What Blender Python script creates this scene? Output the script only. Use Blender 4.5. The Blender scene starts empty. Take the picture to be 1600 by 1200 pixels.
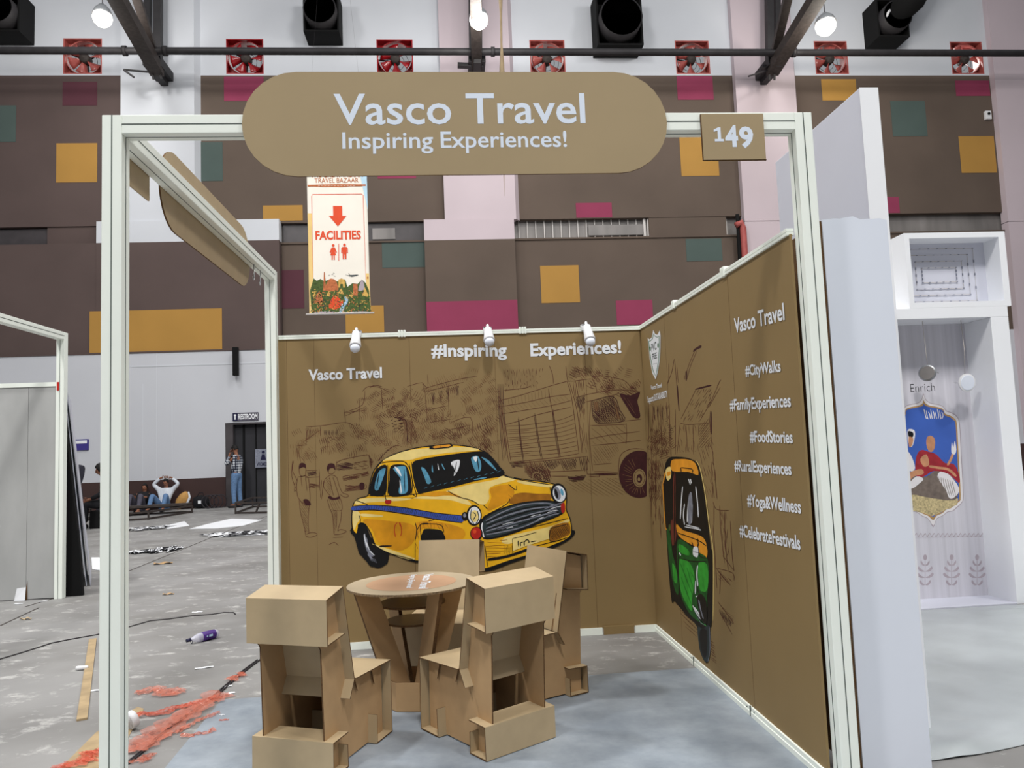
import bpy, bmesh, math, random
from mathutils import Vector, Matrix
from mathutils.geometry import tessellate_polygon

random.seed(7)
SC = bpy.context.scene
COL = SC.collection

# ---------------------------------------------------------------- camera, world, lights, exposure
CAM_LOC = Vector((1.3835, -3.3026, 1.546))
CR = Vector((0.9961532583611251, -0.0780931996372458, -0.03975095001293649))
CU = Vector((0.03300276900490682, -0.0858787184575954, 0.9957588377484228))
CF = Vector((0.08117575435142235, 0.9932403021859807, 0.08297107338692926))
FPX = 1183.8
cam_data = bpy.data.cameras.new('camera')
cam = bpy.data.objects.new('camera', cam_data)
COL.objects.link(cam)
cam.matrix_world = Matrix(((CR.x, CU.x, -CF.x, CAM_LOC.x), (CR.y, CU.y, -CF.y, CAM_LOC.y),
                           (CR.z, CU.z, -CF.z, CAM_LOC.z), (0, 0, 0, 1)))
cam_data.sensor_fit = 'HORIZONTAL'
cam_data.sensor_width = 36.0
cam_data.lens = 36.0 * FPX / 1600.0
cam_data.clip_end = 300
SC.camera = cam

SC.view_settings.view_transform = 'Standard'
SC.view_settings.look = 'None'
SC.view_settings.gamma = 1.0
SC.view_settings.exposure = 0.0
SC.view_settings.use_curve_mapping = False

world = bpy.data.worlds.new('hall_daylight')
SC.world = world
world.use_nodes = True
wn = world.node_tree.nodes
wn['Background'].inputs['Strength'].default_value = 0.50
_g = wn.new('ShaderNodeTexCoord')
_s = wn.new('ShaderNodeSeparateXYZ')
_r = wn.new('ShaderNodeValToRGB')
_r.color_ramp.elements[0].position = 0.0
_r.color_ramp.elements[0].color = (0.16, 0.165, 0.175, 1)
_r.color_ramp.elements[1].position = 0.75
_r.color_ramp.elements[1].color = (0.93, 0.96, 1.0, 1)
_e = _r.color_ramp.elements.new(0.28)
_e.color = (0.40, 0.415, 0.44, 1)
world.node_tree.links.new(_g.outputs['Generated'], _s.inputs[0])
world.node_tree.links.new(_s.outputs['Z'], _r.inputs['Fac'])
world.node_tree.links.new(_r.outputs['Color'], wn['Background'].inputs['Color'])


def area_light(name, loc, target, size, power, color=(1.0, 0.98, 0.95)):
    d = bpy.data.lights.new(name, 'AREA')
    d.shape = 'DISK'
    d.size = size
    d.energy = power
    d.color = color
    o = bpy.data.objects.new(name, d)
    COL.objects.link(o)
    o.location = loc
    o.rotation_euler = (Vector(target) - Vector(loc)).to_track_quat('-Z', 'Y').to_euler()
    return o


# the hall's rows of overhead lamps
for (lx, ly, ty, e) in ((-7, -7, -3, 1150), (2.5, -9, -3, 1500), (11, -7, -3, 950), (-7, 3, 3, 1450), (5.5, 5.0, 6, 380), (13, 6, 8, 550),
                        (-8, 12, 18, 480), (2.5, 12, 18, 480), (13, 12, 18, 480)):
    area_light('hall_lamp_light', (lx, ly, 17.0), (lx, ty, 8), 1.8, e)


def ray(px, py):
    return CF + CR * ((px - 800) / FPX) - CU * ((py - 600) / FPX)


def at(px, py, X=None, Y=None, Z=None):
    d = ray(px, py)
    if X is not None:
        t = (X - CAM_LOC.x) / d.x
    elif Y is not None:
        t = (Y - CAM_LOC.y) / d.y
    else:
        t = (Z - CAM_LOC.z) / d.z
    return CAM_LOC + d * t


# ---------------------------------------------------------------- materials (sRGB 0-255 in, albedo out)
def lin(c):
    c = c / 255.0
    return c / 12.92 if c <= 0.04045 else ((c + 0.055) / 1.055) ** 2.4


def rgb(*c):
    return tuple(lin(v) for v in c) + (1,)


def mat(name, col, rough=0.6, amt=0.06, scale=6.0, metal=0.0, bump=0.0, bump_scale=60, spec=0.3, stretch=(1, 1, 1)):
    m = bpy.data.materials.new(name)
    m.use_nodes = True
    nt = m.node_tree
    b = nt.nodes['Principled BSDF']
    b.inputs['Roughness'].default_value = rough
    b.inputs['Metallic'].default_value = metal
    b.inputs['Specular IOR Level'].default_value = spec
    tc = nt.nodes.new('ShaderNodeTexCoord')
    mp = nt.nodes.new('ShaderNodeMapping')
    mp.inputs['Scale'].default_value = stretch
    nt.links.new(tc.outputs['Object'], mp.inputs['Vector'])
    nz = nt.nodes.new('ShaderNodeTexNoise')
    nz.inputs['Scale'].default_value = scale
    nz.inputs['Detail'].default_value = 5
    nt.links.new(mp.outputs['Vector'], nz.inputs['Vector'])
    r = nt.nodes.new('ShaderNodeValToRGB')
    c = rgb(*col)
    r.color_ramp.elements[0].position = 0.3
    r.color_ramp.elements[1].position = 0.7
    r.color_ramp.elements[0].color = tuple(v * (1 - amt) for v in c[:3]) + (1,)
    r.color_ramp.elements[1].color = tuple(min(1, v * (1 + amt)) for v in c[:3]) + (1,)
    nt.links.new(nz.outputs['Fac'], r.inputs['Fac'])
    nt.links.new(r.outputs['Color'], b.inputs['Base Color'])
    if bump:
        n2 = nt.nodes.new('ShaderNodeTexNoise')
        n2.inputs['Scale'].default_value = bump_scale
        n2.inputs['Detail'].default_value = 6
        nt.links.new(mp.outputs['Vector'], n2.inputs['Vector'])
        bp = nt.nodes.new('ShaderNodeBump')
        bp.inputs['Strength'].default_value = bump
        bp.inputs['Distance'].default_value = 0.01
        nt.links.new(n2.outputs['Fac'], bp.inputs['Height'])
        nt.links.new(bp.outputs['Normal'], b.inputs['Normal'])
    return m


def emit(name, col, strength):
    m = mat(name, col)
    b = m.node_tree.nodes['Principled BSDF']
    b.inputs['Emission Color'].default_value = rgb(*col)
    b.inputs['Emission Strength'].default_value = strength
    return m


def glass_mat(name, col, alpha=0.4, rough=0.15):
    m = mat(name, col, rough=rough, amt=0.12, scale=14, spec=0.6)
    b = m.node_tree.nodes['Principled BSDF']
    b.inputs['Alpha'].default_value = alpha
    return m


M = {}
M['frame'] = mat('powder_coated_frame', (246, 252, 244), 0.45, 0.02, 3)
M['groove'] = mat('dark_groove', (90, 98, 94), 0.8)
M['print'] = mat('kraft_print', (142, 119, 80), 0.62, 0.035, 2.5)
M['kraft'] = mat('kraft_board', (182, 161, 127), 0.5, 0.05, 9, bump=0.03, bump_scale=25, spec=0.55)
M['kraft_in'] = mat('kraft_board_inner', (184, 151, 111), 0.78, 0.06, 9)
M['edge'] = mat('corrugated_edge', (98, 72, 46), 0.9, 0.35, 120)
M['sign'] = mat('kraft_sign_print', (164, 145, 112), 0.6, 0.03, 3)
M['white_print'] = mat('white_vinyl_print', (236, 240, 246), 0.5, 0.02, 3)
M['blue_white'] = mat('cool_white_vinyl', (222, 232, 246), 0.5, 0.02, 3)
M['ink'] = mat('maroon_ink', (90, 50, 37), 0.7, 0.25, 30)
M['ink_light'] = mat('brown_ink', (122, 90, 58), 0.7, 0.2, 30)
M['maroon'] = mat('dark_maroon_ink', (62, 26, 28), 0.7, 0.2, 30)
M['black'] = mat('black_ink', (16, 16, 18), 0.55, 0.2, 20)
M['yellow'] = mat('taxi_yellow', (240, 182, 28), 0.6, 0.16, 5)
M['amber'] = mat('taxi_amber', (218, 150, 24), 0.6, 0.16, 9)
M['cream'] = mat('cream_paint', (242, 218, 138), 0.6, 0.12, 8)
M['orange_brown'] = mat('orange_brown_paint', (160, 104, 26), 0.6, 0.2, 14)
M['stripe_blue'] = mat('stripe_blue', (56, 80, 168), 0.6, 0.25, 18)
M['sky_blue'] = mat('window_blue', (92, 158, 190), 0.6, 0.25, 18)
M['chrome_grey'] = mat('grille_grey', (128, 132, 146), 0.5, 0.3, 22)
M['red'] = mat('lamp_red', (190, 40, 32), 0.5, 0.15, 12)
M['auto_green'] = mat('auto_green', (52, 160, 52), 0.6, 0.28, 10)
M['auto_dark_green'] = mat('auto_dark_green', (28, 88, 36), 0.6, 0.3, 14)
M['auto_orange'] = mat('auto_orange', (232, 156, 44), 0.6, 0.12, 8)
M['auto_maroon'] = mat('auto_maroon', (110, 50, 40), 0.6, 0.12, 8)
M['logo_green'] = mat('logo_green', (46, 104, 62), 0.6, 0.1, 8)
M['logo_dark'] = mat('logo_dark', (44, 56, 60), 0.6, 0.1, 8)
M['plastic_white'] = mat('white_plastic', (228, 228, 230), 0.35, 0.02, 4)
M['metal'] = mat('galvanised_metal', (176, 178, 180), 0.3, 0.05, 20, metal=0.9)
M['steel_dark'] = mat('dark_steel', (44, 42, 44), 0.55, 0.25, 3)
M['steel_rust'] = mat('rusty_steel', (62, 55, 52), 0.7, 0.3, 9)
M['white_board'] = mat('white_laminate', (228, 234, 246), 0.35, 0.015, 2)
M['white_board2'] = mat('white_laminate_panel', (212, 214, 226), 0.45, 0.02, 2)
M['white_gloss'] = mat('white_gloss', (246, 248, 252), 0.3, 0.01, 2)
M['grey_panel'] = mat('dusty_grey_panel', (176, 177, 176), 0.6, 0.14, 2.2, stretch=(1, 1, 0.4))
M['black_matte'] = mat('black_matte', (10, 10, 11), 0.9)
M['dark_door'] = mat('dark_doorway', (48, 48, 52), 0.5, 0.1, 3)
M['red_fan'] = mat('red_enamel', (150, 20, 28), 0.25, 0.15, 6, spec=0.6)
M['pink_fan'] = mat('faded_pink_enamel', (168, 84, 78), 0.25, 0.2, 6, spec=0.6)  # red enamel with the pinkish daylight on it mixed into the colour
M['denim'] = mat('denim', (96, 126, 164), 0.85, 0.2, 22)
M['dark_cloth'] = mat('dark_cloth', (44, 44, 54), 0.9, 0.2, 12)
M['black_cloth'] = mat('black_cloth', (26, 26, 30), 0.9, 0.2, 12)
M['grey_cloth'] = mat('grey_cloth', (82, 80, 92), 0.9, 0.2, 12)
M['white_cloth'] = mat('pale_cloth', (206, 212, 220), 0.85, 0.1, 12)
M['skin'] = mat('skin', (142, 96, 74), 0.6, 0.08, 12)
M['hair'] = mat('black_hair', (20, 17, 17), 0.7, 0.2, 40)
M['shoe'] = mat('dark_shoe', (36, 34, 36), 0.6, 0.1, 12)
M['bag_tan'] = mat('tan_canvas', (182, 138, 78), 0.8, 0.1, 8)
M['purple'] = mat('purple_label', (74, 40, 124), 0.4, 0.15, 9)
M['navy'] = mat('navy_sign', (62, 54, 130), 0.5, 0.05, 6)
M['cap_blue'] = mat('dark_blue_cap', (32, 32, 62), 0.4)
M['clear'] = glass_mat('clear_plastic', (226, 226, 240), 0.55, 0.1)
M['film'] = glass_mat('orange_plastic_film', (222, 132, 108), 0.40, 0.22)
M['film_dense'] = glass_mat('orange_plastic_film_dense', (216, 100, 74), 0.5, 0.22)
M['paper'] = mat('white_paper', (232, 234, 238), 0.8, 0.03, 6)
M['tape'] = mat('kraft_paper_strip', (168, 146, 112), 0.5, 0.2, 8)
M['wire'] = mat('dark_cable', (48, 44, 48), 0.7)
M['wire_white'] = mat('pale_cable', (196, 190, 186), 0.6)
M['red_pipe'] = mat('red_pipe', (168, 84, 80), 0.5, 0.15, 6)
M['banner_cloth'] = mat('banner_cloth', (246, 240, 228), 0.6, 0.03, 2)
M['banner_gold'] = mat('banner_gold', (236, 202, 130), 0.6, 0.1, 2)
M['banner_red'] = mat('banner_red', (226, 78, 40), 0.6, 0.05, 6)
M['banner_blue'] = mat('banner_pale_blue', (188, 220, 238), 0.6, 0.05, 6)
M['leaf'] = mat('leaf_green_print', (74, 92, 44), 0.7, 0.35, 30)
M['terracotta'] = mat('terracotta_print', (186, 108, 66), 0.7, 0.3, 26)
M['ochre'] = mat('ochre_print', (214, 172, 90), 0.7, 0.25, 26)
M['water'] = mat('water_blue_print', (150, 186, 214), 0.7, 0.2, 26)
M['lamp_glow'] = emit('lamp_glow', (255, 250, 240), 9.0)


# ---------------------------------------------------------------- mesh helpers
class MB:
    def __init__(self):
        self.v, self.f, self.m = [], [], []

    def add(self, vs, fs, mi=0):
        o = len(self.v)
        self.v += [Vector(p) for p in vs]
        for f in fs:
            self.f.append([i + o for i in f])
            self.m.append(mi)

    def box(self, a, b, mi=0):
        x0, y0, z0 = a
        x1, y1, z1 = b
        self.add([(x0, y0, z0), (x1, y0, z0), (x1, y1, z0), (x0, y1, z0), (x0, y0, z1), (x1, y0, z1), (x1, y1, z1), (x0, y1, z1)],
                 [(0, 3, 2, 1), (4, 5, 6, 7), (0, 1, 5, 4), (1, 2, 6, 5), (2, 3, 7, 6), (3, 0, 4, 7)], mi)

    def bar(self, p, q, w, h=None, mi=0, up=(0, 0, 1)):
        p, q = Vector(p), Vector(q)
        h = h or w
        d = (q - p).normalized()
        u = Vector(up)
        if abs(d.dot(u)) > 0.95:
            u = Vector((0, 1, 0))
        s = d.cross(u).normalized()
        u = s.cross(d).normalized()
        vs = []
        for c in (p, q):
            for (i, j) in ((-1, -1), (1, -1), (1, 1), (-1, 1)):
                vs.append(c + s * (i * w / 2) + u * (j * h / 2))
        self.add(vs, [(0, 3, 2, 1), (4, 5, 6, 7), (0, 1, 5, 4), (1, 2, 6, 5), (2, 3, 7, 6), (3, 0, 4, 7)], mi)

    def tube(self, pts, r, n=8, mi=0, cap=True):
        pts = [Vector(p) for p in pts]
        rs = r if isinstance(r, (list, tuple)) else [r] * len(pts)
        ref = None
        rings = []
        for i, p in enumerate(pts):
            d = (pts[min(i + 1, len(pts) - 1)] - pts[max(i - 1, 0)]).normalized()
            if ref is None:
                ref = Vector((0, 0, 1)) if abs(d.z) < 0.9 else Vector((1, 0, 0))
            s = d.cross(ref).normalized()
            ref = s.cross(d).normalized()
            rings.append([p + (s * math.cos(2 * math.pi * k / n) + ref * math.sin(2 * math.pi * k / n)) * rs[i] for k in range(n)])
        vs = [v for rg in rings for v in rg]
        fs = []
        for i in range(len(pts) - 1):
            for k in range(n):
                fs.append((i * n + k, i * n + (k + 1) % n, (i + 1) * n + (k + 1) % n, (i + 1) * n + k))
        if cap:
            fs.append(tuple(range(n))[::-1])
            fs.append(tuple((len(pts) - 1) * n + k for k in range(n)))
        self.add(vs, fs, mi)

    def lathe(self, prof, n=24, origin=(0, 0, 0), axis=(0, 0, 1), mi=0):
        """prof: list of (radius, height along the axis)"""
        a = Vector(axis).normalized()
        s = a.cross(Vector((0, 0, 1)) if abs(a.z) < 0.9 else Vector((1, 0, 0))).normalized()
        t = a.cross(s)
        o = Vector(origin)
        vs = []
        for (r, h) in prof:
            for k in range(n):
                c = 2 * math.pi * k / n
                vs.append(o + a * h + (s * math.cos(c) + t * math.sin(c)) * r)
        fs = []
        for i in range(len(prof) - 1):
            for k in range(n):
                fs.append((i * n + k, i * n + (k + 1) % n, (i + 1) * n + (k + 1) % n, (i + 1) * n + k))
        if prof[0][0] > 1e-6:
            fs.append(tuple(range(n))[::-1])
        if prof[-1][0] > 1e-6:
            fs.append(tuple((len(prof) - 1) * n + k for k in range(n)))
        self.add(vs, fs, mi)

    def prism(self, poly, ax, d0, d1, mi=0, side=None):
        """poly of 2D points; ax 'x','y','z' is the extrusion axis"""
        def P(a, b, d):
            return {'x': (d, a, b), 'y': (a, d, b), 'z': (a, b, d)}[ax]
        n = len(poly)
        vs = [P(a, b, d0) for a, b in poly] + [P(a, b, d1) for a, b in poly]
        tris = tessellate_polygon([[Vector((a, b, 0)) for a, b in poly]])
        self.add(vs, [tuple(t) for t in tris] + [tuple(i + n for i in t) for t in tris], mi)
        o = len(self.v) - 2 * n
        for i in range(n):
            j = (i + 1) % n
            self.f.append([o + i, o + j, o + n + j, o + n + i])
            self.m.append(mi if side is None else side)

    def sheet(self, prof, x0, x1, th, mi=0, edge=1):
        """a folded board: profile in (y, z), extruded along x, with cut edges in their own material"""
        n = len(prof)
        L = []
        for i in range(n):
            a = Vector(prof[max(i - 1, 0)]); b = Vector(prof[i]); c = Vector(prof[min(i + 1, n - 1)])
            d1 = (b - a).normalized() if i > 0 else (c - b).normalized()
            d2 = (c - b).normalized() if i < n - 1 else d1
            n1 = Vector((-d1.y, d1.x)); n2 = Vector((-d2.y, d2.x))
            nn = (n1 + n2)
            nn = nn / max(0.35, nn.length_squared) * 2 if nn.length > 1e-6 else n1
            L.append((b, b + nn * th))
        vs = []
        for x in (x0, x1):
            for (p, q) in L:
                vs.append((x, p.x, p.y)); vs.append((x, q.x, q.y))
        k = 2 * n
        fs, es = [], []
        for i in range(n - 1):
            a, b, c, d = 2 * i, 2 * i + 1, 2 * i + 2, 2 * i + 3
            fs += [(a, c, c + k, a + k), (b, b + k, d + k, d)]
            es += [(a, b, d, c), (a + k, c + k, d + k, b + k)]
        es += [(0, k, k + 1, 1), (2 * n - 2, 2 * n - 1, 2 * n - 1 + k, 2 * n - 2 + k)]
        o = len(self.v)
        self.v += [Vector(p) for p in vs]
        for f in fs:
            self.f.append([i + o for i in f]); self.m.append(mi)
        for f in es:
            self.f.append([i + o for i in f]); self.m.append(edge)

    def build(self, name, mats, parent=None, smooth=False, bevel=0.0, origin=None, fix=True):
        me = bpy.data.meshes.new(name)
        off = Vector((0, 0, 0)) if origin is None else Vector(origin)
        me.from_pydata([tuple(v - off) for v in self.v], [], self.f)
        if not isinstance(mats, (list, tuple)):
            mats = [mats]
        for m_ in mats:
            me.materials.append(M[m_] if isinstance(m_, str) else m_)
        for p, mi in zip(me.polygons, self.m):
            p.material_index = min(mi, len(mats) - 1)
            p.use_smooth = smooth
        if fix:
            bm = bmesh.new()
            bm.from_mesh(me)
            bmesh.ops.recalc_face_normals(bm, faces=bm.faces)
            bm.to_mesh(me)
            bm.free()
        me.update()
        o = bpy.data.objects.new(name, me)
        COL.objects.link(o)
        if parent is not None:
            o.parent = parent
        if origin is not None:
            o.location = off
        if bevel:
            b = o.modifiers.new('bevel', 'BEVEL')
            b.width = bevel
            b.segments = 2
            b.limit_method = 'ANGLE'
        return o


def wpart(mb, name, mats, parent, **kw):
    """a part given in world coordinates under an unrotated thing"""
    p, off = parent, Vector((0, 0, 0))
    while p is not None:
        off += p.location
        p = p.parent
    mb.v = [v - off for v in mb.v]
    return mb.build(name, mats, parent, **kw)


def tag(o, label=None, cat=None, group=None, kind=None):
    if label: o['label'] = label
    if cat: o['category'] = cat
    if group: o['group'] = group
    if kind: o['kind'] = kind
    return o


def thing(name, label, cat, loc=(0, 0, 0), rz=0.0, group=None):
    o = bpy.data.objects.new(name, None)
    o.empty_display_size = 0.1
    COL.objects.link(o)
    o.location = loc
    o.rotation_euler = (0, 0, rz)
    return tag(o, label, cat, group)


def struct(mb, name, mats, label=None, **kw):
    o = mb.build(name, mats, **kw)
    o['kind'] = 'structure'
    if label: o['label'] = label
    return o


def single(mb, name, mats, label, cat, group=None, base=None, **kw):
    """a thing that is one mesh: origin at its base"""
    if base is None:
        xs = [v.x for v in mb.v]; ys = [v.y for v in mb.v]; zs = [v.z for v in mb.v]
        base = ((min(xs) + max(xs)) / 2, (min(ys) + max(ys)) / 2, min(zs))
    return tag(mb.build(name, mats, origin=base, **kw), label, cat, group)


def copy_tree(o, parent=None):
    c = o.copy()
    COL.objects.link(c)
    if parent is not None:
        c.parent = parent
    for ch in list(o.children):
        copy_tree(ch, c)
    return c


_tcache = {}


def text_geo(txt, bold=0.0):
    key = (txt, bold)
    if key not in _tcache:
        cu = bpy.data.curves.new('lettering', 'FONT')
        cu.body = txt
        cu.offset = bold
        cu.resolution_u = 3
        o = bpy.data.objects.new('lettering', cu)
        COL.objects.link(o)
        dg = bpy.context.evaluated_depsgraph_get()
        dg.update()
        me = bpy.data.meshes.new_from_object(o.evaluated_get(dg))
        vs = [(v.co.x, v.co.y) for v in me.vertices]
        fs = [tuple(p.vertices) for p in me.polygons]
        bpy.data.objects.remove(o)
        bpy.data.curves.remove(cu)
        bpy.data.meshes.remove(me)
        _tcache[key] = (vs, fs)
    return _tcache[key]


def text_affine(mb, txt, P0, P1, cap, up=(0, 0, 1), bold=0.02, mi=0, slant=0.0):
    """lettering from P0 to P1 along the baseline, capitals `cap` tall"""
    vs, fs = text_geo(txt, bold)
    x0 = min(v[0] for v in vs); x1 = max(v[0] for v in vs)
    P0, P1, up = Vector(P0), Vector(P1), Vector(up)
    ux = (P1 - P0) / (x1 - x0)
    uy = up * (cap / 0.682)
    mb.add([P0 + ux * (x - x0 + slant * y) + uy * y for x, y in vs], fs, mi)


class Print:
    """flat ink on a wall plane, traced in photo pixels and put onto the true wall plane, layer over layer"""
    def __init__(self, plane, scale=1.0, origin=(0, 0), step=0.00004, base=0.0006):
        self.plane, self.s, self.o, self.k, self.step, self.base = plane, scale, origin, 0, step, base
        self.mb, self.mats, self.last = MB(), [], None

    def frame(self, scale, ox, oy):
        self.s, self.o = scale, (ox, oy)

    def mi(self, m):
        if m not in self.mats:
            self.mats.append(m)
        return self.mats.index(m)

    def P(self, p, off):
        return self.plane(p[0] / self.s + self.o[0], p[1] / self.s + self.o[1], off)

    def poly(self, pts, m, up=True):
        if up or self.last == 'stroke': self.k += 1
        self.last = 'poly'
        off = self.base + self.k * self.step
        tris = tessellate_polygon([[Vector((a, b, 0)) for a, b in pts]])
        self.mb.add([self.P(p, off) for p in pts], [tuple(t) for t in tris], self.mi(m))

    def smooth(self, pts, m, n=4, up=True):
        out, L = [], len(pts)
        for i in range(L):
            p0, p1, p2, p3 = (Vector(pts[(i + j - 1) % L]) for j in range(4))
            for t in range(n):
                u = t / n
                out.append(tuple(0.5 * ((2 * p1) + (p2 - p0) * u + (2 * p0 - 5 * p1 + 4 * p2 - p3) * u * u + (3 * p1 - p0 - 3 * p2 + p3) * u ** 3)))
        self.poly(out, m, up)
        return out

    def ell(self, cx, cy, rx, ry, m, rot=0.0, n=28, up=True):
        c, s = math.cos(rot), math.sin(rot)
        pts = []
        for k in range(n):
            a, b = rx * math.cos(2 * math.pi * k / n), ry * math.sin(2 * math.pi * k / n)
            pts.append((cx + a * c - b * s, cy + a * s + b * c))
        self.poly(pts, m, up)
        return pts

    def stroke(self, pts, w, m, up=False, closed=False):
        """w in traced pixels; ends taper"""
        if up or self.last == 'poly': self.k += 1
        self.last = 'stroke'
        off = self.base + self.k * self.step
        pts = [Vector(p) for p in pts]
        if closed: pts.append(pts[0])
        n = len(pts)
        vs = []
        for i, p in enumerate(pts):
            d = pts[min(i + 1, n - 1)] - pts[max(i - 1, 0)]
            d = d.normalized() if d.length > 1e-9 else Vector((1, 0))
            nn = Vector((-d.y, d.x))
            ww = w * 0.5 * (0.45 if (i in (0, n - 1) and not closed) else 1.0)
            vs += [self.P(p + nn * ww, off), self.P(p - nn * ww, off)]
        self.mb.add(vs, [(2 * i, 2 * i + 1, 2 * i + 3, 2 * i + 2) for i in range(n - 1)], self.mi(m))

    def curve(self, pts, w, m, n=4, up=False):
        L, out = len(pts), []
        for i in range(L - 1):
            p0, p1, p2, p3 = Vector(pts[max(i - 1, 0)]), Vector(pts[i]), Vector(pts[i + 1]), Vector(pts[min(i + 2, L - 1)])
            for t in range(n):
                u = t / n
                out.append(0.5 * ((2 * p1) + (p2 - p0) * u + (2 * p0 - 5 * p1 + 4 * p2 - p3) * u * u + (3 * p1 - p0 - 3 * p2 + p3) * u ** 3))
        out.append(Vector(pts[-1]))
        self.stroke(out, w, m, up)

    def hatch(self, poly, ang, gap, w, m, jit=0.3, broken=0.0, curl=0.0):
        """hatching strokes clipped to a traced polygon"""
        c, s = math.cos(ang), math.sin(ang)
        R = [(x * c + y * s, -x * s + y * c) for x, y in poly]
        v0 = min(p[1] for p in R); v1 = max(p[1] for p in R)
        v = v0 + gap * 0.5
        while v < v1:
            xs = []
            for i in range(len(R)):
                (xa, ya), (xb, yb) = R[i], R[(i + 1) % len(R)]
                if (ya <= v) != (yb <= v):
                    xs.append(xa + (v - ya) / (yb - ya) * (xb - xa))
            xs.sort()
            for a, b in zip(xs[::2], xs[1::2]):
                segs = [(a, b)]
                if broken:
                    segs, t = [], a
                    while t < b:
                        l = broken * random.uniform(0.4, 1.4)
                        segs.append((t, min(b, t + l)))
                        t += l + broken * random.uniform(0.2, 1.2)
                for (p, q) in segs:
                    j1, j2 = random.uniform(-jit, jit) * gap, random.uniform(-jit, jit) * gap
                    mid = ((p + q) / 2, v + curl * random.uniform(-1, 1) * gap)
                    pp = [(p, v + j1), mid, (q, v + j2)]
                    self.stroke([(x * c - y * s, x * s + y * c) for x, y in pp], w * random.uniform(0.6, 1.2), m)
            v += gap * random.uniform(0.75, 1.25)

    def scribble(self, poly, n, l, w, m, ang=0.0, spread=3.0, curl=0.5, tuft=5):
        xs = [p[0] for p in poly]; ys = [p[1] for p in poly]
        k = 0
        tries = 0
        l = l * (1.25 if tuft > 1 else 1)
        n = max(1, n // tuft)
        while k < n and tries < n * 8:
            tries += 1
            x, y = random.uniform(min(xs), max(xs)), random.uniform(min(ys), max(ys))
            ins = False
            for i in range(len(poly)):
                (xa, ya), (xb, yb) = poly[i], poly[(i + 1) % len(poly)]
                if (ya <= y) != (yb <= y) and x < xa + (y - ya) / (yb - ya) * (xb - xa):
                    ins = not ins
            if not ins: continue
            k += 1
            a = ang + random.uniform(-spread, spread)
            ll = l * random.uniform(0.4, 1.3)
            b = a + random.uniform(-curl, curl)
            gap = w * random.uniform(3.4, 5.2)
            for q in range(tuft):
                lq = ll * random.uniform(0.8, 1.15)
                x0, y0 = x - math.sin(a) * gap * q, y + math.cos(a) * gap * q
                p1 = (x0 + math.cos(a) * lq * 0.5, y0 + math.sin(a) * lq * 0.5)
                p2 = (p1[0] + math.cos(b) * lq * 0.5, p1[1] + math.sin(b) * lq * 0.5)
                self.stroke([(x0, y0), p1, p2], w * random.uniform(0.7, 1.25), m)

    def text(self, txt, p0, p1, cap, m, bold=0.02, up=(0, 0, 1)):
        self.k += 1
        off = self.base + self.k * self.step
        P0, P1 = self.P(p0, off), self.P(p1, off)
        h = (self.P((p0[0], p0[1] - cap), off) - P0).length
        text_affine(self.mb, txt, P0, P1, h, up, bold, self.mi(m))

    def build(self, name, parent):
        return wpart(self.mb, name, self.mats, parent, fix=False)

# ================================================================ THE HALL
YW = 22.0          # front face of the wall bases
YB = 22.3          # bay wall


def floor_mat():
    m = mat('dusty_concrete', (144, 143, 142), 0.55, 0.10, 0.9, bump=0.08, bump_scale=9)
    nt = m.node_tree
    b = nt.nodes['Principled BSDF']
    ramp = b.inputs['Base Color'].links[0].from_node
    tc = nt.nodes.new('ShaderNodeTexCoord')
    st = nt.nodes.new('ShaderNodeMapping'); st.inputs['Scale'].default_value = (0.9, 1.3, 1); st.inputs['Rotation'].default_value = (0, 0, 0.5)
    nt.links.new(tc.outputs['Object'], st.inputs['Vector'])
    n1 = nt.nodes.new('ShaderNodeTexNoise'); n1.inputs['Scale'].default_value = 0.9; n1.inputs['Detail'].default_value = 7
    nt.links.new(st.outputs['Vector'], n1.inputs['Vector'])
    r1 = nt.nodes.new('ShaderNodeValToRGB')
    r1.color_ramp.elements[0].position = 0.40; r1.color_ramp.elements[0].color = (0.70, 0.69, 0.67, 1)
    r1.color_ramp.elements[1].position = 0.60; r1.color_ramp.elements[1].color = (1, 1, 1, 1)
    nt.links.new(n1.outputs['Fac'], r1.inputs['Fac'])
    mx = nt.nodes.new('ShaderNodeMix'); mx.data_type = 'RGBA'; mx.blend_type = 'MULTIPLY'
    mx.inputs[0].default_value = 0.8
    nt.links.new(ramp.outputs['Color'], mx.inputs[6]); nt.links.new(r1.outputs['Color'], mx.inputs[7])
    n2 = nt.nodes.new('ShaderNodeTexNoise'); n2.inputs['Scale'].default_value = 4.5; n2.inputs['Detail'].default_value = 9; n2.inputs['Roughness'].default_value = 0.7
    nt.links.new(st.outputs['Vector'], n2.inputs['Vector'])
    r2 = nt.nodes.new('ShaderNodeValToRGB')
    r2.color_ramp.elements[0].position = 0.55; r2.color_ramp.elements[0].color = (0, 0, 0, 1)
    r2.color_ramp.elements[1].position = 0.66; r2.color_ramp.elements[1].color = (0.75, 0.75, 0.75, 1)
    nt.links.new(n2.outputs['Fac'], r2.inputs['Fac'])
    mx2 = nt.nodes.new('ShaderNodeMix'); mx2.data_type = 'RGBA'
    nt.links.new(r2.outputs['Color'], mx2.inputs[0])
    nt.links.new(mx.outputs[2], mx2.inputs[6]); mx2.inputs[7].default_value = rgb(196, 195, 192)
    nt.links.new(mx2.outputs[2], b.inputs['Base Color'])
    return m


M['floor'] = floor_mat()
mb = MB()
mb.box((-45, -14, -0.2), (45, YB + 3.5, 0))
struct(mb, 'floor', 'floor')

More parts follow.
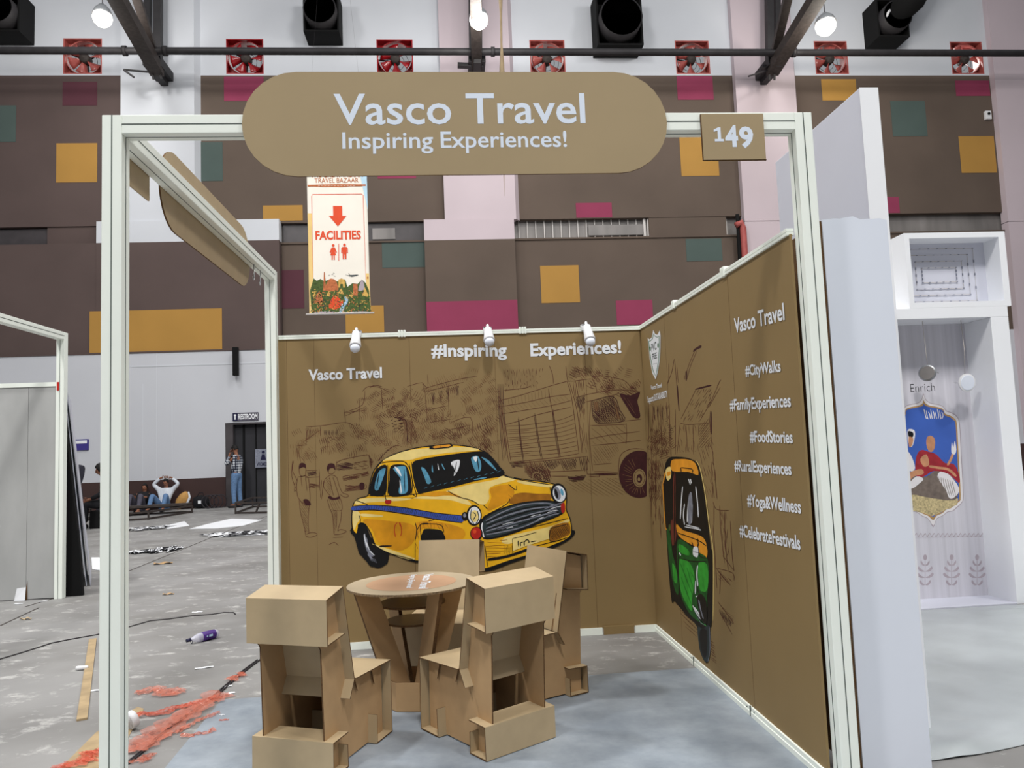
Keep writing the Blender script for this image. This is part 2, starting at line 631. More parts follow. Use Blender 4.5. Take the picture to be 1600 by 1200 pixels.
M['mat_floor'] = mat('booth_vinyl', (144, 152, 161), 0.45, 0.26, 1.1, bump=0.06, bump_scale=12)
_nt = M['mat_floor'].node_tree
_b = _nt.nodes['Principled BSDF']
_ramp = _b.inputs['Base Color'].links[0].from_node
_tc = _nt.nodes.new('ShaderNodeTexCoord')
_n = _nt.nodes.new('ShaderNodeTexNoise'); _n.inputs['Scale'].default_value = 3.2; _n.inputs['Detail'].default_value = 8; _n.inputs['Roughness'].default_value = 0.65
_nt.links.new(_tc.outputs['Object'], _n.inputs['Vector'])
_q = _nt.nodes.new('ShaderNodeValToRGB')
_q.color_ramp.elements[0].position = 0.36; _q.color_ramp.elements[0].color = (0.74, 0.77, 0.80, 1)
_q.color_ramp.elements[1].position = 0.66; _q.color_ramp.elements[1].color = (1.16, 1.16, 1.15, 1)
_nt.links.new(_n.outputs['Fac'], _q.inputs['Fac'])
_m = _nt.nodes.new('ShaderNodeMix'); _m.data_type = 'RGBA'; _m.blend_type = 'MULTIPLY'; _m.inputs[0].default_value = 0.9
_nt.links.new(_ramp.outputs['Color'], _m.inputs[6]); _nt.links.new(_q.outputs['Color'], _m.inputs[7])
_nt.links.new(_m.outputs[2], _b.inputs['Base Color'])
mb = MB()
pc = at(1000, 1050, Z=0)
mb.prism([(-0.02, -2.2), (3.02, -2.2), (3.02, pc.y), (-0.15, pc.y - 0.02)], 'z', 0.0005, 0.003)
single(mb, 'floor_covering', 'mat_floor', 'blue-grey vinyl sheet covering the floor of the kraft coloured booth', 'floor covering')

# floor joints
mb = MB()
for a, b in (((40, 948), (108, 928)), ((200, 893), (350, 832)), ((350, 832), (418, 806)), ((0, 978), (60, 950))):
    p, q = at(*a, Z=0), at(*b, Z=0)
    mb.bar(p + Vector((0, 0, 0.001)), q + Vector((0, 0, 0.001)), 0.02, 0.003)
struct(mb, 'trim_1', 'steel_rust')

# ---- back wall of the hall
M['wall_white'] = mat('white_emulsion', (205, 208, 214), 0.85, 0.04, 0.35)
M['wall_white_warm'] = mat('warm_white_emulsion', (204, 200, 197), 0.85, 0.05, 0.35)
M['wall_low'] = mat('white_lower_wall', (198, 200, 206), 0.8, 0.03, 0.5)
M['wall_pink'] = mat('pinkish_white_pilaster', (196, 182, 188), 0.85, 0.05, 0.35)  # pink cast of the mixed coloured hall light painted into the white
M['wall_brown'] = mat('brown_wall_paint', (94, 81, 72), 0.8, 0.10, 0.5)
M['wall_brown_dark'] = mat('dark_brown_wall_paint', (88, 74, 71), 0.8, 0.10, 0.5)
M['skirting'] = mat('maroon_brown_dado', (66, 48, 46), 0.7, 0.1, 0.8)
M['p_orange'] = mat('ochre_wall_paint', (172, 130, 64), 0.8, 0.05, 0.8)
M['p_green'] = mat('green_wall_paint', (76, 90, 86), 0.8, 0.06, 0.8)
M['p_magenta'] = mat('magenta_wall_paint', (140, 56, 84), 0.8, 0.08, 0.8)
M['p_plum'] = mat('plum_wall_paint', (84, 46, 56), 0.8, 0.08, 0.8)
M['louvre'] = mat('grey_louvre_glass', (128, 124, 122), 0.4, 0.3, 1.4, stretch=(1, 1, 0.2))
M['louvre_dark'] = mat('dark_louvre_glass', (72, 68, 70), 0.4, 0.3, 1.4)


def zz(y, x=710, Y=YW):
    return at(x, y, Y=Y).z


def xx(x, y=400, Y=YW):
    return at(x, y, Y=Y).x


Z_SK = 0.95
Z_BR = at(300, 549.5, Y=YW).z
Z_G0 = at(1000, 370, Y=YB).z
Z_G1 = at(1000, 340, Y=YB).z
Z_WH = at(1010, 118, Y=YB).z
Z_TOP = 24.0
fan_px = [(129, 88), (382.5, 88), (617, 88), (855.5, 88), (1082, 89), (1299, 91), (1511, 91)]
FANS = [at(x, y, Y=YB) for x, y in fan_px]
fz = sum(f.z for f in FANS) / len(FANS)
FH = 29 * (YB - CAM_LOC.y) / FPX
fans_x = [f.x for f in FANS]
x_all0, x_all1 = -34.0, 34.0
mb = MB()
names = ['wall_brown', 'wall_white', 'wall_low', 'skirting', 'wall_brown_dark']
x_dl, x_dr = xx(352, 700), xx(421, 700)
D_T = at(385, 660, Y=YW).z
mb.box((x_all0, YB, 0), (-12.5, YB + 0.3, Z_SK), 3)
mb.box((xx(806) + 0.0, YB, 0), (x_all1, YB + 0.3, Z_SK), 3)
mb.box((xx(437), YB, 0), (xx(806), YB + 0.3, Z_SK), 3)
mb.box((x_all0, YB, Z_SK), (-12.5, YB + 0.3, Z_BR), 2)
mb.box((xx(437), YB, Z_SK), (x_all1, YB + 0.3, Z_BR), 2)
mb.box((x_all0, YB, Z_BR), (xx(205), YB + 0.3, Z_G0), 4)
mb.box((xx(437), YB, Z_BR), (x_all1, YB + 0.3, Z_G0), 0)
mb.box((x_all0, YB, Z_G1), (xx(250), YB + 0.3, Z_WH), 4)
mb.box((xx(250), YB, Z_G1), (x_all1, YB + 0.3, Z_WH), 0)
mb.box((x_all0, YB, Z_WH), (x_all1, YB + 0.3, fz - FH), 1)
edges = [x_all0] + [v for f in fans_x for v in (f - FH, f + FH)] + [x_all1]
for a, b in zip(edges[::2], edges[1::2]):
    mb.box((a, YB, fz - FH), (b, YB + 0.3, fz + FH), 1)
mb.box((x_all0, YB, fz + FH), (x_all1, YB + 0.3, Z_TOP), 1)
struct(mb, 'wall_back', names)

# the recessed strip of louvred glass between the two brown bands
mb = MB()
mb.box((x_all0, YB + 0.25, Z_G0), (x_all1, YB + 0.35, Z_G1), 0)
gl0, gl1 = xx(806, 355), xx(1150, 355)
for i in range(26):
    x = gl0 + (gl1 - gl0) * (i + 0.5) / 26
    mb.box((x - 0.015, YB + 0.18, Z_G0), (x + 0.015, YB + 0.25, Z_G1), 1)
mb.box((gl0, YB + 0.16, Z_G0), (gl1, YB + 0.25, Z_G0 + 0.06), 1)
mb.box((gl0 + 2.6, YB + 0.14, Z_G0 + 0.12), (gl0 + 4.6, YB + 0.2, Z_G1 - 0.2), 0)
for px in (665, 700, 1012, 1018):
    x = xx(px, 355)
    mb.box((x - 0.04, YB + 0.1, Z_G0), (x + 0.04, YB + 0.25, Z_G1), 1)
struct(mb, 'window_1', ['louvre', 'wall_white_warm'])
mb = MB()
mb.box((xx(65, 360), YB + 0.05, Z_G0), (xx(156, 360), YB + 0.25, Z_G1))
mb.box((-16, YB + 0.12, Z_G0 + 0.05), (xx(65, 360), YB + 0.25, Z_G1 - 0.05), 1)
mb.box((xx(1018, 350), YB + 0.02, Z_G0), (xx(1140, 350), YB + 0.25, Z_G1), 2)
mb.box((xx(438, 360), YB + 0.15, Z_G0), (xx(665, 360), YB + 0.25, Z_G1), 1)
mb.box((xx(580, 360), YB + 0.10, Z_G0 + 0.1), (xx(616, 360), YB + 0.16, Z_G1 - 0.2), 3)
struct(mb, 'trim_2', ['wall_brown_dark', 'louvre_dark', 'wall_brown', 'louvre'])
# thin pale ledge lines under the upper brown band
mb = MB()
mb.box((x_all0, YB - 0.05, Z_G0 - 0.05), (x_all1, YB + 0.02, Z_G0 + 0.01))
struct(mb, 'trim_3', 'wall_brown')

# painted colour squares, a few millimetres of paint and board on the wall
mb = MB()
PN = ['p_orange', 'p_green', 'p_magenta', 'p_plum', 'wall_brown_dark', 'wall_brown']


def patch(x0, y0, x1, y1, m, Y=YB, t=0.01):
    a, b = at((x0 + x1) / 2, y0, Y=Y), at((x0 + x1) / 2, y1, Y=Y)
    xa, xb = at(x0, (y0 + y1) / 2, Y=Y).x, at(x1, (y0 + y1) / 2, Y=Y).x
    mb.box((xa, Y - t, b.z), (xb, Y + 0.01, a.z), PN.index(m))


for a in ((88, 224, 152, 285, 'p_orange'), (75, 384, 140, 425, 'p_green'), (-30, 512, 8, 555, 'p_magenta'), (-40, 165, 25, 222, 'p_green'),
          (308, 222, 348, 283, 'p_green'), (350, 120, 412, 158, 'p_magenta'), (411, 321, 473, 345, 'p_orange'),
          (440, 422, 475, 482, 'p_plum'), (597, 378, 664, 418, 'p_green'), (540, 478, 600, 520, 'p_orange'), (590, 262, 650, 279, 'p_magenta'),
          (900, 317, 956, 340, 'p_magenta'), (845, 415, 905, 473, 'p_orange'), (1072, 373, 1128, 408, 'p_green'),
          (963, 469, 1020, 507, 'p_magenta'), (1063, 214, 1122, 275, 'p_orange'), (1058, 119, 1114, 156, 'p_magenta'),
          (1284, 124, 1338, 157, 'p_orange'), (1393, 158, 1447, 213, 'p_green'), (1493, 126, 1546, 150, 'p_magenta'),
          (1500, 213, 1555, 270, 'p_orange'), (1378, 308, 1405, 333, 'p_magenta'), (98, 128, 152, 165, 'p_plum')):
    patch(*a)
struct(mb, 'wall_back_colour_squares', PN)

# pilasters: white shaft over a wider base that carries the brown band
pil = [(187, 303, 150, 437, 'wall_white'), (692, 803, 665, 807, 'wall_pink'), (1158, 1252, 1160, 1262, 'wall_pink'), (1568, 1690, 1575, 1700, 'wall_pink'), (-330, -215, -345, -205, 'wall_white')]
for i, (s0, s1, b0, b1, m) in enumerate(pil):
    mb = MB()
    zl = at((b0 + b1) / 2, 344 if i != 1 else 342, Y=YW).z
    x0, x1 = xx(s0, 250), xx(s1, 250)
    mb.box((x0, YW + 0.05, zl - 0.02), (x1, YB + 0.1, Z_TOP), 0)
    mb.prism([(x1, YW + 0.05), (x1 + 0.14, YB), (x1, YB)], 'z', zl, Z_TOP, 0)
    X0, X1 = xx(b0, 440), xx(b1, 440)
    zs = zl - 0.72
    if i < 2 or i > 3:
        mb.box((X0, YW, zs), (X1, YB + 0.1, zl), 0)
        mb.box((X0, YW, Z_BR), (X1, YB + 0.1, zs), 1)
        if i == 0:
            mb.box((-13.4, YW, Z_SK), (x_dl, YB + 0.1, Z_BR), 2)
            mb.box((x_dl, YW, D_T), (x_dr, YB + 0.1, Z_BR), 2)
            mb.box((x_dr, YW, Z_SK), (X1, YB + 0.1, Z_BR), 2)
            mb.box((-13.4, YW, 0), (x_dl, YB + 0.1, Z_SK), 3)
            mb.box((x_dr, YW, 0), (X1, YB + 0.1, Z_SK), 3)
            mb.box((-13.4, YW + 0.02, Z_BR), (X0, YB + 0.1, zs), 1)
        else:
            mb.box((X0, YW, Z_SK), (X1, YB + 0.1, Z_BR), 2)
            mb.box((X0, YW, 0), (X1, YB + 0.1, Z_SK), 3)
        if i == 0:
            a, b = at(250, 484, Y=YW), at(250, 551, Y=YW)
            mb.box((xx(140, 515), YW - 0.01, b.z), (xx(347, 515), YW + 0.02, a.z), 4)
        if i == 1:
            a, b = at(738, 470, Y=YW), at(738, 520, Y=YW)
            mb.box((X0, YW - 0.01, b.z), (X1, YW + 0.02, a.z), 5)
    else:
        mb.box((x0, YW + 0.05, 0), (x1, YB + 0.1, zl), 0)
    # faint board joints
    struct(mb, 'wall_back_pilaster', [m, 'wall_brown_dark' if i == 0 else 'wall_brown', 'wall_low', 'skirting', 'p_orange', 'p_magenta'])

mb = MB()
for px, y0, y1 in ((223, 600, 745), (245, 545, 745), (269, 600, 745)):
    x = xx(px, 680)
    mb.box((x - 0.012, YW - 0.006, at(px, y1, Y=YW).z), (x + 0.012, YW + 0.01, at(px, y0, Y=YW).z))
mb.box((xx(205, 569), YW - 0.012, zz(571, 300)), (xx(437, 569), YW + 0.01, zz(569.5, 300)))
mb.box((-13.4, YW - 0.03, Z_BR - 0.0), (xx(437), YW + 0.01, Z_BR + 0.05), 1)
struct(mb, 'trim_4', ['wall_white', 'wall_brown_dark'])

# doorway of the restroom
door = thing('door_1', 'dark glazed doorway of the restroom in the white hall wall', 'door', ((x_dl + x_dr) / 2, YW + 0.2, 0))
door['kind'] = 'structure'
mb = MB(); mb.box((x_dl, YW + 0.25, 0), (x_dr, YW + 0.34, D_T)); mb.box((x_dl, YW + 0.3, 0), (x_dr, YW + 0.4, D_T))
wpart(mb, 'door_panel', 'dark_door', door)
mb = MB(); mb.box((x_dl, YW + 0.02, 0), (x_dl + 0.24, YW + 0.24, D_T)); mb.box((x_dl + 0.24, YW + 0.02, D_T - 0.06), (x_dr, YW + 0.24, D_T))
wpart(mb, 'door_frame', 'louvre_dark', door)
mb = MB()
mb.bar((x_dl + 0.30, YW + 0.2, 1.0), (x_dl + 0.30, YW + 0.2, 1.22), 0.04); wpart(mb, 'door_handle', 'metal', door)
for (x0, x1) in ((x_dl + 0.5, x_dl + 0.56), (x_dl + 0.9, x_dl + 0.93)):
    mb = MB(); mb.box((x0, YW + 0.21, 0.05), (x1, YW + 0.26, D_T - 0.06)); wpart(mb, 'door_stile', 'black_matte', door)

# signs on the hall wall
t = thing('restroom_sign', 'small black and white RESTROOM sign above the dark doorway', 'sign', (at(384, 651, Y=YW - 0.03)))
A, B = at(364, 645.5, Y=YW), at(404, 656.5, Y=YW)
mb = MB(); mb.box((A.x, YW - 0.05, B.z), (A.x + 0.16, YW - 0.003, A.z)); wpart(mb, 'pictogram_plate', 'cap_blue', t)
mb = MB(); c = Vector((A.x + 0.08, YW - 0.054, (A.z + B.z) / 2))
mb.lathe([(0, 0), (0.035, 0), (0.035, 0.003), (0, 0.003)], 12, c + Vector((0, 0, 0.05)), (0, -1, 0)); mb.box((c.x - 0.02, c.y - 0.002, c.z - 0.09), (c.x + 0.02, c.y + 0.002, c.z + 0.03))
wpart(mb, 'pictogram', 'paper', t)
mb = MB(); mb.box((A.x + 0.16, YW - 0.05, B.z), (B.x, YW - 0.003, A.z)); wpart(mb, 'plate', 'grey_cloth', t)
mb = MB(); text_affine(mb, 'RESTROOM', (A.x + 0.18, YW - 0.053, B.z + 0.05), (B.x - 0.02, YW - 0.053, B.z + 0.05), (A.z - B.z) * 0.62, bold=0.03)
wpart(mb, 'lettering', 'paper', t, fix=False)

t = thing('door_sign', 'grey WOMEN sign with a figure, hanging in the dark doorway', 'sign', at(411, 716, Y=YW + 0.2))
A, B = at(399, 702, Y=YW + 0.2), at(421, 730, Y=YW + 0.2)
mb = MB(); mb.box((A.x, YW + 0.16, B.z), (B.x, YW + 0.2, A.z)); wpart(mb, 'plate', 'chrome_grey', t)
mb = MB(); text_affine(mb, 'WOMEN', (A.x + 0.05, YW + 0.155, B.z + 0.05), (B.x - 0.03, YW + 0.155, B.z + 0.05), 0.12, bold=0.02)
wpart(mb, 'lettering', 'cap_blue', t, fix=False)
mb = MB(); cx = (A.x + B.x) / 2 + 0.04
mb.lathe([(0, 0), (0.05, 0), (0.05, 0.004), (0, 0.004)], 14, (cx, YW + 0.158, A.z - 0.1), (0, -1, 0))
mb.prism([(cx - 0.04, A.z - 0.17), (cx + 0.04, A.z - 0.17), (cx + 0.09, A.z - 0.36), (cx - 0.09, A.z - 0.36)], 'y', YW + 0.154, YW + 0.158)
wpart(mb, 'pictogram', 'cap_blue', t)

t = thing('notice_board', 'small purple notice with a white stripe on the hall wall at left', 'sign', at(127, 695, Y=YW - 0.02))
A, B = at(112, 687, Y=YW - 0.04), at(138, 703, Y=YW - 0.04)
mb = MB(); mb.box((A.x, YW - 0.045, B.z), (B.x, YW - 0.004, A.z)); wpart(mb, 'plate', 'navy', t)
mb = MB(); mb.box((A.x + 0.03, YW - 0.05, B.z + 0.21), (B.x - 0.04, YW - 0.045, A.z - 0.04)); wpart(mb, 'stripe', 'paper', t)

mb = MB(); A, B = at(364, 543, Y=YW - 0.2), at(373, 587, Y=YW - 0.2)
mb.box((A.x, YW - 0.3, B.z), (A.x + 0.17, YW - 0.12, A.z)); mb.box((A.x + 0.02, YW - 0.12, A.z - 0.3), (A.x + 0.12, YW, A.z - 0.1))
single(mb, 'wall_speaker', 'black_matte', 'slim black column speaker on the white wall above the restroom door', 'speaker', bevel=0.01)

t = thing('wall_detector', 'small white box with a black lens on the brown wall at far right', 'detector', at(1542, 180, Y=YB - 0.02))
A, B = at(1538, 174, Y=YB - 0.05), at(1548, 187, Y=YB - 0.05)
mb = MB(); mb.box((A.x, YB - 0.12, B.z), (B.x, YB - 0.0, A.z)); wpart(mb, 'housing', 'plastic_white', t, bevel=0.01)
mb = MB(); mb.lathe([(0.05, 0), (0.05, 0.03), (0, 0.04)], 14, ((A.x + B.x) / 2, YB - 0.12, (A.z + B.z) / 2 + 0.04), (0, -1, 0)); wpart(mb, 'lens', 'black_matte', t)

# red pipe at the pilaster
mb = MB()
mb.tube([at(1150, 352, Y=YW - 0.1), at(1158, 348, Y=YW - 0.1), at(1161, 356, Y=YW - 0.1), at(1166, 430, Y=YW - 0.1), at(1172, 560, Y=YW - 0.1)], 0.11, 10)
single(mb, 'wall_pipe', 'red_pipe', 'faded red vertical pipe running down beside the right pilaster', 'pipe', smooth=True)
mb = MB()
mb.tube([at(1152, 335, Y=YW + 0.0), at(1153, 350, Y=YW - 0.0), at(1157, 420, Y=YW), at(1166, 560, Y=YW)], 0.07, 8)
single(mb, 'wall_conduit', 'black_matte', 'thin black conduit just left of the red wall pipe', 'pipe', smooth=True)

# ---- exhaust fans in their square openings
fan_label = ['faded pink exhaust fan above the far left brown wall, left of the left roof truss', 'deep red exhaust fan above the left end of the oval booth sign',
             'deep red exhaust fan with grey hub above the word Vasco', 'pink exhaust fan above the word Travel, left of the large black duct',
             'pink exhaust fan above the magenta square, left of the right roof truss', 'brownish exhaust fan just below the warm lamp at right',
             'brightest exhaust fan, blown out with daylight, at the far right']


def make_fan(i):
    c = Vector((fans_x[i], YB, fz))
    t = thing('exhaust_fan', fan_label[i], 'exhaust fan', (c.x, c.y, c.z - FH), 0, 'exhaust fans along the top of the hall wall')
    red = 'red_fan' if i in (1, 2) else 'pink_fan'
    mb = MB()
    for (a, b) in (((-FH, 0, -FH), (FH, 0.5, -FH + 0.04)), ((-FH, 0, FH - 0.04), (FH, 0.5, FH)), ((-FH, 0, -FH + 0.04), (-FH + 0.04, 0.5, FH - 0.04)), ((FH - 0.04, 0, -FH + 0.04), (FH, 0.5, FH - 0.04))):
        mb.box(c + Vector(a), c + Vector(b))
    wpart(mb, 'frame', red, t)
    mb = MB()
    n, R = 40, FH * 0.93
    prof = [(R, 0.30), (R, 0.12), (R * 1.04, 0.10), (R * 1.04, 0.30), (R, 0.30)]
    mb.lathe(prof, n, c, (0, 1, 0))
    mb.f = mb.f[:-2] if len(mb.f[-1]) > 4 else mb.f
    mb.m = mb.m[:len(mb.f)]
    # plate around the ring
    pts = [(math.cos(2 * math.pi * k / n), math.sin(2 * math.pi * k / n)) for k in range(n)]
    vs = []
    for (cx, cz) in pts:
        s = min(1 / max(abs(cx), 1e-6), 1 / max(abs(cz), 1e-6)) * (FH - 0.04)
        vs += [c + Vector((cx * R, 0.3, cz * R)), c + Vector((cx * s, 0.3, cz * s))]
    mb.add(vs, [(2 * k, 2 * k + 1, (2 * k + 3) % (2 * n), (2 * k + 2) % (2 * n)) for k in range(n)])
    wpart(mb, 'shroud', red, t)
    rot = random.uniform(0, 1)
    for k in range(6):
        mb = MB()
        a0 = rot + k * math.pi / 3
        vs = []
        for j in range(5):
            r = 0.16 + (R * 0.93 - 0.16) * j / 4
            w = 0.24 + 0.13 * j / 4
            for e in (-1, 0, 1):
                a = a0 + e * w
                vs.append(c + Vector((math.cos(a) * r, 0.2 + e * 0.08, math.sin(a) * r)))
        fs = []
        for j in range(4):
            for e in range(2):
                q = j * 3 + e
                fs.append((q, q + 1, q + 4, q + 3))
        mb.add(vs, fs)
        b = wpart(mb, 'blade', red, t, smooth=True)
        s = b.modifiers.new('solid', 'SOLIDIFY'); s.thickness = 0.012
    mb = MB(); mb.lathe([(0.0, -0.02), (0.15, 0.0), (0.17, 0.05), (0.17, 0.3), (0, 0.3)], 20, c + Vector((0, 0.06, 0)), (0, 1, 0)); wpart(mb, 'motor_hub', 'steel_rust', t, smooth=True)
    for a in (rot + 0.3, rot + 0.3 + 2.094, rot + 0.3 + 4.189):
        mb = MB(); mb.bar(c + Vector((math.cos(a) * 0.15, 0.36, math.sin(a) * 0.15)), c + Vector((math.cos(a) * R, 0.36, math.sin(a) * R)), 0.05, 0.03); wpart(mb, 'motor_strut', 'steel_dark', t)
    # wire guard behind the blades
    mb = MB()
    for rr in (0.3, 0.45):
        mb.tube([c + Vector((math.cos(2 * math.pi * k / 24) * rr, 0.42, math.sin(2 * math.pi * k / 24) * rr)) for k in range(25)], 0.008, 5, cap=False)
    wpart(mb, 'wire_guard', 'steel_dark', t)


for i in range(7):
    make_fan(i)
    # daylight outside the opening
    area_light('fan_daylight', (fans_x[i], YB + 1.3, fz + 0.35), (fans_x[i], YB - 1, fz - 0.1), 1.1, 45.0 if i == 6 else 3.5, (1, 0.95, 0.92))

# ---- black duct outlets near the top of the frame
def duct(px0, px1, py1, label, bend=0):
    a, b = at(px0, py1, Y=YB - 0.9), at(px1, py1, Y=YB - 0.9)
    w = b.x - a.x
    t = thing('air_duct', label, 'air duct', ((a.x + b.x) / 2, YB - 0.9, a.z), 0, 'black air ducts high on the hall wall')
    mb = MB()
    mb.box((a.x, YB - 0.9, a.z), (b.x, YB, a.z + 0.06)); mb.box((a.x, YB - 0.9, a.z + w * 1.15), (b.x, YB, a.z + w * 1.15 + 0.06))
    mb.box((a.x, YB - 0.9, a.z + 0.06), (a.x + 0.06, YB, a.z + w * 1.15)); mb.box((b.x - 0.06, YB - 0.9, a.z + 0.06), (b.x, YB, a.z + w * 1.15))
    mb.box((a.x + 0.06, YB - 0.25, a.z + 0.06), (b.x - 0.06, YB - 0.2, a.z + w * 1.15))
    wpart(mb, 'outlet_box', 'black_matte', t)
    c = Vector(((a.x + b.x) / 2, YB - 1.0, a.z + w * 0.55))
    mb = MB(); mb.lathe([(w * 0.46, 0), (w * 0.46, 0.9), (w * 0.43, 0.9), (w * 0.43, 0)], 28, c - Vector((0, 0.2, 0)), (0, 1, 0)); wpart(mb, 'duct_collar', 'steel_dark', t, smooth=True)
    if bend:
        mb = MB(); mb.tube([c + Vector((0, 0.2, 0.1)), c + Vector((0.5, -0.3, 0.5)), c + Vector((1.0, -0.6, 1.4)), c + Vector((1.0, -0.8, 4.5))], w * 0.40, 20); wpart(mb, 'duct_elbow', 'black_matte', t, smooth=True)
        mb = MB(); mb.tube([c + Vector((-0.42, -0.15, -0.1)), c + Vector((-0.36, -0.2, 0.05)), c + Vector((-0.28, -0.2, 0.15))], 0.05, 8); wpart(mb, 'worn_strip', 'plastic_white', t, smooth=True)


duct(-28, 30, 48, 'black square air duct outlet in the top left corner')
duct(474, 530, 49, 'black square air duct outlet above the left half of the oval sign')
duct(934, 1006, 70, 'largest black air duct outlet, above the right half of the oval sign')
duct(1373, 1422, 57, 'black air duct with a bent elbow right of the warm lamp', 1)

# ---- roof steel: service pipe, truss feet
mb = MB()
for i in range(1):
    P = [at(-250, 77, Y=20.6), at(0, 78, Y=20.6), at(400, 78, Y=20.6), at(800, 79, Y=20.6), at(1200, 84, Y=20.6), at(1600, 86, Y=20.6), at(1900, 87, Y=20.6)]
    zb = sum(p.z for p in P[1:-1]) / 5
    mb.tube([Vector((p.x, 20.6, zb)) for p in P], 0.115, 12)
    for px in (195, 258, 745, 1215, 770, 1240):
        x = at(px, 80, Y=20.6).x
        mb.lathe([(0.115, -0.06), (0.16, -0.06), (0.16, 0.06), (0.115, 0.06)], 14, (x, 20.6, zb), (1, 0, 0))
single(mb, 'service_pipe', 'steel_dark', 'long black horizontal pipe crossing in front of the exhaust fans', 'pipe', smooth=True)


def truss(label, foot, chords, posts, zig):
    f0 = at(*foot, Y=21.3)
    t = thing('roof_truss', label, 'roof truss', f0, 0, 'black steel roof trusses')
    mb = MB(); mb.box((f0.x - 0.28, 20.9, f0.z - 0.05), (f0.x + 0.28, YW + 0.06, f0.z + 0.25)); mb.box((f0.x - 0.12, 20.7, f0.z - 0.2), (f0.x + 0.12, YW + 0.06, f0.z))
    wpart(mb, 'foot_plate', 'steel_dark', t)
    for (a, ya, b, yb, w) in chords:
        mb = MB(); p, q = at(*a, Y=ya), at(*b, Y=yb)
        q = p + (q - p) * 1.6
        mb.bar(p, q, w, w * 0.8); wpart(mb, 'chord', 'steel_rust', t)
    for (a, ya, b, yb, w) in posts:
        mb = MB(); mb.bar(at(*a, Y=ya), at(*b, Y=yb), w, w); wpart(mb, 'post', 'steel_dark', t)
    for (a, ya, b, yb, w) in zig:
        mb = MB(); mb.bar(at(*a, Y=ya), at(*b, Y=yb), w, w * 0.6); wpart(mb, 'bracket', 'steel_dark', t)


truss('black roof truss meeting the white pilaster above the left booth post', (244, 108),
      [((246, 112), 21.3, (180, -8), 17.5, 0.42), ((246, 100), 21.3, (212, -8), 18.5, 0.24)],
      [((247, 108), 21.5, (247, -60), 21.5, 0.24), ((230, 60), 21.6, (232, -60), 21.6, 0.2)],
      [((240, 113), 21.2, (193, 109), 20.8, 0.07), ((193, 109), 20.8, (210, 121), 20.9, 0.07), ((238, 112), 21.2, (240, 124), 21.2, 0.07), ((250, 112), 21.2, (252, 123), 21.2, 0.07)])
truss('black roof truss standing behind the middle of the oval sign, beside a bright lamp', (745, 104),
      [((745, 104), 21.3, (743, -8), 18.0, 0.34)], [((738, 104), 21.6, (736, -60), 21.6, 0.2), ((749, 104), 21.6, (748, -60), 21.6, 0.2)],
      [((715, 102), 21.2, (755, 104), 21.2, 0.2)])
truss('black roof truss meeting the pink pilaster above the right booth post', (1206, 108),
      [((1206, 112), 21.3, (1280, -8), 17.5, 0.42), ((1207, 100), 21.3, (1232, -8), 18.5, 0.26)],
      [((1203, 108), 21.5, (1201, -60), 21.5, 0.24), ((1214, 60), 21.6, (1214, -60), 21.6, 0.2)],
      [((1200, 110), 21.2, (1170, 119), 20.9, 0.07), ((1202, 112), 21.2, (1202, 125), 21.2, 0.07), ((1210, 112), 21.2, (1210, 125), 21.2, 0.07), ((1190, 105), 21.2, (1222, 105), 21.2, 0.18)])

# ---- hall lamps that show in the frame
for (px, py, lab, r) in ((160, 28, 'glaring white hall lamp at upper left, beside the left truss', 0.27), (748, 31, 'glaring white hall lamp in front of the middle truss', 0.29), (1290, 40, 'glaring warm hall lamp at upper right, above the brownish fan', 0.32)):
    p = at(px, py, Y=19.0)
    t = thing('hall_lamp', lab, 'lamp', p, 0, 'glaring hall lamps hanging from the roof')
    mb = MB(); mb.lathe([(0.05, 0.42), (0.1, 0.40), (r * 0.8, 0.26), (r * 1.02, 0.12), (r * 1.02, 0.08), (r * 0.7, 0.2), (0.0, 0.25)], 24, p); wpart(mb, 'reflector', 'metal', t, smooth=True)
    mb = MB(); mb.lathe([(0.0, -r), (r * 0.5, -r * 0.87), (r * 0.87, -r * 0.5), (r, 0), (r * 0.9, 0.1), (0.0, 0.14)], 24, p); wpart(mb, 'bulb', 'lamp_glow', t, smooth=True)
    mb = MB(); mb.tube([p + Vector((0, 0, 0.42)), p + Vector((0, 0, 5))], 0.015, 6); wpart(mb, 'suspension_cable', 'wire', t)
    d = bpy.data.lights.new('hall_lamp_light', 'POINT'); d.energy = 260; d.shadow_soft_size = r; d.color = (1, 0.97, 0.92) if px < 1200 else (1, 0.93, 0.82)
    o = bpy.data.objects.new('hall_lamp_light', d); COL.objects.link(o); o.location = p + Vector((0, -0.5, -r - 0.15))

# ================================================================ THE BOOTH
HB, HW, PW, WF, DP = 3.0515, 2.5239, 0.0837, 3.0249, 2.9379


def profile_bar(mb, a, b, groove_axis):
    """aluminium profile: a box in two halves with a recessed dark groove on each visible face"""
    mb.box(a, b, 0)


fr = thing('booth_frame', 'pale green-white aluminium frame of the booth with posts and top beams', 'booth frame', (0, 0, 0))


def post(x0, y0, h, faces):
    mb = MB(); mb.box((x0, y0, 0), (x0 + PW, y0 + PW, h))
    p = wpart(mb, 'post', 'frame', fr, bevel=0.003)
    g = MB(); c = PW / 2; w = 0.0022; e = 0.0012
    if 'f' in faces: g.box((x0 + c - w, y0 - e, 0), (x0 + c + w, y0 + 0.002, h))
    if 'r' in faces: g.box((x0 + PW - 0.002, y0 + c - w, 0), (x0 + PW + e, y0 + c + w, h))
    if 'l' in faces: g.box((x0 - e, y0 + c - w, 0), (x0 + 0.002, y0 + c + w, h))
    off = MB(); off.v, off.f, off.m = g.v, g.f, g.m
    wpart(off, 'groove', 'groove', p)


post(-PW, 0, HB, 'fr')
post(WF, 0, HB, 'fl')
post(-PW, DP - PW, HB, 'fr')


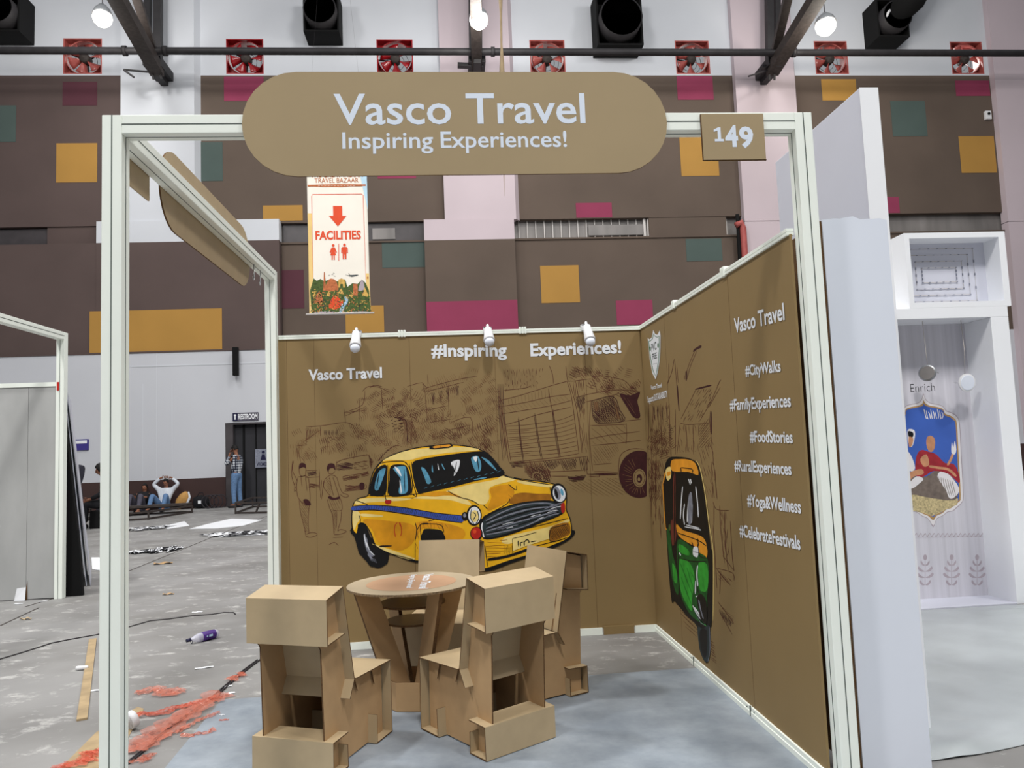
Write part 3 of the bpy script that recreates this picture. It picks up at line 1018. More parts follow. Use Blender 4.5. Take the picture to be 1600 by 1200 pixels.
def beam(a, b, grooves):
    mb = MB(); mb.box(a, b)
    p = wpart(mb, 'beam', 'frame', fr, bevel=0.003)
    g = MB()
    for q in grooves: g.box(*q)
    wpart(g, 'groove', 'groove', p)


zc = HB - PW / 2
beam((0, 0, HB - PW), (WF, PW, HB), [((0, -0.0012, zc - 0.0022), (WF, 0.002, zc + 0.0022)), ((0, PW / 2 - 0.002, HB - PW - 0.0012), (WF, PW / 2 + 0.002, HB - PW + 0.002))])
beam((-PW, PW, HB - PW), (0, DP - PW, HB), [((-0.002, PW, zc - 0.0022), (0.0012, DP - PW, zc + 0.0022)), ((-PW / 2 - 0.002, PW, HB - PW - 0.0012), (-PW / 2 + 0.002, DP - PW, HB - PW + 0.002))])


def rounded(cx, cz, w, h, n=14):
    r = h / 2
    pts = []
    for k in range(n + 1):
        a = math.pi / 2 - math.pi * k / n
        pts.append((cx + w / 2 - r + math.cos(a) * r, cz + math.sin(a) * r))
    for k in range(n + 1):
        a = -math.pi / 2 - math.pi * k / n
        pts.append((cx - w / 2 + r + math.cos(a) * r, cz + math.sin(a) * r))
    return pts


# oval fascia sign
a, b, c, d = at(377, 190, Y=-0.02), at(1043, 190, Y=-0.02), at(710, 111, Y=-0.02), at(710, 272, Y=-0.02)
sx, sz, sw, sh = (a.x + b.x) / 2, (c.z + d.z) / 2, b.x - a.x, c.z - d.z
t = thing('fascia_sign', 'large oval kraft board sign with white lettering Vasco Travel over the booth front', 'sign', (sx, -0.01, sz - sh / 2))
mb = MB(); mb.prism(rounded(sx, sz, sw, sh), 'y', -0.012, -0.003, 0, 1); wpart(mb, 'board', ['sign', 'edge'], t)
for txt, p0, p1, cap, bo in (('Vasco Travel', (522, 194), (915, 191), 49, 0.012), ('Inspiring', (535, 232), (677, 230.8), 26, 0.012), ('Experiences!', (689, 230.7), (886, 229), 26, 0.012)):
    P0, P1 = at(*p0, Y=-0.0128), at(*p1, Y=-0.0128)
    mb = MB(); text_affine(mb, txt, P0, (P1.x, P1.y, P0.z + (P1.z - P0.z) * 0.5), cap * 3.3 / FPX, bold=bo); wpart(mb, 'lettering', 'blue_white', t, fix=False)

a, b = at(1096, 177, Y=-0.02), at(1198, 248, Y=-0.02)
t = thing('stand_number_plate', 'square kraft board with white number 149 at the right end of the front beam', 'number plate', ((a.x + b.x) / 2, -0.01, b.z))
mb = MB(); mb.box((a.x, -0.014, b.z), (b.x, -0.003, a.z)); o = wpart(mb, 'board', 'sign', t)
mb = MB(); mb.box((a.x - 0.003, -0.012, b.z - 0.003), (b.x + 0.003, -0.004, b.z)); mb.box((a.x - 0.003, -0.012, b.z), (a.x, -0.004, a.z)); wpart(mb, 'cut_edge', 'edge', t)
for ch, x0, x1, yb, cap in (('1', 1117, 1131, 221, 24), ('4', 1134, 1154, 228, 33), ('9', 1156, 1178, 229, 32)):
    P0, P1 = at(x0, yb, Y=-0.0148), at(x1, yb, Y=-0.0148)
    mb = MB()
    if ch == '1':
        w_, h_ = P1.x - P0.x, cap * 3.3 / FPX
        mb.prism([(P0.x + u * w_, P0.z + v * h_) for u, v in ((0, 0), (1, 0), (1, 0.17), (0.72, 0.17), (0.72, 1), (0.45, 1), (-0.05, 0.84), (-0.05, 0.68), (0.36, 0.76), (0.36, 0.17), (0, 0.17))], 'y', P0.y - 0.0002, P0.y)
    else:
        text_affine(mb, ch, P0, (P1.x, P1.y, P0.z), cap * 3.3 / FPX, bold=0.04)
    wpart(mb, 'lettering', 'blue_white', t, fix=False)

# signs on the left side beam, seen from inside
t = thing('side_fascia_sign', 'blank inner side of an oval kraft sign hung on the left beam', 'sign', (-0.1, 1.52, 2.75))
y0, y1 = at(246, 280, X=-0.1).y, at(388, 440, X=-0.1).y
z0 = (at(262, 360, X=-0.1).z + at(380, 448, X=-0.1).z) / 2
z1 = (at(262, 236, X=-0.1).z + at(370, 345, X=-0.1).z) / 2
mb = MB(); mb.prism(rounded((y0 + y1) / 2, (z0 + z1) / 2, y1 - y0, z1 - z0), 'x', -PW - 0.012, -PW - 0.003, 0, 1); wpart(mb, 'board', ['kraft', 'edge'], t)
mb = MB(); mb.box((-PW - 0.012, 0.27, 2.845), (-PW - 0.003, 0.53, 3.05)); 
single(mb, 'side_number_plate', 'kraft', 'small blank kraft square behind the left post on the side beam', 'number plate')

for k, (px, py) in enumerate(((397, 432), (407, 440))):
    p = at(px, py, X=-0.035)
    mb = MB()
    zt = HB - PW
    pts = [Vector((p.x, p.y, zt + 0.0)), Vector((p.x, p.y, zt - 0.10))] + [Vector((p.x, p.y - 0.018 + 0.018 * math.cos(a), zt - 0.10 - 0.018 * math.sin(a))) for a in (0.5, 1.1, 1.57, 2.2, 2.8, 3.3)]
    mb.tube(pts, 0.004, 8)
    single(mb, 'wire_hook', 'metal', ('nearer' if k == 0 else 'farther') + ' of the two steel hooks hanging from the left beam', 'hook', 'steel hooks on the left beam', smooth=True)

# ---- back wall
YF = DP            # printed face
bw = thing('back_wall', 'printed kraft back wall of the booth with yellow taxi and street drawing', 'exhibition wall', (1.5, DP, 0))
for k in range(3):
    x0, x1 = 0.0 + k * 1.0, min(3.0, 1.0 + k * 1.0)
    mb = MB(); mb.box((x0, YF, 0.045), (x1, YF + 0.012, HW - 0.03)); wpart(mb, 'panel', 'print', bw)
for k in range(3):
    mb = MB()
    mb.box((k * 1.0 + 0.005, YF - 0.012, HW - 0.034), (k * 1.0 + 0.995, YF + 0.025, HW - 0.0195)); mb.box((k * 1.0 + 0.005, YF - 0.012, HW - 0.0165), (k * 1.0 + 0.995, YF + 0.025, HW))
    mb.box((k + 0.005, YF - 0.009, HW - 0.0195), (k + 0.995, YF + 0.02, HW - 0.0165))
    wpart(mb, 'top_rail', 'frame', bw, bevel=0.002)
for x0, x1 in ((0, 2.55), (2.82, 3.0)):
    mb = MB(); mb.box((x0, YF - 0.012, 0), (x1, YF + 0.02, 0.055)); wpart(mb, 'bottom_rail', 'frame', bw)
mb = MB(); mb.box((2.56, YF - 0.02, 0), (2.81, YF - 0.004, 0.065)); wpart(mb, 'kraft_patch', 'print', bw)
for x in (1.0, 2.0):
    for dx in (-0.022, 0.0, 0.022):
        mb = MB(); mb.box((x + dx - 0.008, YF - 0.018, HW - 0.04), (x + dx + 0.008, YF + 0.03, HW + 0.018)); wpart(mb, 'connector', 'frame', bw, bevel=0.002)
mb = MB()
for px in (640, 773, 914):
    x = at(px, 560, Y=YF).x
    mb.box((x - 0.0015, YF - 0.0005, 0.05), (x + 0.0015, YF + 0.001, HW - 0.035))
for px in (449, 492):
    x = at(px, 640, Y=YF).x
    mb.box((x - 0.001, YF - 0.0004, 0.05), (x + 0.001, YF + 0.001, HW - 0.035))
wpart(mb, 'panel_joint', 'edge', bw)

# ---- right wall
XF = 3.0
rw = thing('right_wall', 'printed kraft right wall of the booth with green rickshaw and hashtags', 'exhibition wall', (3.0, 1.5, 0))
for k in range(3):
    y0, y1 = max(PW, DP - 1.0 * (k + 1)), DP - k
    mb = MB(); mb.box((XF, y0, 0.045), (XF + 0.012, y1, HW - 0.03)); wpart(mb, 'panel', 'print', rw)
    mb = MB(); mb.box((XF - 0.012, y0 + 0.005, HW - 0.034), (XF + 0.025, y1 - 0.005, HW - 0.0195)); mb.box((XF - 0.012, y0 + 0.005, HW - 0.0165), (XF + 0.025, y1 - 0.005, HW)); mb.box((XF - 0.009, y0 + 0.005, HW - 0.0195), (XF + 0.02, y1 - 0.005, HW - 0.0165))
    wpart(mb, 'top_rail', 'frame', rw, bevel=0.002)
    mb = MB(); mb.box((XF - 0.014, y0 + 0.004, 0), (XF + 0.02, y1 - 0.004, 0.03)); mb.box((XF - 0.010, y0 + 0.004, 0.03), (XF + 0.02, y1 - 0.004, 0.055)); wpart(mb, 'bottom_rail', 'frame', rw, bevel=0.002)
for y in (DP - 1, DP - 2):
    for dy in (-0.022, 0.0, 0.022):
        mb = MB(); mb.box((XF - 0.018, y + dy - 0.008, HW - 0.04), (XF + 0.03, y + dy + 0.008, HW + 0.018)); wpart(mb, 'connector', 'frame', rw, bevel=0.002)
    mb = MB(); mb.box((XF - 0.016, y - 0.002, 0), (XF - 0.008, y + 0.002, 0.06)); mb.lathe([(0.004, 0), (0.004, 0.004), (0, 0.004)], 8, (XF - 0.010, y - 0.05, 0.04), (-1, 0, 0)); mb.lathe([(0.004, 0), (0.004, 0.004), (0, 0.004)], 8, (XF - 0.010, y + 0.05, 0.04), (-1, 0, 0))
    wpart(mb, 'rail_joint', 'groove', rw)
mb = MB()
for (px, py) in ((1160, 800), (1049, 700)):
    y = at(px, py, X=XF).y
    mb.box((XF - 0.0005, y - 0.0015, 0.05), (XF + 0.001, y + 0.0015, HW - 0.035))
wpart(mb, 'panel_joint', 'edge', rw)


# ---- clip lamps on the back wall
def clip_lamp(px, pyb, lean, label):
    p = at(px, pyb, Y=YF - 0.16)           # bottom of the bulb
    x = p.x
    t = thing('clip_spotlight', label, 'spotlight', (x, YF - 0.01, HW), 0, 'white spotlights clipped to the back wall')
    top = Vector((x + lean, YF - 0.02, HW + 0.012))
    mb = MB(); mb.box((x + lean - 0.035, YF - 0.03, HW - 0.03), (x + lean + 0.035, YF - 0.016, HW + 0.024)); mb.box((x + lean - 0.035, YF - 0.03, HW + 0.010), (x + lean + 0.035, YF + 0.035, HW + 0.024))
    wpart(mb, 'clamp', 'plastic_white', t, bevel=0.003)
    neck = Vector((x + lean * 0.8, YF - 0.07, HW - 0.01))
    mb = MB(); mb.tube([top, top + Vector((0, -0.03, 0.02)), neck], 0.012, 10); wpart(mb, 'arm', 'plastic_white', t, smooth=True)
    d = (p + Vector((0, 0, 0.035)) - neck).normalized()
    L = (p - neck).length
    mb = MB(); mb.lathe([(0.0, -0.01), (0.030, -0.01), (0.033, 0.0), (0.038, L * 0.35), (0.047, L * 0.72), (0.045, L * 0.74), (0.0, L * 0.74)], 20, neck, d); wpart(mb, 'lamp_housing', 'plastic_white', t, smooth=True)
    mb = MB(); mb.lathe([(0.030, L * 0.72), (0.040, L * 0.80), (0.036, L * 0.92), (0.022, L * 1.0), (0.0, L * 1.03)], 20, neck, d); wpart(mb, 'bulb', 'white_board', t, smooth=True)


clip_lamp(555, 551, 0.0, 'leftmost white spotlight clipped on the back wall, above Vasco Travel')
clip_lamp(765, 541, -0.005, 'middle white spotlight clipped on the back wall, above the word Inspiring')
clip_lamp(923, 541, -0.01, 'right white spotlight clipped on the back wall, over the word Experiences')

# ================================================================ CARDBOARD FURNITURE
A_, B_, TH = 0.229, 0.172, 0.006
S_, HS, L_, HF, T_, H_, H2 = 0.256, 0.403, 0.646, 0.392, 0.157, 0.882, 0.845


def make_chair(label):
    t = thing('cardboard_chair', label, 'chair', (0, 0, 0), 0, 'folded cardboard chairs around the table')
    for s in (-1, 1):
        poly = [(0.055, 0.008), (L_ - 0.012, 0.008), (L_ - 0.012, HF - 0.01), (S_ + 0.004, HS - 0.012), (T_ - 0.004, H_ - 0.012), (0.014, H2 - 0.012), (0.016, 0.62), (0.032, 0.60), (0.05, 0.17)]
        mb = MB(); mb.prism(poly, 'x', s * B_ - 0.004, s * B_ + 0.004, 0, 1)
        mb.build('side_panel', ['kraft_in', 'edge'], t)
    # backrest board: tongue through the seat, up the back, over the top, down the rear and tucked in
    mb = MB(); mb.sheet([(S_ - 0.05, HS - 0.085), (S_ - 0.004, HS - 0.002), (T_, H_), (0.0, H2), (0.002, 0.624), (0.165, 0.645)], -A_, A_, TH)
    mb.build('backrest', ['kraft', 'edge'], t)
    mb = MB(); mb.sheet([(S_ + 0.012, HS), (L_, HF), (L_ + 0.004, 0.004), (L_ - 0.175, 0.004), (L_ - 0.170, 0.15)], -A_, A_, -TH)
    mb.build('seat', ['kraft', 'edge'], t)
    mb = MB(); mb.sheet([(0.175, 0.11), (0.177, 0.003), (0.036, 0.003), (0.038, 0.165), (0.178, 0.170)], -A_, A_, -TH)
    mb.build('rear_base', ['kraft', 'edge'], t)
    for s in (-1, 1):
        # triangular stiffening flaps folded down beside the seat
        for (y0, y1, dz) in ((S_ + 0.06, S_ + 0.16, 0.09), (L_ - 0.15, L_ - 0.06, 0.11)):
            mb = MB(); mb.prism([(y0, HS - 0.014), (y1, HS - 0.014), (y0 + 0.03, HS - dz)], 'x', s * (B_ + 0.014), s * (B_ + 0.019), 0, 1)
            mb.build('flap', ['kraft_in', 'edge'], t)
    return t


ch = make_chair('cardboard chair nearest the left post, its back to the viewer')
ch.location = (0.543, 0.564, 0.0035); ch.rotation_euler.z = math.radians(-22.4)
for (x, y, a, lab) in ((1.71, 0.674, 33.85, 'cardboard chair front right of the round table, seen from behind'),
                       (2.11, 1.734, 116.6, 'cardboard chair right of the round table, seen from its side against the floor'),
                       (1.375, 2.52, 165.7, 'cardboard chair behind the round table, only its backrest showing')):
    c = copy_tree(ch)
    c.location = (x, y, 0.0035); c.rotation_euler.z = math.radians(a)
    c['label'] = lab

# round table
TC = at(643, 911, Y=1.55)
TZ, TR = TC.z, 97 * (1.55 + 3.3026) / FPX
t = thing('round_table', 'round cardboard table with slanted fin legs between the four cardboard chairs', 'table', (TC.x, 1.55, 0.0035))
M['table_edge'] = mat('torn_board_rim', (128, 108, 82), 0.85, 0.45, 90)
M['table_centre'] = mat('terracotta_kraft_print', (186, 148, 118), 0.6, 0.06, 5)
M['table_rim'] = mat('greyish_kraft_print', (176, 160, 134), 0.6, 0.05, 6)
mb = MB(); mb.lathe([(TR, TZ - 0.013), (TR, TZ)], 64); mb.f.pop(); mb.m.pop()
mb.add([(TR * math.cos(2 * math.pi * k / 64), TR * math.sin(2 * math.pi * k / 64), TZ) for k in range(64)], [tuple(range(64))], 1)
mb.build('tabletop', ['table_edge', 'table_rim'], t)
mb = MB(); mb.lathe([(0, TZ + 0.0004), (TR * 0.70, TZ + 0.0004), (TR * 0.70, TZ + 0.001), (0, TZ + 0.001)], 64); mb.build('printed_centre', 'table_centre', t)
mb = MB()


def tabletext(txt, p0, p1, cap, bold):
    P0, P1 = at(*p0, Z=TZ + 0.005), at(*p1, Z=TZ + 0.005)
    o = Vector((TC.x, 1.55, 0.0035))
    d = (P1 - P0)
    up = Vector((0, 0, 1)).cross(d).normalized()
    text_affine(mb, txt, P0 - o, P1 - o, cap, up, bold)


tabletext('Vasco Travel', (664, 897), (654, 920), 0.055, 0.03)
for v in mb.v: v.z = TZ + 0.0018
mb.build('lettering', 'white_print', t, fix=False)
mb = MB()
tabletext('Inspiring Experiences!', (643, 898), (635, 919), 0.034, 0.03)
for v in mb.v: v.z = TZ + 0.0018
mb.build('lettering', 'white_print', t, fix=False)
for k in range(4):
    a = math.radians(210 + 90 * k)
    c, s = math.cos(a), math.sin(a)
    # a fin: wide under the top, narrow at the foot; profile (r, z)
    prof = [(TR * 0.60, TZ - 0.014), (TR * 0.96, TZ - 0.014), (TR * 0.62, 0.30), (0.165, 0.15), (0.165, 0.004), (0.03, 0.004), (0.03, 0.12)]
    n = Vector((-s, c, 0)) * 0.012
    vs = [Vector((c * r, s * r, z)) + n for r, z in prof] + [Vector((c * r, s * r, z)) - n for r, z in prof]
    m5 = len(prof)
    mb = MB(); mb.add(vs, [tuple(range(m5)), tuple(range(m5, 2 * m5))])
    mb.add(vs, [(i, (i + 1) % m5, (i + 1) % m5 + m5, i + m5) for i in range(m5)], 1)
    mb.build('leg', ['kraft_in', 'edge'], t)
for z, r in ((TZ - 0.115, 0.205), (TZ - 0.225, 0.165)):
    mb = MB(); mb.lathe([(r, z - 0.012), (r, z)], 40); mb.m = [1] * len(mb.m)
    mb.add([(r * math.cos(2 * math.pi * k / 40), r * math.sin(2 * math.pi * k / 40), z + 0.0004) for k in range(40)], [tuple(range(40))], 0)
    mb.build('shelf', ['kraft', 'edge'], t)
mb = MB()
n = 8
for k in range(n):
    a0, a1 = 2 * math.pi * k / n + 0.2, 2 * math.pi * (k + 1) / n + 0.2
    r = 0.185
    P = [Vector((r * math.cos(a), r * math.sin(a), z)) for a in (a0, a1) for z in (0.003, 0.17)]
    Q = [Vector((p.x * 0.965, p.y * 0.965, p.z)) for p in P]
    mb.add(P + Q, [(0, 2, 3, 1), (4, 5, 7, 6)], 0); mb.add(P + Q, [(1, 3, 7, 5)], 1)
mb.build('base_ring', ['kraft_in', 'edge'], t)

# ================================================================ PRINTS ON THE WALLS
def back_plane(px, py, off):
    return at(px, py, Y=YF - off)


def right_plane(px, py, off):
    return at(px, py, X=XF - off)


# ---- back wall: street sketch
pr = Print(back_plane)
D2, D1, D0 = 'maroon', 'ink', 'ink_light'
# foliage and building hatching, photo pixels
fol = [(462, 668), (520, 660), (560, 640), (590, 628), (640, 626), (700, 640), (700, 690), (640, 700), (600, 712), (560, 705), (520, 700), (466, 712)]
pr.scribble(fol, 300, 9, 0.7, D1, 1.0, 0.45, 0.4)
pr.scribble(fol, 150, 11, 0.7, D0, 1.1, 0.5, 0.4)
pr.scribble(fol, 130, 6, 0.9, D0, 0.5, 1.2, 0.6)
up = [(565, 612), (590, 604), (640, 600), (655, 640), (590, 650), (562, 645)]
pr.scribble(up, 170, 8, 0.7, D1, 0.9, 0.5, 0.5)
pr.scribble([(620, 640), (660, 600), (668, 640), (640, 690), (612, 690)], 90, 8, 0.7, D1, -0.8, 0.5)
mid = [(668, 590), (700, 582), (755, 575), (778, 590), (785, 690), (750, 700), (700, 690), (668, 660)]
pr.scribble(mid, 220, 10, 0.7, D1, 0.95, 0.4, 0.4)
pr.scribble(mid, 90, 12, 0.7, D0, 1.0, 0.4, 0.4)
pr.scribble(mid, 100, 10, 0.75, D0, 1.4, 0.5, 0.6)
pr.scribble([(700, 660), (778, 640), (785, 710), (740, 700)], 110, 10, 0.8, D1, 1.1, 0.4)
tr2 = [(785, 578), (850, 575), (838, 605), (790, 612)]
pr.hatch(tr2, 1.5, 5, 0.8, D1, 0.3, 9)
pr.scribble([(880, 570), (990, 568), (1000, 600), (950, 596), (925, 590)], 110, 10, 0.8, D1, 0.7, 0.5)
pr.scribble([(925, 588), (990, 595), (1000, 608), (930, 600)], 50, 12, 0.8, D1, 0.6, 0.2)
# buildings at left
for L in ([(478, 667), (504, 665), (540, 660), (555, 667)], [(500, 665), (502, 690)], [(475, 690), (500, 672)], [(538, 640), (540, 662)], [(537, 645), (566, 633), (570, 610)],
          [(566, 612), (575, 604), (592, 605), (608, 613)], [(578, 606), (585, 602), (597, 604)], [(463, 697), (480, 695)], [(463, 698), (466, 720)], [(480, 668), (478, 696)],
          [(540, 650), (570, 636)], [(540, 645), (572, 641)], [(562, 622), (562, 655)], [(596, 608), (598, 640)], [(457, 720), (456, 745), (463, 765)], [(465, 700), (470, 722)], [(636, 604), (660, 598), (662, 610)]):
    pr.curve(L, 0.9, D1, 3)
for k in range(4):
    x = 506 + k * 6
    pr.hatch([(x, 672), (x + 4, 672), (x + 4, 680), (x, 680)], 1.5, 1.2, 0.7, D2)
pr.hatch([(503, 684), (530, 682), (530, 690), (503, 692)], 0.0, 2.5, 0.8, D1, 0.3, 5)
# balconied house in the middle
for L in ([(662, 608), (680, 602), (720, 592), (745, 588)], [(664, 612), (690, 606), (725, 597)], [(668, 585), (669, 600)], [(664, 612), (668, 660)], [(700, 598), (702, 660)], [(660, 600), (668, 606)], [(664, 614), (662, 606)],
          [(670, 640), (700, 634)], [(670, 660), (705, 655)], [(704, 660), (735, 652), (738, 680)], [(700, 672), (736, 664)]):
    pr.curve(L, 0.9, D1, 3)
for x, y0, y1 in ((674, 614, 632), (686, 611, 629), (697, 607, 624), (712, 603, 618)):
    pr.hatch([(x, y0), (x + 5, y0 - 1), (x + 5, y1), (x + 1, y1)], 1.4, 1.4, 0.9, D2)
for x, y0, y1 in ((678, 646, 662), (690, 644, 660), (700, 640, 652)):
    pr.hatch([(x, y0), (x + 4, y0 - 1), (x + 4, y1), (x, y1)], 1.5, 1.8, 0.8, D1)
for k in range(5):
    pr.curve([(778 + k * 2, 600), (780 + k * 2, 650), (786 + k * 2.4, 720 - k * 4)], 0.9, D1 if k % 2 else D2, 3)
for k in range(12):
    pr.curve([(630 + k * 1.2, 655), (632 + k * 1.5, 672), (628 + k * 2.3, 694)], 0.7, D1, 3)
# palm / tree crown in the middle left
pr.curve([(620, 658), (634, 657), (637, 695)], 1.3, D2, 4)
pr.curve([(628, 640), (620, 652), (632, 656)], 1.1, D1, 4)
pr.scribble([(606, 652), (628, 650), (628, 658), (606, 658)], 25, 6, 1.2, D2, 0.0, 0.3)

# men at left (crop scale 4, origin 440,560)
pr.frame(4, 440, 560)
pr.smooth([(108, 690), (112, 660), (130, 652), (150, 662), (152, 690), (140, 680), (122, 684)], D2, 3)
for L in ([(108, 688), (112, 715), (122, 735), (148, 730), (152, 690)], [(100, 742), (125, 738), (150, 735), (168, 752), (175, 820), (178, 885), (168, 915), (150, 910)],
          [(100, 745), (94, 800), (100, 860), (118, 890), (140, 912), (165, 918)], [(110, 880), (118, 960), (138, 1040), (152, 1110)], [(178, 890), (168, 970), (166, 1040), (172, 1095)],
          [(150, 1112), (180, 1118), (215, 1108), (222, 1098), (200, 1088), (172, 1092), (155, 1100)], [(130, 900), (180, 898)], [(85, 770), (80, 830), (90, 820)], [(75, 640), (68, 700), (95, 760), (92, 790)],
          [(120, 735), (128, 800)], [(148, 735), (160, 830)]):
    pr.curve(L, 3.4, D1, 4)
pr.hatch([(112, 890), (172, 890), (168, 1000), (166, 1085), (148, 1090), (130, 1000)], 1.0, 9, 3, D1)
pr.smooth([(135, 885), (160, 880), (182, 905), (178, 918), (150, 915)], D2, 3)
pr.smooth([(282, 690), (290, 662), (312, 655), (332, 665), (336, 700), (322, 685), (300, 690), (292, 712)], D2, 3)
for L in ([(290, 700), (296, 720), (318, 722), (334, 705)], [(270, 755), (295, 735), (318, 730), (345, 745), (358, 790), (380, 838), (410, 850), (418, 862), (395, 868), (365, 850)],
          [(268, 758), (262, 800), (280, 830), (305, 860), (320, 872)], [(285, 880), (300, 935), (318, 980), (325, 1050), (328, 1100)], [(362, 870), (375, 900), (374, 950), (318, 948)], [(374, 955), (370, 1010), (352, 1070), (355, 1080)],
          [(328, 1102), (360, 1100), (398, 1088), (402, 1078), (370, 1070), (350, 1078)], [(345, 960), (342, 1060)], [(320, 1120), (385, 1116)], [(295, 1165), (330, 1150), (355, 1170)],
          [(320, 740), (340, 800), (362, 870)], [(300, 740), (310, 800), (325, 860)], [(250, 760), (242, 870)], [(262, 765), (250, 880)]):
    pr.curve(L, 3.4, D1, 4)
pr.hatch([(290, 870), (365, 865), (372, 945), (312, 950)], 1.1, 14, 2.5, D1)
pr.hatch([(312, 955), (345, 955), (344, 1060), (330, 1090)], 1.2, 7, 2.5, D1)
pr.smooth([(300, 860), (330, 872), (362, 862), (360, 878), (320, 885), (290, 872)], D2, 3)
pr.hatch([(275, 760), (300, 745), (318, 830), (300, 850), (280, 820)], 0.9, 10, 2.5, D1)
# parked cars
for P, m in (([(345, 665), (400, 650), (450, 658), (445, 690), (390, 700), (345, 700)], D2), ([(380, 745), (440, 735), (490, 728), (488, 745), (430, 760), (385, 765)], D1), ([(395, 790), (460, 795), (515, 780), (515, 815), (470, 822), (400, 828)], D1),
             ([(160, 712), (215, 705), (222, 730), (165, 735)], D2), ([(170, 780), (235, 790), (232, 808), (170, 806)], D1), ([(490, 720), (540, 705), (548, 730), (500, 745)], D1), ([(545, 610), (575, 640), (560, 690), (548, 660)], D1)):
    pr.hatch(P, 0.2, 5.5, 5.0, m, 0.4)
for L in ([(340, 655), (385, 632), (520, 605), (548, 610), (560, 660)], [(380, 742), (400, 735), (500, 720)], [(340, 700), (345, 640)], [(390, 830), (520, 815), (525, 785)], [(450, 655), (540, 640)], [(235, 690), (240, 830)], [(150, 700), (225, 700)], [(150, 745), (240, 740)]):
    pr.curve(L, 3.6, D1, 4)
pr.hatch([(450, 650), (540, 640), (545, 690), (450, 700)], 0.1, 12, 4, D1, 0.4, 30)
pr.smooth([(485, 790), (500, 775), (518, 785), (515, 815), (495, 822)], D2, 4)
pr.curve([(600, 640), (660, 580), (700, 550), (745, 542)], 3.5, D1, 4)
pr.hatch([(600, 640), (650, 575), (700, 545), (640, 600), (615, 640)], 0.8, 10, 4, D2)

# ---- truck (crop scale 5, origin 700,560)
pr.frame(5, 700, 560)
for L in ([(400, 330), (560, 290), (800, 215), (935, 178)], [(408, 378), (600, 345), (800, 300), (955, 280)], [(405, 350), (405, 400), (430, 560), (475, 808)], [(412, 385), (445, 520), (475, 700), (490, 800)], [(415, 435), (600, 405), (800, 370), (960, 330)],
          [(440, 520), (550, 490), (700, 440), (960, 380)], [(930, 180), (965, 300), (1000, 560), (1022, 740)], [(475, 812), (700, 790), (870, 770), (1025, 742)], [(480, 822), (700, 805), (1090, 765)], [(950, 190), (1010, 420), (1045, 740)], [(785, 235), (800, 340), (835, 500), (872, 765)],
          [(920, 60), (935, 170), (960, 175)], [(790, 55), (815, 120), (825, 200)], [(430, 250), (600, 232), (640, 215)]):
    pr.curve(L, 4.4, D1, 4)
for (a, b) in (((552, 455), (592, 795)), ((672, 428), (728, 785)), ((812, 390), (866, 770)), ((548, 470), (585, 795)), ((680, 430), (738, 785)), ((820, 395), (878, 768))):
    pr.curve([a, ((a[0] + b[0]) / 2 - 4, (a[1] + b[1]) / 2), b], 4.6, D2, 3)
for k in range(9):
    y0, y1 = 530 + k * 30, 440 + k * 35
    pr.curve([(450 + k * 4, y0), (600, y0 - 12 + random.uniform(-5, 5)), (750, y0 - 24 + random.uniform(-6, 6)), (880, (y0 + y1) / 2 - 6), (990 + k * 3, y1 - 4)], 3.0, D1, 4)
    if k % 2: pr.curve([(465 + k * 4, y0 + 14), (560, y0 + 8), (640, y0)], 2.5, D1, 3)
for k in range(16):
    x = 420 + k * 26
    pr.stroke([(x, 335 - k * 7), (x + 4, 372 - k * 5)], 3, D1)
for k in range(16):
    x = 430 + k * 32
    pr.stroke([(x, 385 - k * 6), (x + 34, 420 - k * 6)], 2.4, D1)
for k in range(26):
    x = 430 + k * 10
    pr.stroke([(x, 90 + random.uniform(-10, 10)), (x + 12, 225 + random.uniform(-20, 10))], 2.2, D1)
pr.hatch([(970, 175), (1060, 170), (1095, 740), (1050, 745), (1010, 420)], 1.45, 13, 5, D1, 0.4, 120)
pr.hatch([(1000, 300), (1070, 290), (1070, 350), (1030, 420), (1000, 350)], 1.3, 7, 5, D2, 0.4)
for L in ([(960, 180), (1110, 160)], [(1000, 305), (1120, 275), (1330, 245), (1505, 262)], [(1060, 345), (1300, 285), (1335, 262)], [(1115, 335), (1105, 600), (1130, 880)], [(1110, 525), (1250, 520), (1392, 515)], [(1392, 505), (1395, 600), (1390, 670)], [(1120, 680), (1300, 665), (1510, 640)],
          [(1380, 490), (1510, 475)], [(1100, 630), (1260, 600), (1500, 570)], [(1110, 90), (1125, 140), (1200, 135), (1290, 150), (1380, 175), (1440, 240)], [(1125, 150), (1160, 240), (1160, 270)], [(1140, 885), (1220, 885), (1330, 890)], [(1135, 830), (1280, 820)], [(1330, 890), (1340, 780), (1375, 730), (1450, 705), (1530, 710)],
          [(790, 885), (950, 880), (1090, 870)], [(800, 920), (940, 920)], [(1090, 770), (1085, 890), (1110, 905), (1220, 900)], [(1060, 790), (1070, 890)], [(1100, 920), (1180, 925), (1190, 905), (1330, 905)]):
    pr.curve(L, 4.4, D1, 4)
pr.hatch([(1165, 155), (1290, 160), (1380, 190), (1420, 240), (1200, 260)], 1.0, 16, 3, D1)
pr.hatch([(1125, 530), (1390, 520), (1390, 660), (1125, 675)], 0.75, 34, 3, D1)
pr.hatch([(1130, 690), (1330, 670), (1335, 720), (1250, 820), (1135, 820)], 0.95, 18, 3, D1)
win = [(1122, 332), (1290, 298), (1340, 400), (1378, 488), (1200, 506), (1155, 495), (1130, 440)]
pr.hatch(win, 0.75, 9, 6, D2, 0.3)
pr.curve(win + [win[0]], 6, D2, 3)
for x in (1190, 1240): pr.stroke([(x, 320), (x + 6, 500)], 6, 'print', up=True)
pr.poly([(1135, 345), (1170, 336), (1178, 400), (1150, 420)], 'ink_light')
pr.poly([(1300, 330), (1330, 400), (1345, 470), (1320, 470)], 'ink_light')
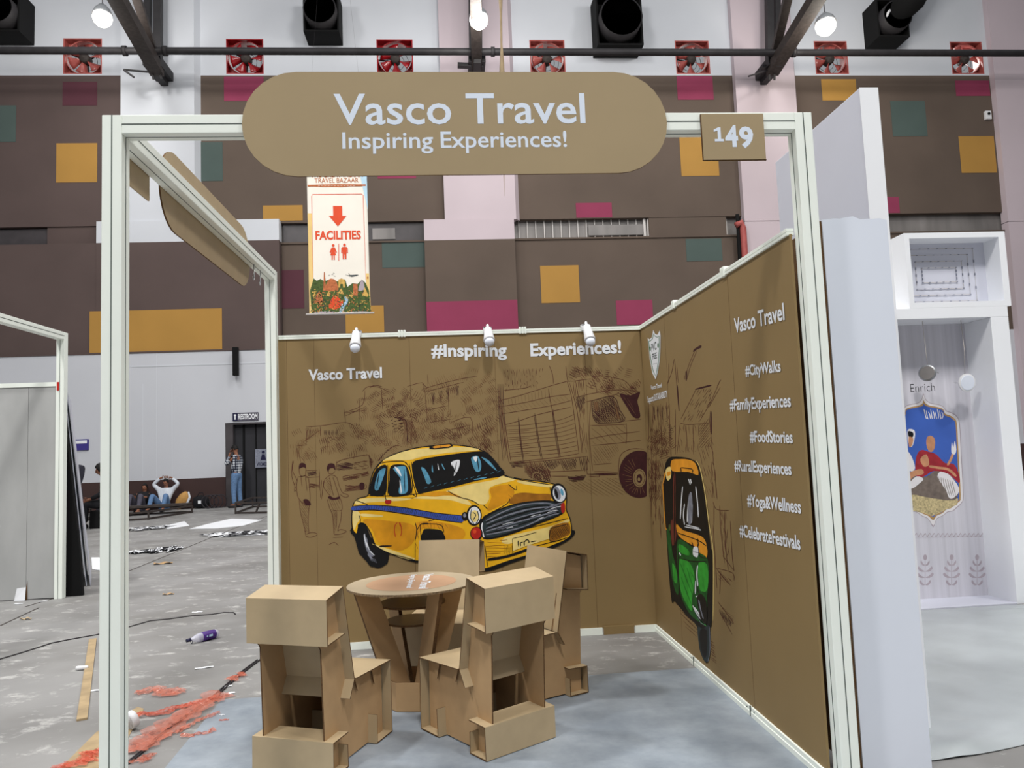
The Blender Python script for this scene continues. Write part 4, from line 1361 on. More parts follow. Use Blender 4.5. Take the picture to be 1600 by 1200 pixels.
pr.hatch([(1125, 340), (1290, 300), (1378, 488), (1150, 500)], 1.3, 16, 5, D2)
pr.smooth([(1340, 275), (1420, 290), (1500, 262), (1480, 330), (1495, 400), (1500, 462), (1450, 460), (1400, 385)], D2, 3)
for L in ([(1372, 300), (1440, 400), (1470, 445)], [(1400, 310), (1450, 390)]): pr.stroke(L, 3, 'ink_light', up=True)
# wheels of the truck
W = [p for p in [(1495 + 160 * math.cos(a * 0.1257), 905 + 185 * math.sin(a * 0.1257)) for a in range(50)]]
W = [(min(x, 1553), y) for x, y in W]
pr.poly(W, D2)
pr.k += 1
for k in range(30):
    a = k * 0.2094 + random.uniform(-0.05, 0.05)
    p, q = (1495 + 62 * math.cos(a), 925 + 88 * math.sin(a)), (1495 + 138 * random.uniform(0.85, 1) * math.cos(a), 908 + 160 * random.uniform(0.85, 1) * math.sin(a))
    if max(p[0], q[0]) < 1552 and not (-2.6 < ((a + math.pi) % (2 * math.pi)) - math.pi < -0.6 and q[1] < 780):
        pr.stroke([p, q], 6, 'ink_light')
pr.ell(1495, 935, 50, 72, 'print'); pr.curve([(1495 + 40 * math.cos(k * .3), 935 + 60 * math.sin(k * .3)) for k in range(22)], 4, D1, 2)
pr.ell(1495, 938, 22, 34, D2); pr.ell(1492, 945, 10, 14, 'print')
pr.hatch([(590, 815), (640, 800), (740, 815), (800, 880), (805, 960), (720, 965), (650, 940), (600, 890)], 1.2, 9, 6, D1, 0.4)
pr.hatch([(620, 850), (700, 830), (790, 900), (800, 960), (720, 965), (640, 930)], 0.6, 12, 5, D2, 0.4)
pr.curve([(660, 960), (665, 905), (700, 890), (735, 920), (735, 965)], 6, 'print', 4, up=True)
pr.hatch([(480, 812), (600, 800), (600, 845), (500, 850)], 0.1, 9, 6, D2, 0.4)
pr.hatch([(740, 800), (800, 795), (880, 790), (1010, 780), (1000, 860), (900, 880), (880, 825), (820, 870), (760, 850)], 1.1, 10, 6, D2, 0.4)
pr.hatch([(930, 925), (1080, 912), (1060, 950), (1000, 965), (950, 955)], 0.1, 6, 6, D2, 0.3)
pr.hatch([(1100, 900), (1190, 895), (1330, 895), (1330, 910), (1110, 915)], 0.0, 6, 5, D2, 0.3)
pr.hatch([(900, 960), (1320, 930), (1400, 1060), (1250, 1080), (1000, 1040)], 0.55, 20, 3, D0)
pr.hatch([(1025, 770), (1095, 765), (1100, 870), (1040, 870)], 1.4, 12, 6, D2, 0.4)
pr.frame(1, 0, 0)
sketch = pr
wpart(pr.mb, 'street_sketch', pr.mats, bw, fix=False)

# ---- lettering on the back wall
pr = Print(back_plane, base=0.004)
pr.text('Vasco Travel', (482, 594), (597, 590), 16, 'white_print', 0.03)
wpart(pr.mb, 'lettering', pr.mats, bw, fix=False)
pr = Print(back_plane, base=0.004)
pr.text('#Inspiring', (674, 557), (792, 556), 18.5, 'white_print', 0.032)
wpart(pr.mb, 'lettering', pr.mats, bw, fix=False)
pr = Print(back_plane, base=0.004)
pr.text('Experiences!', (829, 556), (971, 551), 18.5, 'white_print', 0.032)
wpart(pr.mb, 'lettering', pr.mats, bw, fix=False)

# ---- taxi (crop scale 4.324, origin 540,680)
pr = Print(back_plane, 4.324, (540, 680), base=0.006)
K = 'black'
body = [(45, 500), (62, 450), (95, 425), (150, 408), (162, 340), (188, 248), (240, 180), (330, 128), (450, 92), (570, 74), (720, 66), (840, 78), (905, 98), (960, 125), (1030, 200), (1068, 268), (1200, 298), (1330, 315), (1400, 328), (1462, 355), (1492, 420), (1490, 500), (1518, 570), (1526, 660), (1490, 705), (1400, 745), (1250, 805), (1100, 850), (950, 900), (900, 885), (700, 855), (470, 848), (380, 825), (290, 795), (205, 745), (172, 665), (130, 600), (92, 600), (75, 665), (45, 625)]
sh = [(30, 640), (80, 690), (100, 800), (140, 850), (180, 890), (280, 870), (300, 805), (470, 860), (700, 870), (940, 920), (1110, 868), (1400, 765), (1530, 690), (1528, 640), (1300, 700), (600, 760), (200, 700)]
pr.smooth(sh, K)
pr.smooth([(40, 628), (80, 670), (96, 760), (130, 830), (165, 870), (120, 815), (92, 800), (60, 690), (36, 660)], K)
w = pr.smooth([(80, 610), (130, 605), (165, 680), (200, 745), (280, 790), (290, 840), (262, 880), (215, 898), (165, 868), (125, 800), (90, 700)], K)
o = pr.smooth(body, 'yellow')
pr.k += 1
pr.stroke(o, 7, K, closed=True)
# wheel arch and tyre on top of the body
pr.smooth([(82, 606), (118, 598), (150, 640), (178, 720), (215, 760), (275, 790), (282, 850), (240, 890), (190, 885), (150, 845), (118, 790), (96, 700)], K)
for L in ([(128, 665), (135, 730), (155, 790), (188, 818)], [(138, 690), (150, 760), (178, 800)], [(150, 800), (180, 838)]): pr.curve(L, 13, 'chrome_grey', 4, up=True)
for L in ([(125, 668), (130, 700), (145, 760)], [(160, 780), (195, 812)], [(140, 720), (160, 775)]): pr.curve(L, 6, 'white_print', 3, up=True)
for k in range(6): pr.stroke([(160 + k * 8, 818 + k * 4), (170 + k * 8, 848 + k * 3)], 4, 'chrome_grey', up=(k == 0))
# cream light patches of the painting
for P in ([(250, 172), (330, 132), (450, 98), (700, 78), (860, 86), (890, 102), (700, 118), (520, 145), (430, 168), (300, 168)], [(680, 378), (850, 330), (1010, 300), (1060, 275), (1150, 300), (980, 350), (970, 430), (930, 470), (840, 440), (720, 400)],
          [(60, 455), (110, 428), (300, 422), (520, 430), (700, 438), (800, 465), (850, 470), (800, 425), (700, 408), (500, 415), (400, 440), (150, 455), (80, 470)], [(1160, 305), (1300, 322), (1395, 335), (1380, 352), (1200, 330)], [(50, 510), (90, 520), (100, 560), (75, 600), (60, 640), (48, 600)],
          [(1080, 690), (1370, 620), (1500, 570), (1500, 590), (1370, 660), (1100, 735)], [(180, 735), (250, 755), (380, 800), (470, 835), (420, 838), (300, 798)], [(110, 530), (240, 540), (240, 552), (120, 550)], [(168, 400), (180, 320), (205, 240), (250, 185), (215, 240), (190, 320), (178, 395)]):
    pr.smooth(P, 'cream')
for P in ([(1130, 405), (1200, 388), (1290, 395), (1385, 400), (1372, 446), (1250, 452), (1110, 462)], [(1385, 625), (1500, 590), (1518, 660), (1470, 690), (1385, 715)]): pr.smooth(P, 'orange_brown')
for P in ([(980, 360), (1100, 335), (1140, 390), (1090, 450), (960, 510), (985, 420)], [(470, 600), (560, 580), (700, 600), (800, 640), (790, 700), (660, 700), (660, 640), (520, 630), (480, 700)], [(120, 570), (300, 580), (460, 610), (460, 720), (360, 780), (220, 720), (180, 640)],
          [(500, 400), (680, 380), (800, 430), (700, 405), (600, 415)], [(240, 740), (310, 745), (305, 752), (240, 750)]): pr.smooth(P, 'amber')
pr.hatch([(470, 600), (560, 580), (690, 600), (680, 640), (520, 630), (480, 800)], 1.3, 26, 4, 'orange_brown')
pr.hatch([(945, 730), (1090, 700), (1110, 760), (1000, 830), (945, 840)], 0.0, 20, 5, 'orange_brown')
pr.hatch([(1100, 400), (1370, 400), (1360, 446), (1110, 458)], 0.7, 14, 4, 'orange_brown')
# windows
for P in ([(165, 400), (168, 350), (188, 275), (215, 228), (272, 205), (275, 290), (262, 400)], [(298, 405), (300, 300), (308, 212), (390, 202), (420, 232), (440, 310), (440, 385), (405, 405)],
          [(455, 192), (520, 165), (700, 135), (908, 112), (960, 135), (1030, 205), (1066, 268), (900, 298), (700, 345), (520, 388), (488, 380), (462, 290)]):
    o = pr.smooth(P, K)
    pr.stroke(o, 8, K, closed=True)
for P in ([(205, 300), (230, 240), (268, 222), (262, 262), (238, 330), (218, 372), (196, 362)], [(325, 220), (395, 208), (412, 245), (420, 372), (382, 398), (358, 382), (372, 300), (335, 245)], [(510, 218), (542, 235), (578, 312), (552, 328), (532, 280)],
          [(852, 150), (892, 140), (916, 190), (910, 240), (878, 242), (852, 178)], [(918, 148), (968, 172), (1022, 238), (1000, 226), (950, 180)], [(870, 296), (950, 282), (940, 292), (880, 302)], [(585, 200), (592, 250), (582, 240)], [(650, 190), (672, 235), (655, 215)]):
    pr.smooth(P, 'sky_blue')
for P in ([(712, 185), (770, 168), (762, 228), (732, 275), (735, 235)], [(330, 212), (360, 230), (378, 278), (352, 250)], [(862, 150), (892, 146), (880, 180)], [(365, 300), (380, 370), (372, 390)], [(622, 190), (632, 232), (626, 228)]):
    pr.smooth(P, 'white_print')
pr.k += 1
for L in ([(720, 200), (745, 260)], [(750, 180), (740, 240)], [(335, 300), (350, 390)], [(225, 260), (210, 360)], [(395, 230), (400, 380)], [(890, 150), (900, 238)]): pr.curve(L, 6, K, 3)
for k in range(12): pr.stroke([(530 + k * 45, 360 - k * 10), (552 + k * 45, 350 - k * 10)], 4, 'sky_blue')
# pillars, door lines, outlines
for L in ([(283, 200), (278, 300), (268, 405), (275, 440)], [(292, 195), (288, 300), (285, 405)], [(180, 300), (215, 215), (250, 185), (380, 175), (412, 195)], [(430, 190), (450, 300), (480, 410), (455, 400)], [(445, 180), (470, 330), (492, 385)], [(405, 180), (440, 240), (452, 330), (445, 400)],
          [(150, 408), (280, 410), (440, 400), (520, 392)], [(70, 440), (100, 450), (150, 470)], [(520, 388), (700, 352), (900, 302), (1066, 272)], [(690, 375), (760, 415), (850, 440), (900, 470)], [(1100, 330), (1150, 370), (1155, 340)], [(1110, 430), (1080, 470), (930, 550)], [(930, 470), (960, 500)],
          [(470, 590), (480, 640), (470, 715)], [(505, 610), (520, 600), (640, 605), (665, 660)], [(505, 610), (510, 720)], [(480, 645), (510, 600), (560, 595)], [(130, 600), (165, 690), (200, 745), (290, 795), (380, 820), (470, 845)], [(930, 700), (1100, 660), (1300, 612), (1500, 562)],
          [(960, 835), (1100, 810), (1250, 760), (1480, 700)], [(940, 740), (960, 890)], [(90, 540), (100, 580), (80, 640)], [(1385, 630), (1500, 600)], [(1385, 630), (1385, 720), (1500, 690)], [(560, 578), (600, 570)], [(1070, 275), (1200, 305), (1390, 335)], [(1380, 350), (1395, 420)], [(470, 845), (470, 720)]):
    pr.curve(L, 5, K, 4)
pr.smooth([(240, 745), (310, 745), (300, 752), (232, 755)], K)
pr.smooth([(970, 835), (1100, 808), (1245, 765), (1250, 775), (1100, 826), (975, 848)], K)
# blue stripe
pr.smooth([(48, 482), (120, 474), (200, 476), (400, 492), (600, 526), (784, 545), (786, 588), (700, 580), (600, 562), (400, 528), (200, 502), (52, 508)], 'stripe_blue')
pr.hatch([(48, 484), (200, 478), (400, 494), (600, 528), (784, 548), (786, 586), (600, 560), (400, 526), (200, 502), (52, 506)], 1.9, 13, 4, 'logo_dark')
pr.k += 1
for L in ([(48, 480), (200, 473), (400, 490), (600, 524), (785, 543)], [(52, 510), (200, 506), (400, 532), (600, 566), (790, 592)]): pr.curve(L, 5, K, 4)
pr.hatch([(200, 476), (400, 488), (600, 520), (780, 540), (600, 532), (400, 500)], 1.8, 26, 3, K)
# square opening, lamps, handle, C mark
pr.smooth([(516, 712), (522, 650), (545, 632), (640, 640), (662, 665), (665, 712)], K)
pr.smooth([(268, 440), (305, 438), (308, 456), (290, 466), (270, 460)], 'red')
for L in ([(350, 590), (334, 610), (330, 650), (338, 688)], [(362, 590), (376, 620), (378, 660), (370, 682)]): pr.curve(L, 5, 'red', 4, up=True)
pr.poly([(360, 588), (370, 592), (376, 618), (366, 610)], 'red')
pr.ell(868, 542, 52, 70, K); pr.ell(870, 542, 42, 58, 'white_print'); pr.ell(872, 546, 26, 40, 'cream'); pr.ell(806, 548, 22, 30, K); pr.ell(804, 542, 10, 14, 'chrome_grey')
for L in ([(850, 500), (845, 560), (868, 600)], [(890, 510), (900, 560), (880, 598)], [(860, 520), (880, 540), (860, 575)]): pr.curve(L, 6, 'logo_dark', 4, up=True)
pr.ell(1440, 392, 54, 68, K, -0.25); pr.ell(1443, 395, 42, 56, 'white_print', -0.25); pr.ell(1430, 392, 22, 46, 'chrome_grey', -0.25); pr.ell(1424, 395, 10, 34, K, -0.25); pr.ell(1462, 385, 10, 24, 'sky_blue', -0.25)
gr = [(920, 600), (960, 552), (1060, 500), (1200, 462), (1370, 450), (1445, 478), (1455, 525), (1300, 585), (1110, 655), (965, 692), (930, 655)]
pr.smooth([(905, 590), (950, 540), (1060, 490), (1200, 452), (1380, 440), (1460, 470), (1468, 530), (1310, 598), (1110, 672), (955, 704), (915, 665)], K)
pr.smooth(gr, 'logo_dark')
pr.k += 1
for k in range(9):
    f = k / 8
    pts = [(945 + f * 10, 580 + f * 95), (1060, 520 + f * 130), (1200, 475 + f * 140), (1360, 462 + f * 90), (1440, 490 + f * 40)]
    pr.curve([(x + random.uniform(-6, 6), y + random.uniform(-5, 5)) for x, y in pts], 8, 'chrome_grey' if k % 2 == 0 else K, 5, up=True)
for k in range(26):
    f = random.uniform(0.05, 0.95); x = random.uniform(960, 1380); l = random.uniform(40, 120)
    y = 560 + f * 110 - (x - 950) * 0.24
    pr.curve([(x, y), (x + l * .5, y - l * 0.16), (x + l, y - l * 0.26)], 4, random.choice(['chrome_grey', 'white_print', K, 'chrome_grey']), 3)
pr.curve([(925, 590), (920, 630), (935, 690)], 9, 'white_print', 4, up=True)
pr.ell(884, 664, 42, 46, K); pr.ell(882, 662, 35, 40, 'red'); pr.ell(872, 650, 12, 14, 'banner_red')
pr.smooth([(1455, 470), (1478, 458), (1482, 510), (1462, 525)], 'red')
pr.poly([(1128, 698), (1370, 640), (1376, 700), (1215, 750), (1130, 782)], 'cream')
pr.stroke([(1128, 698), (1130, 782)], 8, K, up=True)
pr.curve([(1128, 698), (1200, 682), (1290, 655)], 5, K, 3)
for L in ([(1165, 712), (1168, 752)], [(1180, 722), (1182, 750)], [(1182, 728), (1198, 722)], [(1205, 715), (1208, 748)], [(1208, 722), (1225, 706), (1238, 716), (1238, 730)], [(1250, 722), (1290, 714)]): pr.curve(L, 8, K, 3)
for k in range(7): pr.stroke([(1070 + k * 9, 745 + (k % 3) * 6), (1072 + k * 9, 800 - (k % 2) * 10)], 4, K)
pr.hatch([(1385, 632), (1500, 602), (1515, 655), (1460, 690), (1390, 712)], 1.0, 10, 4, K)
# roof sign
pr.poly([(566, 78), (600, 66), (712, 56), (726, 72), (700, 84), (600, 94), (566, 92)], K)
pr.poly([(585, 80), (605, 72), (702, 62), (712, 72), (690, 78), (600, 88)], 'auto_orange')
pr.stroke([(640, 70), (642, 84)], 4, K, up=True)
wpart(pr.mb, 'taxi_print', pr.mats, bw, fix=False)

# ---- right wall: sketch of a street
pr = Print(right_plane)
pr.frame(4.2857, 990, 500)
for L in ([(410, 205), (370, 300), (350, 370)], [(425, 205), (380, 310), (358, 395)], [(400, 208), (445, 175)], [(235, 290), (235, 400), (222, 430)], [(272, 260), (255, 350), (228, 420)], [(275, 265), (290, 450), (305, 600)], [(290, 310), (298, 420)], [(340, 370), (340, 400)],
          [(420, 460), (370, 560), (315, 665)], [(580, 400), (520, 540), (440, 680)], [(580, 450), (500, 590)], [(310, 690), (370, 700), (500, 690)], [(505, 640), (520, 800), (540, 1000), (560, 1200)], [(240, 560), (245, 900)], [(310, 700), (290, 900)], [(130, 560), (120, 900), (130, 1150)],
          [(180, 560), (190, 900)], [(100, 560), (100, 820)], [(220, 550), (225, 660)], [(350, 700), (360, 880)], [(400, 700), (400, 900)], [(280, 600), (280, 900)], [(150, 880), (150, 1190)], [(545, 1000), (555, 1190)], [(520, 950), (530, 1190)], [(585, 400), (560, 440)]):
    pr.curve(L, 3.2, D1, 4)
pr.smooth([(400, 215), (405, 195), (450, 168), (452, 185), (420, 200)], D2, 3)
pr.smooth([(348, 345), (358, 350), (355, 405), (348, 395)], D2, 3)
pr.smooth([(420, 458), (512, 434), (512, 444), (425, 466)], D2, 3)
pr.smooth([(512, 622), (522, 622), (524, 760), (516, 740)], D2, 3)
pr.smooth([(288, 450), (296, 450), (306, 598), (300, 590)], D2, 3)
pr.hatch([(425, 470), (520, 455), (520, 540), (440, 680), (320, 680)], 2.1, 12, 3, D1, 0.4, 60)
pr.hatch([(440, 700), (505, 660), (515, 850), (440, 860)], 2.2, 11, 3, D1, 0.4)
pr.hatch([(310, 700), (440, 700), (440, 880), (300, 890)], 1.45, 18, 3, D1, 0.4, 80)
pr.hatch([(120, 570), (240, 570), (240, 900), (110, 900)], 1.5, 15, 3, D1, 0.4, 60, 0.5)
pr.scribble([(120, 730), (240, 700), (240, 880), (110, 900)], 130, 34, 3, D1, 0.9, 1.5, 0.9)
pr.scribble([(100, 880), (200, 900), (190, 1190), (120, 1190)], 90, 40, 3, D1, 1.4, 0.6, 0.5)
pr.hatch([(440, 880), (530, 800), (550, 1190), (480, 1190)], 1.3, 16, 3, D1, 0.4, 70)
for x in (135, 160, 190, 222): pr.curve([(x, 580), (x + 3, 670)], 6, D2, 3)
pr.scribble([(215, 700), (250, 700), (250, 760), (215, 760)], 30, 20, 3, D2)
# lower part (crop scale 3.333, origin 1000,700)
pr.frame(3.333, 1000, 700)
for L in ([(380, 280), (400, 320), (465, 325)], [(385, 290), (385, 400)], [(415, 300), (420, 420), (440, 600)], [(440, 340), (445, 500), (460, 640)], [(470, 380), (480, 560), (490, 640)], [(380, 400), (390, 560), (400, 730)], [(395, 625), (480, 650), (490, 690)], [(395, 625), (470, 715)], [(400, 730), (395, 630)],
          [(430, 560), (490, 640)], [(405, 800), (450, 860), (490, 915)], [(410, 845), (480, 970)], [(420, 640), (415, 760)], [(100, 300), (110, 470)], [(70, 380), (68, 400)], [(60, 100), (58, 360)], [(80, 80), (82, 380)]):
    pr.curve(L, 3, D1, 4)
pr.hatch([(415, 330), (450, 330), (465, 560), (430, 560)], 1.5, 8, 3, D1, 0.4, 50)
pr.hatch([(400, 640), (440, 660), (480, 690), (470, 712), (410, 690)], 0.9, 12, 3, D1)
pr.hatch([(405, 830), (440, 860), (485, 912), (470, 930), (425, 890)], 1.3, 8, 4, D2)
pr.hatch([(420, 820), (490, 880), (485, 900), (430, 850)], 0.6, 8, 2.4, D1)
pr.hatch([(185, 800), (300, 900), (300, 985), (250, 960)], 0.75, 15, 3.4, D1)
pr.hatch([(365, 1000), (385, 1010), (400, 1130), (370, 1100)], 0.7, 11, 3.4, D1)
pr.hatch([(60, 80), (120, 60), (120, 400), (70, 360)], 1.5, 10, 2.6, D1, 0.4, 60, 0.4)
pr.frame(1, 0, 0)
wpart(pr.mb, 'street_sketch', pr.mats, rw, fix=False)

# ---- auto rickshaw on the right wall (crop scale 3.333, origin 1000,700)
pr = Print(right_plane, 3.333, (1000, 700), base=0.003)
body = [(122, 190), (130, 95), (142, 62), (165, 46), (240, 50), (292, 72), (308, 110), (330, 220), (350, 370), (368, 520), (376, 560), (374, 900), (362, 940), (364, 1050), (352, 1116), (332, 1105), (308, 1040), (296, 930), (240, 870), (182, 800), (165, 800), (150, 650), (136, 420)]
o = pr.smooth(body, K, 3)
pr.curve([(292, 66), (314, 110), (338, 230), (360, 400), (382, 560), (380, 900)], 3, 'cream', 4, up=True)
pr.curve([(118, 180), (122, 260), (132, 410), (142, 420)], 4, 'auto_orange', 4, up=True)
for P, m in (([(164, 66), (200, 58), (250, 60), (288, 80), (304, 140), (250, 124), (168, 120)], 'auto_orange'), ([(135, 112), (158, 98), (162, 148), (146, 170), (136, 150)], 'cream'), ([(128, 130), (134, 128), (124, 178), (120, 176)], 'auto_orange'),
             ([(140, 128), (158, 122), (158, 140), (142, 146)], 'auto_orange'), ([(190, 396), (225, 428), (290, 448), (330, 468), (346, 505), (342, 545), (290, 515), (225, 478), (195, 445)], 'auto_orange'), ([(310, 520), (348, 520), (346, 570), (312, 550)], 'auto_orange'),
             ([(196, 480), (250, 500), (300, 540), (352, 580), (356, 700), (345, 800), (340, 900), (300, 900), (250, 850), (208, 750), (196, 620)], 'auto_dark_green'), ([(206, 580), (260, 600), (285, 680), (270, 790), (270, 850), (235, 800), (208, 720)], 'auto_green'), ([(305, 600), (350, 610), (352, 730), (320, 750), (305, 700)], 'auto_green'),
             ([(140, 420), (158, 450), (168, 540), (196, 660), (200, 760), (182, 740), (160, 640), (146, 520)], 'auto_dark_green'), ([(168, 600), (190, 640), (192, 700), (176, 690)], 'auto_green'), ([(160, 385), (184, 378), (188, 470), (172, 510), (164, 480)], 'auto_maroon'), ([(205, 500), (250, 530), (255, 560), (205, 540)], 'auto_green'),
             ([(150, 400), (160, 400), (158, 430), (150, 425)], 'leaf'), ([(176, 140), (184, 140), (184, 370), (174, 372), (172, 200)], 'auto_maroon'), ([(306, 760), (335, 750), (350, 800), (345, 860), (330, 840)], 'auto_dark_green')):
    pr.smooth(P, m, 3)
pr.smooth([(188, 180), (210, 158), (260, 152), (308, 180), (322, 260), (338, 370), (342, 440), (290, 440), (225, 418), (195, 396), (184, 290)], K, 3)
pr.k += 1
for L in ([(196, 150), (260, 150), (304, 178)], [(212, 102), (270, 110), (272, 130)], [(212, 102), (214, 126)], [(190, 440), (300, 480), (345, 510)], [(300, 500), (310, 560), (345, 575)], [(270, 490), (280, 520)], [(200, 570), (270, 590), (350, 590)], [(300, 590), (290, 700), (310, 760)], [(200, 520), (205, 740), (240, 850)], [(168, 150), (170, 380)], [(300, 470), (305, 510)], [(180, 130), (178, 500)]):
    pr.curve(L, 5, K, 4)
for L in ([(268, 235), (258, 290), (250, 380)], [(262, 230), (272, 300), (268, 390)], [(256, 250), (248, 330), (246, 388)], [(222, 200), (215, 280), (210, 370)], [(232, 290), (226, 350), (232, 400)], [(290, 200), (300, 290), (304, 360)], [(252, 160), (262, 190)], [(262, 160), (268, 185)], [(232, 410), (290, 420), (318, 428)], [(240, 400), (310, 418)]):
    pr.curve(L, 5, 'white_print', 4, up=True)
pr.smooth([(252, 260), (268, 232), (274, 320), (266, 392), (250, 388)], 'chrome_grey', 3)
for L in ([(300, 610), (296, 660), (302, 720)], [(290, 690), (288, 760)], [(310, 780), (322, 830), (328, 880)], [(275, 820), (300, 870), (325, 900)], [(300, 800), (312, 850)], [(285, 830), (320, 885)], [(278, 540), (300, 560)], [(285, 520), (300, 525)], [(205, 545), (212, 560)], [(290, 775), (310, 765)]):
    pr.curve(L, 6, 'white_print', 4, up=True)
pr.smooth([(280, 515), (302, 520), (300, 568), (276, 556)], 'white_print', 3); pr.curve([(275, 540), (305, 545)], 4, K, 2, up=True)
pr.smooth([(296, 780), (318, 760), (345, 800), (348, 900), (330, 930), (312, 880)], K, 3)
pr.curve([(305, 790), (318, 850), (330, 890)], 6, 'chrome_grey', 4, up=True)
for k in range(8): pr.curve([(285 + k * 4, 850 + k * 8), (300 + k * 5, 880 + k * 5), (318 + k * 4, 915 + k * 2)], 3, 'auto_green' if k % 2 else 'chrome_grey', 3, up=(k == 0))
pr.hatch([(208, 600), (285, 660), (268, 840), (215, 740)], 1.2, 22, 3, 'auto_dark_green')
pr.smooth([(300, 935), (330, 940), (360, 925), (362, 1050), (350, 1112), (332, 1102), (309, 1035)], 'logo_dark', 3)
pr.smooth([(312, 950), (348, 950), (350, 1040), (342, 1092), (330, 1085), (314, 1030)], K, 3)
pr.curve([(362, 930), (364, 1050), (353, 1114)], 3, 'chrome_grey', 4, up=True)
wpart(pr.mb, 'rickshaw_print', pr.mats, rw, fix=False)

# ---- lettering and shield on the right wall
RT = [('Vasco Travel', (1148, 520), (1226, 499), 22, 0.022), ('#CityWalks', (1165, 587), (1220, 580), 15.5, 0.024), ('#FamilyExperiences', (1141, 641), (1236, 635), 16, 0.024), ('#FoodStories', (1172, 690), (1239, 692), 16, 0.024),
      ('#RuralExperiences', (1148, 735), (1237, 742), 15.5, 0.024), ('#Yoga&Wellness', (1168, 790), (1252, 802), 17, 0.024), ('#CelebrateFestivals', (1156, 837), (1251, 859), 17, 0.024)]
for txt, p0, p1, cap, bo in RT:
    pr = Print(right_plane, base=0.003)
    pr.text(txt, p0, p1, cap, 'white_print', bo)
    wpart(pr.mb, 'lettering', pr.mats, rw, fix=False)
pr = Print(right_plane, 9.23, (1000, 510), base=0.003)
S = [(110, 162), (135, 190), (170, 160), (192, 50), (215, 105), (250, 122), (284, 58), (296, 130), (294, 330), (282, 500), (255, 660), (226, 765), (180, 680), (140, 470), (125, 300)]
pr.poly(S, 'white_print')
S2 = [(124, 215), (150, 208), (178, 180), (196, 105), (222, 145), (250, 158), (276, 135), (280, 320), (268, 490), (244, 640), (225, 722), (188, 640), (152, 460), (136, 320)]
pr.k += 1
pr.stroke(S2, 10, 'logo_green', closed=True)
pr.ell(146, 325, 10, 36, 'logo_green'); pr.ell(260, 275, 10, 38, 'logo_green')
pr.text('PVC', (168, 370), (238, 330), 110, 'logo_dark', 0.02); pr.text('FREE', (178, 480), (244, 455), 80, 'logo_dark', 0.02)
for k in range(4): pr.stroke([(186 + k * 16, 545 - k * 3), (196 + k * 16, 542 - k * 3)], 18, 'chrome_grey')
wpart(pr.mb, 'shield_logo', pr.mats, rw, fix=False)
pr = Print(right_plane, base=0.003)
pr.text('Vasco Travel', (1017, 609), (1034, 605), 6.5, 'white_print', 0.02)
wpart(pr.mb, 'lettering', pr.mats, rw, fix=False)
pr = Print(right_plane, base=0.003)
pr.text('Supports SUSTAINABILITY', (1012, 629), (1043, 620), 9, 'white_print', 0.02)
wpart(pr.mb, 'lettering', pr.mats, rw, fix=False)

# ================================================================ NEIGHBOURING STANDS
# white end panel right against the booth, torn kraft edge behind it
t = thing('end_panel', 'tall smooth white board panel standing right of the booth post, torn along its top', 'panel', (3.36, 0.15, 0))
x0, x1, zt = 3.2, 3.527, at(1335, 341, Y=0.15).z
mb = MB()
pts = [(x0, 0), (x1, 0), (x1, zt - 0.012)]
for k in range(9):
    pts.append((x1 - (k + 1) * 0.034, zt + random.uniform(-0.006, 0.006) + (0.012 if k in (4, 5) else 0)))
pts.append((x0, zt - 0.004))
mb.prism(pts, 'y', 0.15, 0.158); wpart(mb, 'face_board', 'white_board', t)
mb = MB(); mb.box((x0 - 0.012, 0.158, 0), (x0 + 0.002, 0.185, zt - 0.01)); mb.box((x0 - 0.012, 0.185, 0), (x0 + 0.002, 0.9, zt - 0.02)); wpart(mb, 'kraft_edge', 'edge', t)
mb = MB(); mb.box((x1 - 0.012, 0.158, 0), (x1, 1.4, zt - 0.02)); wpart(mb, 'side_board', 'white_board2', t)

# tall white wall of the neighbour
t = thing('partition_wall', 'tallest plain white partition rising behind the right booth post', 'partition', (3.8, 1.2, 0))
xa = at(1343, 137, Y=0.6).x; za = at(1343, 137, Y=0.6).z; xb = at(1371, 139, Y=0.6).x
yb = 0.6
for k in range(40):
    if at(1211, 240, X=xa).y < yb: break
    yb += 0.05
mb = MB(); mb.box((xa, 0.6, 0), (xb, at(1211, 250, X=xa).y, za)); wpart(mb, 'board', 'white_board2', t, bevel=0.004)
mb = MB(); mb.box((xa - 0.003, 0.597, 0), (xb + 0.002, 0.600, za)); wpart(mb, 'front_edge', 'white_gloss', t)

# white portal stand at far right
YR = 3.1
def rz(x, y): return at(x, y, Y=YR)
t = thing('display_stand', 'glossy white portal stand with papered niche and light box at the right edge', 'display stand', (6.0, YR, 0))
hx0, hx1 = rz(1415, 400).x, rz(1573, 400).x
hz0, hz1 = rz(1490, 480).z, rz(1490, 363).z
bx0, bx1 = 4.6, rz(1585, 490).x
oz = rz(1490, 497).z
cx0, cx1 = rz(1567, 700).x, rz(1567, 700).x + 0.17
mb = MB(); mb.box((bx0, YR, oz), (cx1, YR + 0.4, hz0)); wpart(mb, 'lintel', 'white_gloss', t, bevel=0.004)
mb = MB(); mb.box((cx0, YR, 0), (cx1, YR + 0.4, oz)); wpart(mb, 'column', 'white_gloss', t, bevel=0.004)
M['wallpaper'] = mat('striped_wallpaper', (206, 204, 212), 0.6, 0.10, 3, stretch=(7, 1, 0.05))
mb = MB(); mb.box((bx0, YR + 0.36, 0), (cx0, YR + 0.4, oz)); wpart(mb, 'niche_back', 'wallpaper', t)
mb = MB(); mb.box((bx0, YR, 0), (bx0 + 0.1, YR + 0.36, oz)); wpart(mb, 'column', 'white_gloss', t)
mb = MB(); mb.box((bx0 + 0.1, YR, 0), (cx0, YR + 0.36, 0.012)); wpart(mb, 'niche_floor', 'white_board2', t)
